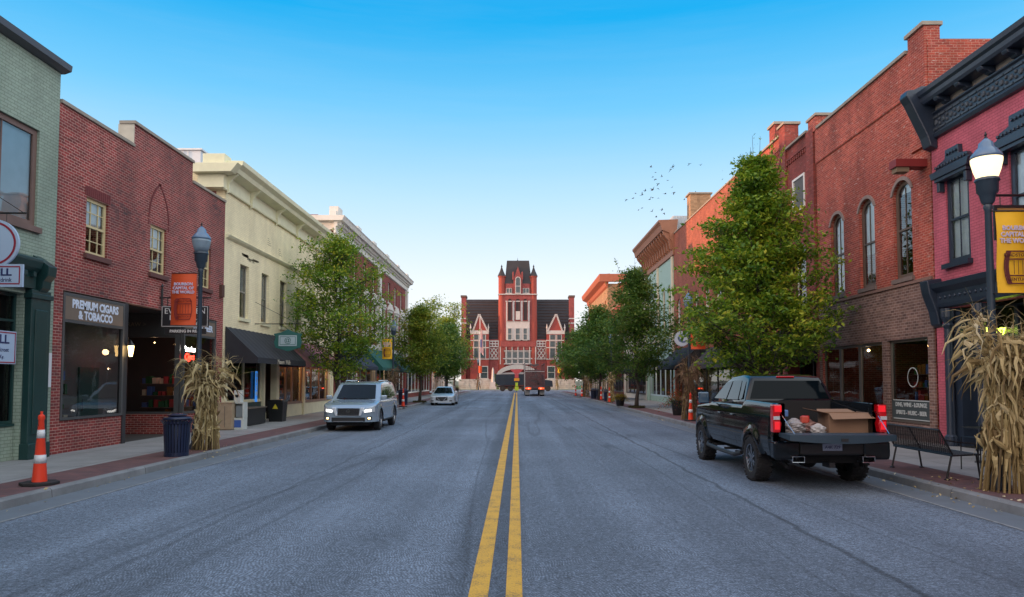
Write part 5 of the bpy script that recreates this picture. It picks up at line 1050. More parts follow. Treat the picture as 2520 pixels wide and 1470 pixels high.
for lb, x, y in (('orange cone beside the left front corner of the black pickup', 7.6, 32.1), ('orange cone on the left pavement beyond the corn bundle', -7.6, 49), ('orange cone left of the flower tub on the right pavement', 7.45, 59), ('orange cone between the two dark bins on the right', 7.7, 67), ('orange cone, right one of the far pair near the crossing', 7.1, 80), ('orange cone, left one of the far pair near the crossing', 6.75, 84)):
    again(c0, lb, (x, y, .15))
NB = M('navy bin paint', (.012, .02, .055), .3, var=.2)
def bin_(label, x, y, m=NB):
    r = thing('trash_can', label, 'trash can', (0, 0, 0), 0, 'dark slatted trash cans')
    MB().lathe([(.22, .02), (.27, .75), (.0, .76)], (0, 0, 0), 20).build('liner', M('bin liner', (.01, .012, .03), .5), r, smooth=True)
    s = MB()
    for k in range(26):
        a = k / 26 * 6.2832; M_ = Matrix.Rotation(a, 4, 'Z'); st = len(s.v)
        s.add([(.255, -.024, .06), (.262, -.024, .06), (.262, .024, .06), (.255, .024, .06), (.29, -.024, .74), (.297, -.024, .74), (.297, .024, .74), (.29, .024, .74), (.36, -.02, .84), (.366, -.02, .83), (.366, .02, .83), (.36, .02, .84)],
              [(0, 4, 5, 1), (1, 5, 6, 2), (2, 6, 7, 3), (3, 7, 4, 0), (4, 8, 9, 5), (5, 9, 10, 6), (6, 10, 11, 7), (7, 11, 8, 4)]); s.xf(M_, st)
    s.build('slats', m, r)
    MB().lathe([(.25, 0), (.27, .0), (.27, .08), (.25, .08)], (0, 0, 0), 24).build('hoop', m, r)
    MB().lathe([(.30, .76), (.315, .76), (.315, .80), (.30, .80)], (0, 0, 0), 24).build('hoop', m, r)
    MB().lathe([(.30, .84), (.32, .86), (.29, .90), (.17, .93), (.15, .92)], (0, 0, 0), 24).build('lid', m, r, smooth=True)
    for a in (0.6, 2.7, 4.8): MB().tube([(.28 * math.cos(a), .28 * math.sin(a), .76), (.27 * math.cos(a), .27 * math.sin(a), .88)], .012, 5).build('lid_post', m, r)
    MB().lathe([(.001, .99), (.12, .985), (.22, .96), (.23, .945)], (0, 0, 0), 20).build('rain_cap', m, r, smooth=True)
    r.location = (x, y, .15); return r
b0 = bin_('navy slatted trash can in front of the corn bundle on the left', -7.93, 17.15)
again(b0, 'dark trash can just left of the flower tub on the right pavement', (7.7, 62.6, .15)); again(b0, 'left one of two dark trash cans under the third right tree', (7.5, 71.5, .15)); again(b0, 'right one of two dark trash cans under the third right tree', (7.95, 70.5, .15)); again(b0, 'dark trash can beyond the cone on the left pavement', (-8.3, 53.5, .15), s=1.2)
def planter(label, x, y, h, rad, stops, seed, spread=.5, fh=.5):
    r = thing('flower_planter', label, 'planter', (0, 0, 0), 0, 'flower planters on the pavements'); rg = np.random.default_rng(seed)
    MB().lathe([(rad * .7, 0), (rad * .75, .05), (rad, h * .85), (rad * 1.1, h * .88), (rad * 1.1, h), (rad * .95, h), (rad * .9, h * .9), (0, h * .9)], (0, 0, 0), 20).build('pot', BLACK, r, auto=40)
    n = 1300; q = rg.normal(size=(n, 3)) * np.array([spread * .5, spread * .5, fh * .35]); q[:, 2] = np.abs(q[:, 2]) + h * .9 - np.clip(np.hypot(q[:, 0], q[:, 1]) - rad, 0, 1) * .8; V, F = leaves(q, .07, rg)
    npmesh('flowers', V, F, leafmat('planter leaves ' + str(seed), stops), r); r.location = (x, y, .15); return r
planter('tall planter of red, orange and yellow leaves beside the pickup', 8.15, 37.3, .75, .3, [(0, (.02, .06, .01)), (.4, (.10, .13, .02)), (.55, (.35, .05, .03)), (.75, (.5, .12, .03)), (1, (.6, .45, .05))], 61, .75, .95)
planter('black tub of yellow chrysanthemums on the right pavement', 7.15, 50.8, .6, .34, [(0, (.03, .07, .01)), (.4, (.25, .18, .02)), (1, (.55, .38, .03))], 62, .5, .4)
planter('small flower pot beside the far end of the left kerb', -8.0, 96, .7, .4, [(0, (.03, .05, .01)), (.5, (.2, .1, .05)), (1, (.4, .3, .1))], 63, .6, .8)
planter('low red flower pot in front of the long brick building', 8.9, 35.2, .5, .3, [(0, (.03, .05, .01)), (.5, (.25, .03, .03)), (1, (.45, .06, .04))], 64, .5, .5)
# perforated steel bench, back towards the street
r = thing('metal_bench', 'black perforated metal bench with its back to the street', 'bench', (0, 0, 0)); L_ = 2.0
def perf(mb, p0, p1, y0, y1, n1=14, n2=40, t=.008):   # diamond expanded-metal panel between two edges
    p0, p1 = Vector((p0[0], 0, p0[1])), Vector((p1[0], 0, p1[1])); nrm = (p1 - p0).cross(Vector((0, 1, 0))).normalized() * t
    dl = (p1 - p0).length; ln = y1 - y0; st = dl / 7
    def pt(y, s): q = p0.lerp(p1, s / dl); return Vector((q.x, y0 + y, q.z))
    k = -dl
    while k < ln + dl:
        for sg in (1, -1):
            a0_, a1_ = (k, k + dl) if sg > 0 else (k + dl, k)
            s0, s1 = 0.0, dl
            def cl(ya, yb, sa, sb):
                d_ = yb - ya; t0, t1 = 0.0, 1.0
                for lim, f in ((0, 1), (ln, -1)):
                    fa, fb = (ya - lim) * f, (yb - lim) * f
                    if fa < 0 and fb < 0: return None
                    if fa < 0: t0 = max(t0, fa / (fa - fb))
                    elif fb < 0: t1 = min(t1, fa / (fa - fb))
                return None if t1 - t0 < .02 else (ya + d_ * t0, sa + (sb - sa) * t0, ya + d_ * t1, sa + (sb - sa) * t1)
            c = cl(a0_, a1_, s0, s1)
            if c:
                A, B = pt(c[0], c[1]), pt(c[2], c[3]); mb.tube([A, B], .0075, 4, cap=False)
        k += .062
seat = MB(); perf(seat, (.10, .43), (.58, .45), .02, L_ - .02); seat.tube([(.10, 0, .43), (.58, 0, .45), (.58, L_, .45), (.10, L_, .43), (.10, 0, .43)], .016, 6); seat.build('seat', BLACK, r)
bk = MB(); perf(bk, (.10, .46), (-.12, .88), .02, L_ - .02); bk.tube([(.10, 0, .46), (-.12, 0, .88), (-.12, L_, .88), (.10, L_, .46), (.10, 0, .46)], .016, 6); bk.tube([(-.01, L_ / 2, .67), (-.12, L_ / 2, .88)], .014, 6); bk.tube([(-.01, L_ / 2, .67), (.10, L_ / 2, .46)], .014, 6); bk.build('backrest', BLACK, r)
for y in (.06, L_ - .06):
    for p in ([(.12, y, .43), (.03, y, .03)], [(.56, y, .44), (.62, y, .03)]):
        MB().tube(p, .018, 8).lathe([(.05, 0), (.05, .012), (.02, .03)], (p[1][0], y, 0), 10).build('leg', BLACK, r)
for y in (.03, L_ - .03): MB().tube([(-.02, y, .70), (.25, y, .66), (.52, y, .64), (.58, y, .45)], .014, 6).build('armrest', BLACK, r)
r.location = (7.56, 12.95, .15)
# bistro table and chair
r = thing('bistro_table', 'black cafe table before the navy shopfront behind the corn stalks', 'table', (0, 0, 0)); MB().box(-.4, .4, -.4, .4, .73, .75).build('table_top', BLACK, r, bevel=.006); MB().lathe([(.3, 0), (.28, .02), (.03, .06), (.03, .73)], (0, 0, 0), 16).build('pedestal', BLACK, r); r.location = (10.1, 15.7, .15)
def chair(label, x, y, rz):
    r = thing('patio_chair', label, 'chair', (0, 0, 0), 0, 'black slatted patio chairs'); s = MB()
    for k in range(7): s.box(-.22 + k * .065, -.18 + k * .065, -.22, .22, .44, .452)
    s.build('seat', BLACK, r); s = MB()
    for k in range(6): s.mbox(Matrix.Translation((-.24 - k * .012, 0, .54 + k * .065)), .014, .44, .045)
    s.build('backrest', BLACK, r)
    for sx in (-.22, .22):
        for sy in (-.22, .22): MB().tube([(sx, sy, 0 if sx > 0 else 0), (sx * .98, sy, .45 if sx > 0 else .5)] + ([(-.31, sy, .92)] if sx < 0 else [(.2, sy, .64), (-.26, sy, .66)]), .012, 6).build('leg', BLACK, r)
    r.location = (x, y, .15); r.rotation_euler = (0, 0, rz); return r
c1 = chair('black slatted patio chair behind the right end of the bench', 9.05, 14.4, R(100)); again(c1, 'black slatted patio chair half hidden behind the corn stalks', (9.6, 13.4, .15), rz=R(60))
# newspaper boxes, shop furniture on the left
r = thing('wooden_crate_box', 'tall plain wooden box beside the white newspaper rack', 'box', (0, 0, 0)); WD = M('weathered plywood', (.36, .28, .19), .8, var=.3, vs=6)
k = MB().box(-.25, .25, -.2, .2, .02, .95); k.build('case', WD, r, bevel=.01); MB().box(-.27, .27, -.22, .22, .952, .98).build('lid', WD, r, bevel=.006); MB().box(-.01, .01, -.207, -.202, .1, .85).build('painted_strip', M('dark strip', (.15, .12, .10), .8), r); r.location = (-10.35, 26.2, .15)
r = thing('newspaper_rack', 'white metal newspaper rack with coin box and blue paper', 'newspaper box', (0, 0, 0)); WM = M('white enamel', (.55, .60, .58), .4, var=.2)
MB().box(-.2, .2, -.2, .2, .0, .42).build('base', WM, r, bevel=.01); f = MB(); f.box(-.2, -.16, -.2, .2, .422, .98); f.box(.16, .2, -.2, .2, .422, .98); f.box(-.16, .16, -.2, .2, .93, .98); f.box(-.16, .16, .16, .2, .422, .93); f.build('display_frame', WM, r)
MB().quad((-.16, -.17, .43), (.16, -.17, .43), (.16, -.17, .93), (-.16, -.17, .93)).build('pane', SHOPGLASS, r); MB().box(-.15, .15, -.05, -.04, .45, .85).build('newspaper', PAPER, r); MB().box(-.16, .08, -.18, .1, .982, 1.4).build('coin_box', WM, r, bevel=.01); MB().box(-.12, .12, -.206, -.201, .08, .34).build('paper_ad', M('blue print', (.05, .12, .4), .5), r); MB().box(-.12, .0, -.186, -.181, 1.15, 1.25).build('coin_slot', BLACK, r)
r.location = (-9.98, 26.45, .15)
r = thing('display_bench', 'long low black display counter under the black awning', 'counter', (0, 0, 0)); MB().box(-.25, .25, -1.3, 1.3, .03, .66).build('cabinet', M('black panel', (.012, .015, .018), .5), r, bevel=.01); MB().box(-.29, .29, -1.34, 1.34, .662, .70).build('top', M('grey worn top', (.14, .12, .10), .7, var=.4), r); r.location = (-10.55, 28.8, .15)
r = thing('recycling_bin', 'black square bin with a yellow sticker beside the shop door', 'bin', (0, 0, 0)); MB().add([(-.28, -.28, 0), (.28, -.28, 0), (.28, .28, 0), (-.28, .28, 0), (-.33, -.33, .85), (.33, -.33, .85), (.33, .33, .85), (-.33, .33, .85)], [(0, 3, 2, 1), (4, 5, 6, 7), (0, 1, 5, 4), (1, 2, 6, 5), (2, 3, 7, 6), (3, 0, 4, 7)]).build('body', M('black plastic', (.01, .012, .014), .4), r, bevel=.02); MB().prism([(-.35, .852), (.35, .852), (.3, .93), (-.3, .93)], 'y', -.35, .35).build('lid', M('black plastic', (.01, .012, .014), .4), r, bevel=.015); MB().prism([(-.12, .55), (.12, .55), (0, .76)], 'y', -.335, -.325).build('sticker', M('yellow sticker', (.6, .5, .03), .5), r); r.location = (-10.3, 31.6, .15)
r = thing('open_flag_sign', 'tall blue and white open sign standing in the shop window', 'sign', (0, 0, 0)); MB().box(-.01, .01, -.13, .13, 1.0, 2.3).build('panel', M('blue sign', (.05, .25, .75), .5, emit=(.05, .3, .9), es=.25), r)
for k, c_ in enumerate('OPEN'): text(c_, .24, (.013, 0, 2.12 - k * .26), (0, 1, 0), (0, 0, 1), PAPER, r, bold=.01)
r.location = (BL - .10, 31.2, .0)
# ================================================================== HANGING SIGNS
NVY = M('sign navy edge', (.02, .03, .12), .5); MAR = M('sign maroon edge', (.28, .015, .04), .5); LBL = M('pale blue sign face', (.38, .50, .68), .5, var=.05)
r = thing('hanging_sign', 'round topped pale blue hanging sign with maroon rims at the left edge', 'hanging sign', (-10.4, 14.6, 4.5)); Y = 14.6; cx = -10.58
MB().box(-11, -9.93, Y, Y + .05, 3.78, 4.24).build('board', LBL, r); q = MB(); 
for k in range(40): a0_, a1_ = k / 40 * 6.2832, (k + 1) / 40 * 6.2832; pass
MB().prism([(cx + .55 * math.cos(k / 40 * 6.2832), 4.66 + .5 * math.sin(k / 40 * 6.2832)) for k in range(40)], 'y', Y + .005, Y + .055).build('disc', LBL, r)
for (ra, rb_, m_, yy) in ((.50, .455, MAR, -.002),):
    q = MB(); n = 48
    for k in range(n): a, b_ = k / n * 6.2832, (k + 1) / n * 6.2832; q.add([(cx + ra * math.cos(a), Y + yy, 4.66 + ra * .9 * math.sin(a)), (cx + ra * math.cos(b_), Y + yy, 4.66 + ra * .9 * math.sin(b_)), (cx + rb_ * math.cos(b_), Y + yy, 4.66 + rb_ * .9 * math.sin(b_)), (cx + rb_ * math.cos(a), Y + yy, 4.66 + rb_ * .9 * math.sin(a))], [(0, 3, 2, 1)])
    q.build('rim', m_, r)
q = MB()
for (xa, xb, za, zb) in ((-10.98, -9.98, 4.175, 4.2), (-10.98, -9.98, 3.83, 3.855), (-10.0, -9.975, 3.856, 4.174)): q.box(xa, xb, Y - .004, Y - .001, za, zb)
q.build('rim', MAR, r); text('MILL', .20, (-10.38, Y - .003, 4.07), (1, 0, 0), (0, 0, 1), NVY, r, bold=.006, sx=1.15); text('food & drink', .12, (-10.42, Y - .003, 3.92), (1, 0, 0), (0, 0, 1), NVY, r, sx=.9); text('S', .5, (cx, Y - .002, 4.68), (1, 0, 0), (0, 0, 1), NVY, r)
MB().tube([(-11, Y + .02, 5.28), (-9.9, Y + .02, 5.28)], .02, 6).tube([(-11, Y + .02, 5.95), (-9.98, Y + .02, 5.30)], .008, 4).tube([(-10.3, Y + .02, 5.28), (-10.3, Y + .02, 5.1)], .008, 4).build('bracket', BLACK, r)
r = thing('window_sign', 'pale blue sign board with maroon rim hung in the green shopfront', 'sign', (BL, 15.4, 2.6)); MB().box(BL - .02, BL + .02, 14.6, 16.02, 2.26, 2.97).build('board', LBL, r)
q = MB(); 
for (ya, yb, za, zb) in ((14.62, 16.0, 2.92, 2.945), (14.62, 16.0, 2.28, 2.305), (15.97, 15.995, 2.306, 2.919)): q.box(BL + .021, BL + .024, ya, yb, za, zb)
q.build('rim', MAR, r); text('MILL', .26, (BL + .022, 15.48, 2.78), (0, 1, 0), (0, 0, 1), NVY, r, bold=.006, sx=1.2); text('117 Third Street', .13, (BL + .022, 15.35, 2.56), (0, 1, 0), (0, 0, 1), NVY, r); text('est. 1890  Ky.', .11, (BL + .022, 15.35, 2.41), (0, 1, 0), (0, 0, 1), NVY, r)
Y = 22.4; BKS = M('sign black face', (.012, .012, .018), .5); WTS = M('sign white lettering', (.62, .62, .64), .5)
r = thing('liquor_sign', 'black hanging liquor shop sign with white lettering behind the orange banner', 'hanging sign', (-10.2, Y, 4)); MB().box(-10.93, -9.48, Y, Y + .06, 3.54, 4.2).build('board', BKS, r)
q = MB(); q.box(-10.91, -9.5, Y - .004, Y - .001, 4.165, 4.18); q.box(-10.91, -9.5, Y - .004, Y - .001, 3.56, 3.575); q.box(-10.91, -10.895, Y - .004, Y - .001, 3.576, 4.164); q.box(-9.515, -9.5, Y - .004, Y - .001, 3.576, 4.164); q.build('border', WTS, r)
text('EVERGREEN', .245, (-10.2, Y - .003, 4.03), (1, 0, 0), (0, 0, 1), WTS, r, sx=.97); text('LIQUORS', .23, (-10.2, Y - .003, 3.83), (1, 0, 0), (0, 0, 1), WTS, r); text('SINCE 1946', .17, (-10.2, Y - .003, 3.65), (1, 0, 0), (0, 0, 1), WTS, r)
MB().box(-10.8, -9.55, Y + .01, Y + .05, 3.33, 3.5).build('lower_board', BKS, r); text('PARKING IN REAR', .12, (-10.17, Y + .006, 3.415), (1, 0, 0), (0, 0, 1), WTS, r, bold=.003)
MB().tube([(-11, Y + .03, 4.45), (-9.42, Y + .03, 4.45)], .025, 6).tube([(-10.75, Y + .03, 4.45), (-10.75, Y + .03, 4.2)], .012, 5).tube([(-9.65, Y + .03, 4.45), (-9.65, Y + .03, 4.2)], .012, 5).tube([(-10.93, Y + .03, 4.2), (-10.93, Y + .03, 4.75)], .035, 6).lathe([(.001, 4.75), (.05, 4.8), (.001, 4.9)], (-10.93, Y + .03, 0), 8).build('bracket', BLACK, r)
for z in (3.5,): MB().tube([(-10.7, Y + .03, 3.5), (-10.7, Y + .03, 3.54)], .01, 5).build('link', BLACK, r)
r = thing('neon_sign', 'white and red neon script sign glowing in the brick shop window', 'neon sign', (BL - .12, 24.55, 2.7)); NW = M('white neon', (1, 1, 1), .5, emit=(1, .93, .85), es=5); NR = M('red neon', (1, .05, .02), .5, emit=(1, .02, .01), es=7)
text('Premium', .26, (BL - .07, 24.72, 2.96), (0, 1, 0), (0, 0, 1), NW, r, ext=.01, shear=.25, sx=.9); text('Cigars', .3, (BL - .07, 24.72, 2.70), (0, 1, 0), (0, 0, 1), NR, r, ext=.01, shear=.25, sx=.9, bold=.006)
r = thing('wall_lantern', 'lit black wall lantern on the shop corner post', 'lantern', (BL + .12, 20.56, 2.7)); MB().lathe([(.05, 2.58), (.09, 2.86), (.085, 2.88)], (BL + .14, 20.56, 0), 6).build('glass', M('lantern glass', (1, .8, .5), .3, emit=(1, .62, .22), es=4), r)
MB().lathe([(.11, 2.88), (.04, 2.98), (.01, 3.03)], (BL + .14, 20.56, 0), 6).lathe([(.01, 2.5), (.055, 2.58)], (BL + .14, 20.56, 0), 6).tube([(BL, 20.56, 2.8), (BL + .06, 20.56, 3.06), (BL + .14, 20.56, 3.03)], .012, 5).build('frame', BLACK, r)
l = bpy.data.lights.new('lamp_light', 'POINT'); l.energy = 4; l.color = (1, .6, .28); l.shadow_soft_size = .08; o = bpy.data.objects.new('lamp_light', l); COL.objects.link(o); o.parent = r; o.location = (.32, -.05, 0)
Y = 30.6; r = thing('green_hanging_sign', 'dark green shaped hanging sign over the black awning', 'hanging sign', (-9.6, Y, 3.7)); TG = M('sign green', (.015, .11, .10), .5)
MB().prism([(-10.12, 3.28), (-9.92, 3.22), (-9.6, 3.12), (-9.28, 3.22), (-9.08, 3.28), (-9.02, 3.5), (-9.08, 3.72), (-9.0, 3.86), (-9.3, 3.92), (-9.6, 4.05), (-9.9, 3.92), (-10.2, 3.86), (-10.12, 3.72), (-10.18, 3.5)], 'y', Y, Y + .06).build('board', TG, r, bevel=.01)
MB().box(-9.98, -9.22, Y - .008, Y - .001, 3.35, 3.80).build('face', M('sign pale face', (.35, .45, .50), .5), r); q = MB(); q.box(-9.93, -9.27, Y - .012, Y - .009, 3.40, 3.42); q.box(-9.93, -9.27, Y - .012, Y - .009, 3.73, 3.75); q.box(-9.93, -9.91, Y - .012, Y - .009, 3.421, 3.729); q.box(-9.29, -9.27, Y - .012, Y - .009, 3.421, 3.729); q.build('border', TG, r); text('@', .3, (-9.6, Y - .012, 3.59), (1, 0, 0), (0, 0, 1), TG, r)
MB().tube([(-11, Y + .03, 4.28), (-8.9, Y + .03, 4.28)], .02, 6).tube([(-9.9, Y + .03, 4.28), (-9.9, Y + .03, 3.95)], .01, 5).tube([(-9.3, Y + .03, 4.28), (-9.3, Y + .03, 3.95)], .01, 5).tube([(-11, Y + .03, 5.2), (-9.2, Y + .03, 4.28)], .008, 4).build('bracket', BLACK, r)
Y = 42; cx = aty(1678, 834, Y)[0]; cz = aty(1678, 834, Y)[1]; r = thing('round_gear_sign', 'round white hanging sign with a toothed rim by the tall right tree', 'hanging sign', (cx, Y, cz)); SG = M('sign pale grey blue', (.45, .52, .62), .5); q = MB(); pts = []
for k in range(60): rr = .46 if k % 2 else .40; pts.append((cx + rr * math.cos(k / 60 * 6.2832), cz + rr * math.sin(k / 60 * 6.2832)))
MB().prism(pts, 'y', Y, Y + .05).build('disc', SG, r); text('C', .72, (cx, Y - .004, cz), (1, 0, 0), (0, 0, 1), M('sign blue grey', (.10, .16, .28), .5), r, bold=.02); MB().tube([(BR, Y + .03, cz + .6), (cx - .1, Y + .03, cz + .6)], .02, 6).tube([(cx, Y + .03, cz + .6), (cx, Y + .03, cz + .4)], .01, 5).build('bracket', BLACK, r)
Y = 16.0; r = thing('bracket_sign', 'brown framed hanging sign above the yellow banner', 'hanging sign', (11, Y, 6)); q = MB(); q.box(10.55, 11.6, Y, Y + .05, 5.72, 5.78); q.box(10.55, 11.6, Y, Y + .05, 5.0, 5.06); q.box(10.55, 10.62, Y, Y + .05, 5.061, 5.719); q.box(11.53, 11.6, Y, Y + .05, 5.061, 5.719); q.build('frame', BLACK, r); MB().box(10.625, 11.525, Y + .01, Y + .04, 5.065, 5.715).build('board', M('ochre board', (.30, .17, .05), .6), r); MB().tube([(BR, Y + .02, 6.0), (10.45, Y + .02, 6.0)], .03, 6).tube([(10.7, Y + .02, 6.0), (10.7, Y + .02, 5.78)], .012, 5).tube([(11.4, Y + .02, 6.0), (11.4, Y + .02, 5.78)], .012, 5).build('bracket', BLACK, r)
# ================================================================== VEHICLES
CGL = M('car glass', (.004, .008, .012), .03, var=0, spec=.28); BLP = M('black car paint', (.003, .006, .010), .06, var=0, spec=.5); SLP = M('silver blue car paint', (.32, .42, .52), .22, metal=.4, var=0, coat=1.0); GRP = M('grey sedan paint', (.50, .56, .62), .30, metal=.3, var=0, coat=1.0)
RIMM = M('alloy rim', (.35, .36, .38), .25, 1); BRIM = M('dark alloy rim', (.20, .23, .27), .22, .8); PLB = M('black trim plastic', (.018, .019, .022), .5, var=.1)
TAIL = M('red tail lamp', (.30, .003, .006), .12, var=0, coat=1, emit=(.9, .01, .02), es=.06); HEAD = M('lit head lamp', (.9, .92, .95), .1, emit=(1, .96, .86), es=2.2); FOG = M('amber fog lamp', (1, .8, .5), .1, emit=(1, .62, .25), es=3); LENS = M('clear lamp lens', (.5, .55, .6), .08, coat=1)
def wheel(root, x, y, rad, wd, out, rimm, knob=False, n=40):
    """wheel at (x, y); out = +1/-1 direction of the outer face"""
    h = wd / 2; pr = [(.001, -h * .25), (rad * .61, -h * .25), (rad * .62, -h * .9), (rad * .70, -h), (rad * .93, -h * .98), (rad, -h * .72), (rad, h * .72), (rad * .93, h * .98), (rad * .70, h), (rad * .62, h * .9), (rad * .61, h * .25), (.001, h * .25)]
    t = MB().lathe(pr, (x, y, rad), n, ax='x')
    if knob:
        for k in range(34):
            a = k / 34 * 6.2832
            for dx in (-.36, 0, .36):
                st = len(t.v); t.box(-.045, .045, -.026, .026, 0, .016); t.xf(Matrix.Translation((x + dx * wd, y, rad)) @ Matrix.Rotation(a + dx * .25, 4, 'X') @ Matrix.Translation((0, 0, rad - .003)) @ Matrix.Rotation(.4 * (1 if k % 2 else -1), 4, 'Z'), st)
    w = t.build('wheel', RUB, root, auto=30)
    r = MB(); xo = x + out * h * .82; r.lathe([(rad * .60, 0), (rad * .63, out * .02), (rad * .58, out * .012), (rad * .56, -out * .05)], (xo, y, rad), n, ax='x', caps=False)
    r.lathe([(rad * .17, -out * .05), (rad * .15, out * .0), (.001, out * .005)], (xo, y, rad), 16, ax='x')
    for k in range(6):
        a = k / 6 * 6.2832
        for da in (-.17, .17): r.mbox(Matrix.Translation((xo - out * .02, y, rad)) @ Matrix.Rotation(a + da, 4, 'X') @ Matrix.Translation((0, 0, rad * .35)), .03, rad * .085, rad * .46)
    r.build('rim', rimm, w, auto=35); return w
def interp(tab, x):
    for (a, va), (b, vb) in zip(tab[:-1], tab[1:]):
        if x <= b: t = max(0, (x - a) / (b - a)); t = t * t * (3 - 2 * t) * .35 + t * .65; return va + (vb - va) * t
    return tab[-1][1]
def shell_body(root, m, y0, y1, top, zlow, axles, wr, W, hwf, nrow=14, step=.045, inner=None, zc=None):
    """car body skin: stations along y; wheel arches rise round the axles"""
    zc = zc or wr; ys = sorted(set([round(y0 + i * step, 4) for i in range(int((y1 - y0) / step) + 1)] + [y1])); V = []; rows = None
    if inner: ys = sorted(set(ys + [inner[0] - .002, inner[0] + .002]))
    for y in ys:
        zb = zlow
        for ya in axles:
            d_ = wr * 1.17 ; q = d_ * d_ - (y - ya) ** 2
            if q > 0: zb = max(zb, zc + math.sqrt(q) * 1.0)
        zt = interp(top, y); zb = min(zb, zt - .12); half = []
        for j in range(nrow + 1): z = zb + (zt - .035 - zb) * j / nrow; half.append((hwf(y, z), z))
        xt = half[-1][0]
        if inner and y < inner[0]: half += [(xt - .015, zt - .008), (xt - .03, zt), (xt - .12, zt), (xt - .13, zt - .02), (xt - .135, inner[1]), (0, inner[1])]
        else: half += [(xt - .018, zt - .012), (xt - .05, zt + .002), (xt * .75, zt + .02), (xt * .5, zt + .03), (xt * .25, zt + .035), (0, zt + .036)]
        ring = [(-x, y, z) for x, z in half] + [(x, y, z) for x, z in half[-2::-1]]; rows = len(ring); V += ring
    F = [];
    for i in range(len(ys) - 1):
        for j in range(rows - 1): a = i * rows + j; F.append((a, a + rows, a + rows + 1, a + 1))
    n = len(ys)
    F.append(tuple(range((n - 1) * rows, n * rows)))
    if not inner: F.append(tuple(range(rows - 1, -1, -1)))
    mb = MB(); mb.add(V, F); return mb.build('body', m, root, auto=38)
def cabin(root, prof, wb, wr_, zb, zr, m, bevel=.05):
    X = lambda z: wb + (wr_ - wb) * max(0, z - zb) / (zr - zb)
    n = len(prof); V = [(-X(z), y, z) for y, z in prof] + [(X(z), y, z) for y, z in prof]
    F = [tuple(range(n)), tuple(range(2 * n - 1, n - 1, -1))] + [(i, i + n, (i + 1) % n + n, (i + 1) % n) for i in range(n)]
    o = MB().add(V, F).build('cabin', m, root, bevel=bevel, seg=4); me = o.data; me.polygons.foreach_set('use_smooth', [True] * len(me.polygons)); return o, X
def side_glass(root, polys, X, off=.004, m=None):
    for P in polys:
        for s in (-1, 1): MB().add([(s * (X(z) + off), y, z) for y, z in P], [tuple(range(len(P)))[::1 if s > 0 else -1]]).build('side_window', m or CGL, root)
def patch(xl, xr, zb, zt, yf, off=.006, n=10, th=.02):
    """curved panel on the nose; zb/zt functions of x"""
    mb = MB(); V = []
    for i in range(n + 1):
        x = xl + (xr - xl) * i / n; y = yf(x) + off; V += [(x, y, zb(x)), (x, y, zt(x)), (x, y - th, zt(x)), (x, y - th, zb(x))]
    F = []
    for i in range(n): a = i * 4; F += [(a, a + 4, a + 5, a + 1), (a + 1, a + 5, a + 6, a + 2), (a + 2, a + 6, a + 7, a + 3), (a + 3, a + 7, a + 4, a)]
    F += [(0, 1, 2, 3), (n * 4 + 3, n * 4 + 2, n * 4 + 1, n * 4)]; return mb.add(V, F)
def K(c): return lambda x: c
# ---------------- black pickup, tailgate down
T = thing('pickup_truck', 'black crew cab pickup truck with its tailgate down at the right kerb', 'pickup truck', (0, 0, 0))
AX = (-1.75, 2.0); WRd = .425
def hw_t(y, z):
    w_ = 1.0 - .16 * max(0, .82 - z) ** 1.1 - .75 * max(0, z - 1.2) ** 1.7 + .014 * math.sin((z - .55) * 7)
    for a in AX:
        d_ = math.hypot(y - a, z - WRd) - WRd * 1.17
        if -.05 < d_ < .14: w_ += .05 * (1 - abs(d_ - .02) / .13) if d_ < .15 else 0
    if y > 2.5: w_ -= .22 * ((y - 2.5) / .5) ** 2
    if y < -2.75: w_ -= .02
    return w_
body = shell_body(T, BLP, -2.9, 2.98, [(-2.9, 1.50), (-1.1, 1.52), (-1.0, 1.42), (1.3, 1.42), (1.5, 1.38), (2.6, 1.30), (2.9, 1.22), (2.98, 1.10)], .56, AX, WRd, 1.0, hw_t, inner=(-1.05, .93))
cab, Xc = cabin(T, [(-1.08, 1.38), (1.62, 1.36), (1.35, 1.48), (.62, 1.93), (.35, 2.0), (-.4, 2.03), (-.82, 1.98), (-.90, 1.92), (-1.08, 1.5)], .945, .70, 1.42, 2.03, BLP, .06)
side_glass(cab, [[(.22, 1.50), (1.2, 1.50), (.64, 1.86), (.22, 1.90)], [(-.62, 1.51), (.14, 1.50), (.14, 1.905), (-.42, 1.905)], [(-.88, 1.54), (-.68, 1.52), (-.50, 1.88), (-.74, 1.88)]], Xc, .006)
yb = lambda z: -1.08 + (z - 1.5) * .43
MB().add([(-.80, yb(1.54) - .012, 1.54), (.80, yb(1.54) - .012, 1.54), (.66, yb(1.90) - .012, 1.90), (-.66, yb(1.90) - .012, 1.90)], [(0, 1, 2, 3)]).build('rear_window', M('tinted rear glass', (.003, .006, .009), .03, var=0, spec=.12), cab)
q = MB(); q.box(-.30, -.285, yb(1.72) - .016 - .08, yb(1.72) + .07, 1.56, 1.89); q.xf(Matrix.Identity(4)); 
MB().add([(.60 + 0, .72, 1.90), (-.60, .72, 1.90), (-.82, 1.33, 1.50), (.82, 1.33, 1.50)], [(0, 1, 2, 3)]).build('windshield', CGL, cab)
MB().box(-.18, .18, -.86, -.80, 1.965, 1.995).build('brake_lamp', TAIL, cab, bevel=.008)
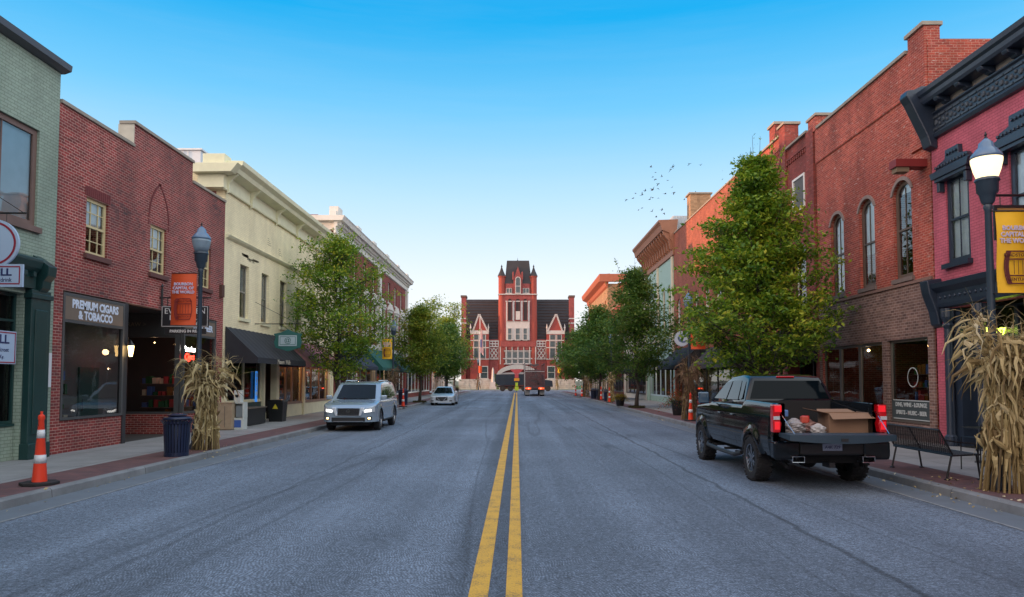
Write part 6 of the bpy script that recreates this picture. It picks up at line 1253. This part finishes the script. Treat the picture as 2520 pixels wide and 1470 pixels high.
for s in (-1, 1):
    seam = MB()
    for y in (1.28, .18, -.74): 
        V = [(s * (hw_t(y, z) + .0015), y + dy, z) for z in (.62, .75, .9, 1.05, 1.2, 1.3, 1.37) for dy in (-.006, .006)]; seam.add(V, [(2 * i, 2 * i + 1, 2 * i + 3, 2 * i + 2) if s < 0 else (2 * i + 2, 2 * i + 3, 2 * i + 1, 2 * i) for i in range(6)])
    seam.build('door_seam', DARK, body)
    for y in (.42, -.52): MB().box(s * .985, s * 1.03, y - .1, y + .1, 1.18, 1.215).build('door_handle', BLP, body, bevel=.012)
    mr = MB(); mr.box(s * 1.0, s * 1.08, 1.1, 1.14, 1.42, 1.46); mr.build('mirror_arm', PLB, T); MB().box(s * 1.06, s * 1.30, 1.05, 1.15, 1.38, 1.64).build('mirror', M('blue black gloss', (.03, .07, .12), .2, coat=1), T, bevel=.03)
    tl_ = MB().prism([(s * .875, .99), (s * 1.0, .99), (s * 1.0, 1.48), (s * .845, 1.48), (s * .845, 1.36), (s * .875, 1.30), (s * .875, 1.21), (s * .85, 1.15)], 'y', -2.955, -2.80).build('tail_lamp', TAIL, T, bevel=.018)
    MB().prism([(s * .885, 1.04), (s * .975, 1.04), (s * .975, 1.18), (s * .885, 1.18)], 'y', -2.962, -2.956).build('lamp_core', M('bright red lens', (.55, .01, .02), .08, coat=1, emit=(1, .02, .03), es=.25), tl_, bevel=.004); MB().prism([(s * .85, 1.35), (s * .975, 1.35), (s * .975, 1.46), (s * .85, 1.46)], 'y', -2.962, -2.956).build('lamp_core', MATS['bright red lens'], tl_, bevel=.004)
    MB().box(s * .885, s * .995, -2.964, -2.9555, 1.215, 1.275).build('reversing_lamp', LENS, T)
    MB().prism([(s * .62, .52), (s * 1.0, .52), (s * 1.02, .60), (s * 1.02, .84), (s * .55, .84), (s * .55, .6)], 'y', -3.02, -2.82).build('bumper_corner', BLP, T, bevel=.035)
    ex = MB(); ex.box(s * .50, s * .72, -3.08, -2.85, .475, .49); ex.box(s * .50, s * .72, -3.08, -2.85, .575, .59); ex.box(s * .50, s * .515, -3.08, -2.85, .491, .574); ex.box(s * .705, s * .72, -3.08, -2.85, .491, .574); ex.build('exhaust_tip', CHROME, T, bevel=.006)
    st = MB(); st.tube([(s * .98, 1.45, .47), (s * 1.04, 1.3, .42), (s * 1.05, .3, .40), (s * 1.05, -.8, .40), (s * .98, -1.05, .46)], .045, 8)
    for y in (1.1, .1, -.7): st.box(s * .7, s * 1.0, y - .03, y + .03, .42, .47)
    st.build('side_step', PLB, T, smooth=False)
    for y in AX: wheel(T, s * .90, y, WRd, .28, s, BRIM, knob=True)
    for a in AX:     # flare lip
        fl = MB(); pts = [(a + WRd * 1.19 * math.cos(t), WRd + WRd * 1.19 * math.sin(t)) for t in np.linspace(.1, math.pi - .1, 18)]; fl.tube([(s * (1.01), y, max(z, .5)) for y, z in pts], .028, 6); fl.build('fender_trim', PLB, body, smooth=True)
    MB().tube([(s * .86, -2.78, 1.40), (s * .80, -3.42, 1.0)], .007, 5).build('tailgate_cable', CHROME, T)
    MB().tube([(s * .66, -2.7, .35), (s * .72, -2.5, .5)], .035, 6).build('shock_absorber', PLB, T)
tg = MB(); n = 16
for i in range(n):
    xa, xb = -.80 + 1.6 * i / n, -.80 + 1.6 * (i + 1) / n; e = lambda x: .05 * (1 - (x / .8) ** 2)
    tg.add([(xa, -2.93, .985), (xb, -2.93, .985), (xb, -3.47 - e(xb), .985), (xa, -3.47 - e(xa), .985), (xa, -2.93, .92), (xb, -2.93, .92), (xb, -3.47 - e(xb), .89 - e(xb)), (xa, -3.47 - e(xa), .89 - e(xa))], [(0, 3, 2, 1), (4, 5, 6, 7), (3, 7, 6, 2), (0, 1, 5, 4)])
tg.add([(-.8, -2.93, .985), (-.8, -3.47, .985), (-.8, -3.47, .89), (-.8, -2.93, .92)], [(0, 1, 2, 3)]); tg.add([(.8, -2.93, .985), (.8, -3.47, .985), (.8, -3.47, .89), (.8, -2.93, .92)], [(3, 2, 1, 0)])
# the tailgate spans a little past the bed
for i in range(len(tg.v)): v = tg.v[i]; tg.v[i] = (v[0] * 1.12, v[1], v[2])
tgo = tg.build('tailgate', M('dark blue black tailgate liner', (.025, .05, .075), .42, var=.15), T); MB().box(-.06, .06, -3.53, -3.52, .88, .93).build('tailgate_latch', PLB, tgo)
MB().box(-.56, .56, -3.02, -2.84, .60, .82).build('rear_bumper', PLB, T, bevel=.03); MB().box(-.86, .86, -2.90, -2.84, .80, .925).build('rear_sill', BLP, T)
pl = MB().box(-.17, .17, -3.032, -3.022, .68, .80).build('number_plate', M('plate face', (.28, .33, .45), .4, var=.4, vs=30), T); text('A4K 729', .075, (0, -3.034, .74), (1, 0, 0), (0, 0, 1), NVY, pl)
MB().box(-.70, .70, -2.6, 2.6, .42, .60).build('underbody', DARK, T); MB().tube([(-.8, -1.75, .42), (.8, -1.75, .42)], .06, 8).lathe([(.05, -.2), (.17, -.1), (.17, .1), (.05, .2)], (.05, -1.75, .42), 12, ax='y').build('rear_axle', PLB, T); MB().tube([(-.75, 2.0, .42), (.75, 2.0, .42)], .05, 8).build('front_axle', PLB, T); MB().box(-.05, .05, -3.0, -2.7, .38, .47).build('tow_hitch', PLB, T)
MB().box(-.88, .88, -1.15, -1.09, .935, 1.50).build('bed_front_wall', M('bed liner', (.012, .012, .014), .8), T); MB().box(-.85, .85, -2.9, -1.16, .932, .94).build('bed_floor', M('bed liner', (.012, .012, .014), .8), T)
yfn = lambda x: 2.98 - .3 * abs(x) ** 3; patch(-.62, .62, K(.72), K(1.12), yfn).build('grille', PLB, T)
for s in (-1, 1): a, b_ = sorted((s * .62, s * .86)); patch(a, b_, K(.9), K(1.14), yfn, .012).build('head_lamp', LENS, T)
patch(-.86, .86, K(.5), K(.7), yfn, .03).build('front_bumper', PLB, T)
T.location = (5.50, 15.85, 0)
# cargo
r = thing('cardboard_box', 'open brown cardboard box standing in the pickup bed', 'cardboard box', (0, 0, 0)); CB = M('cardboard', (.25, .15, .095), .85, var=.1); k = MB(); w_, d_, h_ = .35, .24, .37
for (a, b_, c, e) in ((-w_, w_, -d_, -d_ + .008), (-w_, w_, d_ - .008, d_), (-w_, -w_ + .008, -d_ + .009, d_ - .009), (w_ - .008, w_, -d_ + .009, d_ - .009)): k.box(a, b_, c, e, 0, h_)
k.box(-w_ + .01, w_ - .01, -d_ + .01, d_ - .01, .001, .01); k.build('walls', CB, r)
for P in ([(-w_, -d_, h_), (w_, -d_, h_), (w_ + .05, -d_ - .17, h_ - .08), (-w_ - .0, -d_ - .17, h_ - .1)], [(w_, -d_, h_), (w_, d_, h_), (w_ + .24, d_, h_ + .12), (w_ + .24, -d_, h_ + .1)], [(-w_, d_, h_), (-w_, -d_, h_), (-w_ - .28, -d_, h_ + .06), (-w_ - .28, d_, h_ + .08)], [(-w_, d_, h_), (w_, d_, h_), (w_ - .06, d_ + .2, h_ + .05), (-w_ + .06, d_ + .2, h_ + .05)]): MB().add(P + [(p[0], p[1], p[2] + .006) for p in P], [(0, 1, 2, 3), (7, 6, 5, 4), (0, 4, 5, 1), (1, 5, 6, 2), (2, 6, 7, 3), (3, 7, 4, 0)]).build('flap', CB, r)
text('FRAGILE', .06, (-.18, -d_ - .002, .12), (1, 0, 0), (0, 0, 1), M('box print', (.10, .05, .03), .8), r) if False else None
r.location = (5.50 + .42, 13.35, .945)
def bag(label, x, y, z, s, stops, seed, items):
    rg = np.random.default_rng(seed); r = thing('grocery_bag', label, 'bag', (0, 0, 0), 0, 'shopping bags in the pickup bed'); b = MB(); n = 18; V = []
    for i in range(11):
        t = i / 10
        for k in range(n): a = k / n * 6.2832; q = (1 - (2 * t - .9) ** 4 * .55 if t < .8 else .62 - (t - .8) * 2.2) * s * (1 + .11 * math.sin(a * 5 + i * 1.7) + .06 * rg.normal()); V.append((q * math.cos(a), q * .8 * math.sin(a), t * s * 1.5))
    F = [(i * n + k, i * n + (k + 1) % n, (i + 1) * n + (k + 1) % n, (i + 1) * n + k) for i in range(10) for k in range(n)] + [tuple(range(10 * n, 11 * n)), tuple(range(n - 1, -1, -1))]
    b.add(V, F).build('plastic_bag', leafmat('bag film ' + str(seed), stops, .25, .2), r, smooth=False)
    for j, (c, dx, dz) in enumerate(items): MB().box(dx - .06, dx + .06, -s * .75, -s * .2, dz, dz + .12).build('packet', M('packet ' + str(c), c, .35), r, bevel=.015)
    r.location = (x, y, z); return r
GB = [(0, (.20, .18, .18)), (.5, (.34, .31, .31)), (1, (.48, .46, .46))]
bag('grey see through grocery bag in front in the pickup bed', 4.98, 13.2, .945, .19, GB, 1, [((.55, .08, .05), .15, .2)])
bag('grocery bag with orange and yellow packets behind the left tail lamp', 4.78, 13.55, .945, .20, [(0, (.32, .16, .08)), (.5, (.5, .28, .1)), (1, (.5, .45, .4))], 2, [((.6, .4, .03), .06, .26), ((.1, .2, .45), .12, .3)])
bag('pinkish bag with red packets in the middle of the pickup bed', 5.30, 13.45, .945, .18, [(0, (.38, .14, .12)), (.5, (.45, .25, .22)), (1, (.45, .4, .4))], 3, [((.55, .03, .03), -.05, .2)])
bag('low white and blue pack at the edge of the pickup bed', 5.36, 13.08, .945, .13, [(0, (.08, .14, .4)), (.4, (.45, .46, .5)), (1, (.6, .55, .5))], 4, [])
# ---------------- generic closed car
def car(label, name, L, W, top, zlow, axf, wr, prof, wbx, wrx, zbelt, zroof, m, hoodseg, kind, winpolys, wsp, loc, lit, rimm=RIMM, cat='car', off=(0,)):
    T = thing(name, label, cat, (0, 0, 0)); h = L / 2; Wh = W / 2; yk = h - .42
    def hw(y, z):
        w_ = Wh - .06 * max(0, .6 - z) - .10 * max(0, z - .85) ** 1.2 + .01 * math.sin(z * 6)
        for a in axf:
            d_ = math.hypot(y - a, z - wr) - wr * 1.17
            if -.05 < d_ < .12: w_ += .03 * (1 - abs(d_ - .02) / .12)
        if y > yk: w_ *= 1 - .26 * ((y - yk) / (h - yk)) ** 2.2
        if y < -yk: w_ *= 1 - .16 * ((-y - yk) / (h - yk)) ** 2.2
        return w_
    body = shell_body(T, m, -h, h, top, zlow, axf, wr, Wh, hw)
    cab, X = cabin(T, prof, wbx, wrx, zbelt, zroof, m, .06)
    side_glass(cab, winpolys, X); (yb_, zb_, xb_), (yt_, zt_, xt_) = wsp
    MB().add([(xb_, yb_, zb_), (xb_ * .5, yb_ + .05, zb_), (-xb_ * .5, yb_ + .05, zb_), (-xb_, yb_, zb_), (-xt_, yt_, zt_), (-xt_ * .5, yt_ + .03, zt_ + .005), (xt_ * .5, yt_ + .03, zt_ + .005), (xt_, yt_, zt_)], [(0, 1, 6, 7), (1, 2, 5, 6), (2, 3, 4, 5)]).build('windshield', CGL, cab)
    for s in (-1, 1):
        for y in axf: wheel(T, s * (Wh - .12), y, wr, .24, s, rimm)
        MB().box(s * (Wh - .06), s * (Wh + .17), prof[1][0] - .32, prof[1][0] - .20, zbelt + .02, zbelt + .19).build('mirror', m, T, bevel=.035)
    MB().box(-Wh * .72, Wh * .72, -h * .92, h * .92, .22, .5).build('underbody', DARK, T)
    yf = lambda x: (h if abs(x) <= Wh * .74 else yk + (h - yk) * max(0, (1 - abs(x) / Wh) / .26) ** (1 / 2.2))
    return T, body, yf
EM = CHROME
S, body, yf = car('silver blue full size sport utility vehicle with its headlamps on at the left kerb', 'suv', 5.3, 2.03, [(-2.65, .95), (-2.6, 1.12), (1.2, 1.14), (1.6, 1.13), (2.2, 1.05), (2.5, .96), (2.65, .84)], .36, (-1.54, 1.56), .40,
    [(-2.58, 1.10), (1.52, 1.12), (1.35, 1.2), (.72, 1.72), (.45, 1.82), (-.6, 1.87), (-2.0, 1.85), (-2.28, 1.78), (-2.56, 1.22)], .965, .81, 1.14, 1.86, SLP, 0, 'suv',
    [[(.3, 1.2), (1.1, 1.2), (.66, 1.64), (.3, 1.72)], [(-.75, 1.2), (.2, 1.2), (.2, 1.74), (-.7, 1.76)], [(-2.2, 1.26), (-.85, 1.2), (-.8, 1.76), (-1.95, 1.72)]], ((1.385, 1.21, .76), (.715, 1.74, .655)), None, True)
gr = patch(-.40, .40, lambda x: .62, lambda x: .87, yf, .012, 8); g_o = gr.build('grille', PLB, S)
for s in (-1, 1):
    a, b_ = sorted((s * .34, s * .52))
    if s > 0: V = [(.40, .60), (.47, .60), (.60, .89), (.46, .89)]
    else: V = [(-.47, .60), (-.40, .60), (-.46, .89), (-.60, .89)]
    MB().prism(V, 'y', 2.60, 2.72).build('grille_bar', M('bright trim', (.75, .82, .9), .3, .5), g_o, bevel=.01)
    a, b_ = sorted((s * .56, s * .95)); patch(a, b_, lambda x: .69 + .12 * (abs(x) - .56), lambda x: .84 + .22 * (abs(x) - .56), yf, .016, 10, .05).build('head_lamp_housing', LENS, S)
    a, b_ = sorted((s * .60, s * .84)); patch(a, b_, lambda x: .73 + .08 * (abs(x) - .6), lambda x: .80 + .16 * (abs(x) - .6), yf, .024, 8, .03).build('head_lamp', HEAD, S)
    a, b_ = sorted((s * .70, s * .86)); patch(a, b_, K(.44), K(.56), yf, .012, 6, .05).build('fog_lamp_recess', PLB, S)
    a, b_ = sorted((s * .735, s * .82)); patch(a, b_, K(.47), K(.53), yf, .02, 4, .03).build('fog_lamp', FOG, S)
patch(-.44, .44, K(.59), K(.612), yf, .03, 8, .05).build('chrome_strip', CHROME, S); patch(-.62, .62, lambda x: .38, lambda x: .53, yf, .012, 10).build('lower_grille', PLB, S); patch(-.56, .56, K(.37), K(.40), yf, .03, 8).build('skid_plate', CHROME, S)
q = MB()
for z in (.67, .72, .77, .82): q.box(-.40, .40, 2.665, 2.672, z, z + .012)
for x in np.linspace(-.36, .36, 13): q.box(x, x + .008, 2.666, 2.671, .63, .86)
q.build('grille_mesh', M('dark chrome', (.06, .065, .075), .35, .8), g_o); lg = MB(); n = 24
for k in range(n): a, b_ = k / n * 6.2832, (k + 1) / n * 6.2832; lg.prism([(.065 * math.cos(a), .76 + .065 * math.sin(a)), (.065 * math.cos(b_), .76 + .065 * math.sin(b_)), (.05 * math.cos(b_), .76 + .05 * math.sin(b_)), (.05 * math.cos(a), .76 + .05 * math.sin(a))], 'y', 2.675, 2.69)
lg.box(-.085, .085, 2.691, 2.70, .748, .772); lg.build('badge', CHROME, g_o)
for s in (-1, 1):
    MB().tube([(s * .66, .3, 1.875), (s * .66, .1, 1.905), (s * .66, -1.8, 1.905), (s * .66, -2.0, 1.875)], .018, 6).build('roof_rail', CHROME, S)
    MB().box(s * .98, s * 1.03, -1.0, 1.0, .34, .40).build('running_board', PLB, S, bevel=.01)
MB().box(-.05, .05, 1.0, 1.04, 1.55, 1.62).build('mirror_inside', PLB, S) if False else None
S.location = (-6.28, 30.0, 0); S.rotation_euler = (0, 0, math.pi)
C2, body, yf = car('pale grey sedan parked at the left kerb beside the small tree', 'sedan', 4.85, 1.85, [(-2.42, .70), (-2.36, .92), (-1.6, .98), (.9, .90), (1.9, .80), (2.3, .70), (2.42, .58)], .22, (-1.4, 1.42), .335,
    [(-2.0, .90), (1.25, .86), (1.05, .93), (.25, 1.36), (-.1, 1.43), (-.9, 1.42), (-1.4, 1.30), (-1.95, 1.0)], .88, .58, .90, 1.43, GRP, 0, 'sedan',
    [[(.0, .96), (.92, .96), (.2, 1.28), (.0, 1.31)], [(-1.0, .96), (-.08, .96), (-.08, 1.33), (-.85, 1.32)]], ((1.12, .92, .76), (.27, 1.36, .54)), None, False)
patch(-.45, .45, lambda x: .34 + .45 * abs(x) * .3, lambda x: .66, yf, .012, 8).build('grille', PLB, C2)
for s in (-1, 1):
    MB().prism([(s * .10, .38), (s * .18, .38), (s * .46, .68), (s * .38, .68)], 'y', 2.40, 2.45).build('grille_bar', CHROME, C2); a, b_ = sorted((s * .52, s * .86)); patch(a, b_, lambda x: .58, lambda x: .66, yf, .014, 8, .04).build('head_lamp', LENS, C2)
    a, b_ = sorted((s * .60, s * .80)); patch(a, b_, K(.32), K(.40), yf, .012, 6).build('fog_recess', PLB, C2)
C2.location = (-5.75, 58.4, 0); C2.rotation_euler = (0, 0, math.pi)
again(C2, 'pale sedan standing across the crossing left of the lawn', (-13.5, 132, 0), rz=R(90))
# ---------------- dump trailer on the crossing
D = thing('dump_truck', 'dark blue black dump truck crossing at the street end', 'dump truck', (0, 0, 0)); DB = M('dump body paint', (.006, .016, .032), .4, var=.3)
tub = MB(); tub.prism([(-3.9, 3.0), (3.2, 3.05), (3.2, 1.35), (2.4, 1.1), (-3.3, 1.0), (-3.9, 1.6)], 'y', -1.25, 1.25); tb = tub.build('dump_body', DB, D, bevel=.04)
q = MB()
for x in np.arange(-3.4, 3.2, 1.3): q.box(x, x + .12, -1.32, -1.26, 1.2, 3.0)
q.box(-3.9, 3.2, -1.31, -1.255, 2.2, 2.28); q.build('body_ribs', DB, tb); MB().prism([(-3.6, 3.05), (3.0, 3.1), (1.0, 3.4), (-2.0, 3.35)], 'y', -1.0, 1.0).build('tarp', M('grey tarp', (.3, .31, .32), .8, var=.3), D)
MB().box(-3.6, 5.8, -.5, .5, .7, .95).build('chassis', PLB, D); cb_ = MB().prism([(3.5, .8), (3.5, 3.0), (4.6, 3.0), (4.9, 2.1), (6.3, 1.9), (6.4, .8)], 'y', -1.15, 1.15).build('cab', DB, D, bevel=.06); MB().prism([(3.8, 2.1), (3.8, 2.8), (4.45, 2.8), (4.7, 2.1)], 'y', -1.165, -1.155).build('side_window', CGL, cb_)
for x in (-2.6, -1.2, 1.2, 5.5):
    for s in (-1, 1):
        w_ = MB().lathe([(.3, -.15), (.48, -.15), (.5, -.1), (.5, .1), (.48, .15), (.3, .15)], (x, s * 1.05, .5), 24, ax='y').build('wheel', RUB, D, auto=30); MB().lathe([(.3, 0), (.28, s * .04), (.1, s * .02), (.001, s * .06)], (x, s * 1.05 + s * .10, .5), 16, ax='y').build('rim', RIMM, w_)
D.location = (0.05, 132, 0)
# ---------------- car hauler seen from behind
H = thing('lattice_trailer_truck', 'brown steel lattice trailer seen from behind with red tail lamps', 'truck trailer', (0, 0, 0)); RB = M('rusty brown steel', (.11, .05, .055), .6, var=.5, vs=4)
MB().box(-1.2, 1.2, 0, 11, .95, 1.15).build('deck', RB, H); q = MB()
for x in (-1.25, 1.17):
    for y in (0, 3.6, 7.2, 10.8): q.box(x, x + .08, y, y + .1, 1.15, 4.0)
for z in (2.55, 3.95):
    for x in (-1.25, 1.17): q.box(x, x + .08, .1, 10.8, z, z + .1)
q.build('side_frame', RB, H); q = MB()
for k in range(7): q.box(-1.15, 1.15, .02, .08, 1.3 + k * .36, 1.34 + k * .36)
for x in np.linspace(-1.1, 1.1, 9): q.box(x - .02, x + .02, .02, .07, 1.15, 3.6 + .5 * random.random())
q.tube([(-1.1, .1, 1.2), (.2, .1, 3.6)], .04, 5).tube([(1.1, .1, 1.2), (-.2, .1, 3.7)], .04, 5); q.build('rear_lattice', RB, H)
ld = MB(); rr = random.Random(9)
for k in range(26): x = rr.uniform(-.9, .6); z = rr.uniform(1.25, 3.95); y = rr.uniform(.5, 9); ld.box(x, x + rr.uniform(.2, .6), y, y + rr.uniform(.6, 2), z, z + rr.uniform(.1, .35))
ld.build('steel_load', M('dark steel load', (.09, .07, .075), .5, var=.6, vs=3), H); MB().box(-1.27, -1.20, -.06, -.0, .6, 3.9).box(-1.15, 1.2, -.06, 0, 3.0, 3.05).build('rear_post', M('pale galvanised', (.5, .5, .5), .4), H)
MB().box(-1.2, 1.2, -.1, .0, .72, .94).build('rear_bumper', PLB, H)
for s in (-1, 1):
    MB().box(s * .45, s * 1.15, -.13, -.10, .84, 1.06).build('tail_lamp_bar', M('orange red lamp bar', (.5, .06, .02), .3, emit=(1, .12, .03), es=.5), H); MB().box(s * .68, s * .80, -.15, -.131, .9, 1.02).build('tail_lamp', M('bright red lamp', (1, .05, .03), .3, emit=(1, .08, .04), es=6), H)
    MB().box(s * .6, s * 1.2, .35, .37, .18, .72).build('mud_flap', M('pale mud flap', (.32, .31, .31), .8), H)
    for y in (1.0, 2.2, 9.2): MB().lathe([(.25, -.28), (.47, -.28), (.5, -.2), (.5, .2), (.47, .28), (.25, .28)], (s * .92, y, .5), 20, ax='x').build('wheel', RUB, H, auto=30)
MB().box(-1.2, 1.2, 12, 14.2, .8, 3.4).build('tractor_cab', RB, H, bevel=.1); MB().box(-.5, .5, 10.9, 12.1, .7, .95).build('fifth_wheel', PLB, H)
H.location = (2.2, 90.0, 0)
# ---------------- sign pole in the crossing, flagpole, people-height bits
r = thing('roundabout_sign', 'stacked red, orange and green road signs on a pole at the crossing', 'road sign', (0, 0, 0)); MB().tube([(0, 0, 0), (0, 0, 3.6)], .05, 6).build('pole', RIMM, r)
MB().prism([(-1.1, 3.75), (1.1, 3.75), (.3, 3.0), (-.3, 3.0)], 'y', -.1, -.06).build('yield_panel', M('road sign red', (.5, .06, .07), .5), r); MB().box(-.3, .3, -.1, -.06, 2.35, 2.95).build('red_panel', M('road sign red', (.5, .06, .07), .5), r); MB().box(-.42, .42, -.11, -.07, 1.85, 2.3).build('orange_panel', M('road sign orange', (.75, .30, .02), .5), r); MB().box(-.22, .22, -.11, -.07, 1.0, 1.6).build('yellow_panel', M('road sign lime', (.45, .60, .03), .5), r); MB().box(-.3, .3, -.11, -.07, .3, .95).build('green_panel', M('road sign lime', (.45, .60, .03), .5), r)
r.location = (aty(1271.5, 940, 119)[0], 119, 0)
r = thing('flagpole', 'white flagpole with a hanging striped flag left of the courthouse', 'flagpole', (0, 0, 0)); MB().tube([(0, 0, 0), (0, 0, 14.8)], [.09, .05], 8).lathe([(.001, 14.8), (.14, 14.9), (.001, 15.05)], (0, 0, 0), 8).build('pole', WHITE, r); fl = MB(); w_ = []
for j in range(9):
    for k in range(7): w_.append((.1 + k * .13 * (.6 + .5 * j / 8) * .8, .12 * math.sin(k * 1.6 + j * .4), 12.6 - j * .62 - k * .10 * (1 + j * .05)))
fm, t, b = newmat('striped flag cloth'); geo = N('ShaderNodeNewGeometry', t); sp = N('ShaderNodeSeparateXYZ', t); t.links.new(geo.outputs['Position'], sp.inputs[0]); wv = N('ShaderNodeMath', t, operation='PINGPONG'); wv.inputs[1].default_value = .09; t.links.new(sp.outputs['X'], wv.inputs[0]); gt = N('ShaderNodeMath', t, operation='GREATER_THAN'); gt.inputs[1].default_value = .045; t.links.new(wv.outputs[0], gt.inputs[0]); mx = N('ShaderNodeMix', t, data_type='RGBA'); t.links.new(gt.outputs[0], mx.inputs[0]); mx.inputs[6].default_value = (.5, .03, .04, 1); mx.inputs[7].default_value = (.65, .65, .68, 1); t.links.new(mx.outputs[2], b.inputs['Base Color'])
fl.add(w_, [(j * 7 + k, j * 7 + k + 1, j * 7 + k + 8, j * 7 + k + 7) for j in range(8) for k in range(6)]); fo = fl.build('flag', fm, r, smooth=True); MB().box(.08, .35, -.16, -.14, 8.6, 10.2).build('canton', M('flag blue', (.03, .05, .2), .7), fo)
r.location = (aty(1181, 900, 149)[0], 149, .1)
# ---------------- birds
BIRDS = [(485,321),(515,355),(612,335),(622,322),(628,319),(728,301),(798,309),(498,384),(514,398),(555,382),(592,405),(532,427),(497,462),(494,468),(531,457),(619,450),(450,470),(388,486),(430,497),(576,490),(632,482),(768,482),(373,518),(332,527),(478,526),(495,515),(533,517),(697,527),(430,580),(407,591),(492,602),(556,591),(568,613),(520,637)]
BM = M('bird dark feathers', (.03, .03, .035), .8)
def bird_mesh(fl):
    m = MB(); m.lathe([(.002, -.24), (.02, -.16), (.05, -.06), (.055, .02), (.04, .10), (.025, .15), (.002, .19)], (0, 0, 0), 8, ax='x')
    for s in (-1, 1): m.add([(.06, s * .04, .01), (.05, s * .22, .01 + fl * .13), (-.02, s * .48, .01 + fl * .2), (-.08, s * .24, .0 + fl * .12), (-.07, s * .04, .0)], [(0, 1, 2, 3, 4)])
    m.add([(-.2, -.02, 0), (-.32, -.06, 0), (-.32, .06, 0), (-.2, .02, 0)], [(0, 1, 2, 3)]); return m
lb = 'small dark bird in the loose flock flying over the right hand rooftops'
protos = [bird_mesh(f).build('bird', BM) for f in (1.0, .2, -.8)]
rb = random.Random(4)
for k, (px, py) in enumerate(BIRDS):
    u = (1480 + px / 2.45) / 1.047619; v = (300 + py / 2.45) / 1.047619; Y = rb.uniform(70, 95); x, z = aty(u, v, Y)
    o = protos[k] if k < 3 else protos[k % 3].copy()
    if k >= 3: COL.objects.link(o)
    o.location = (x, Y, z); o.rotation_euler = (rb.uniform(-.5, .5), rb.uniform(-.3, .1), rb.uniform(-.5, .9) + (math.pi if rb.random() < .2 else 0)); s_ = rb.uniform(.6, .95); o.scale = (s_,) * 3
    tag(o, lb, 'bird', 'flock of small birds above the right rooftops')
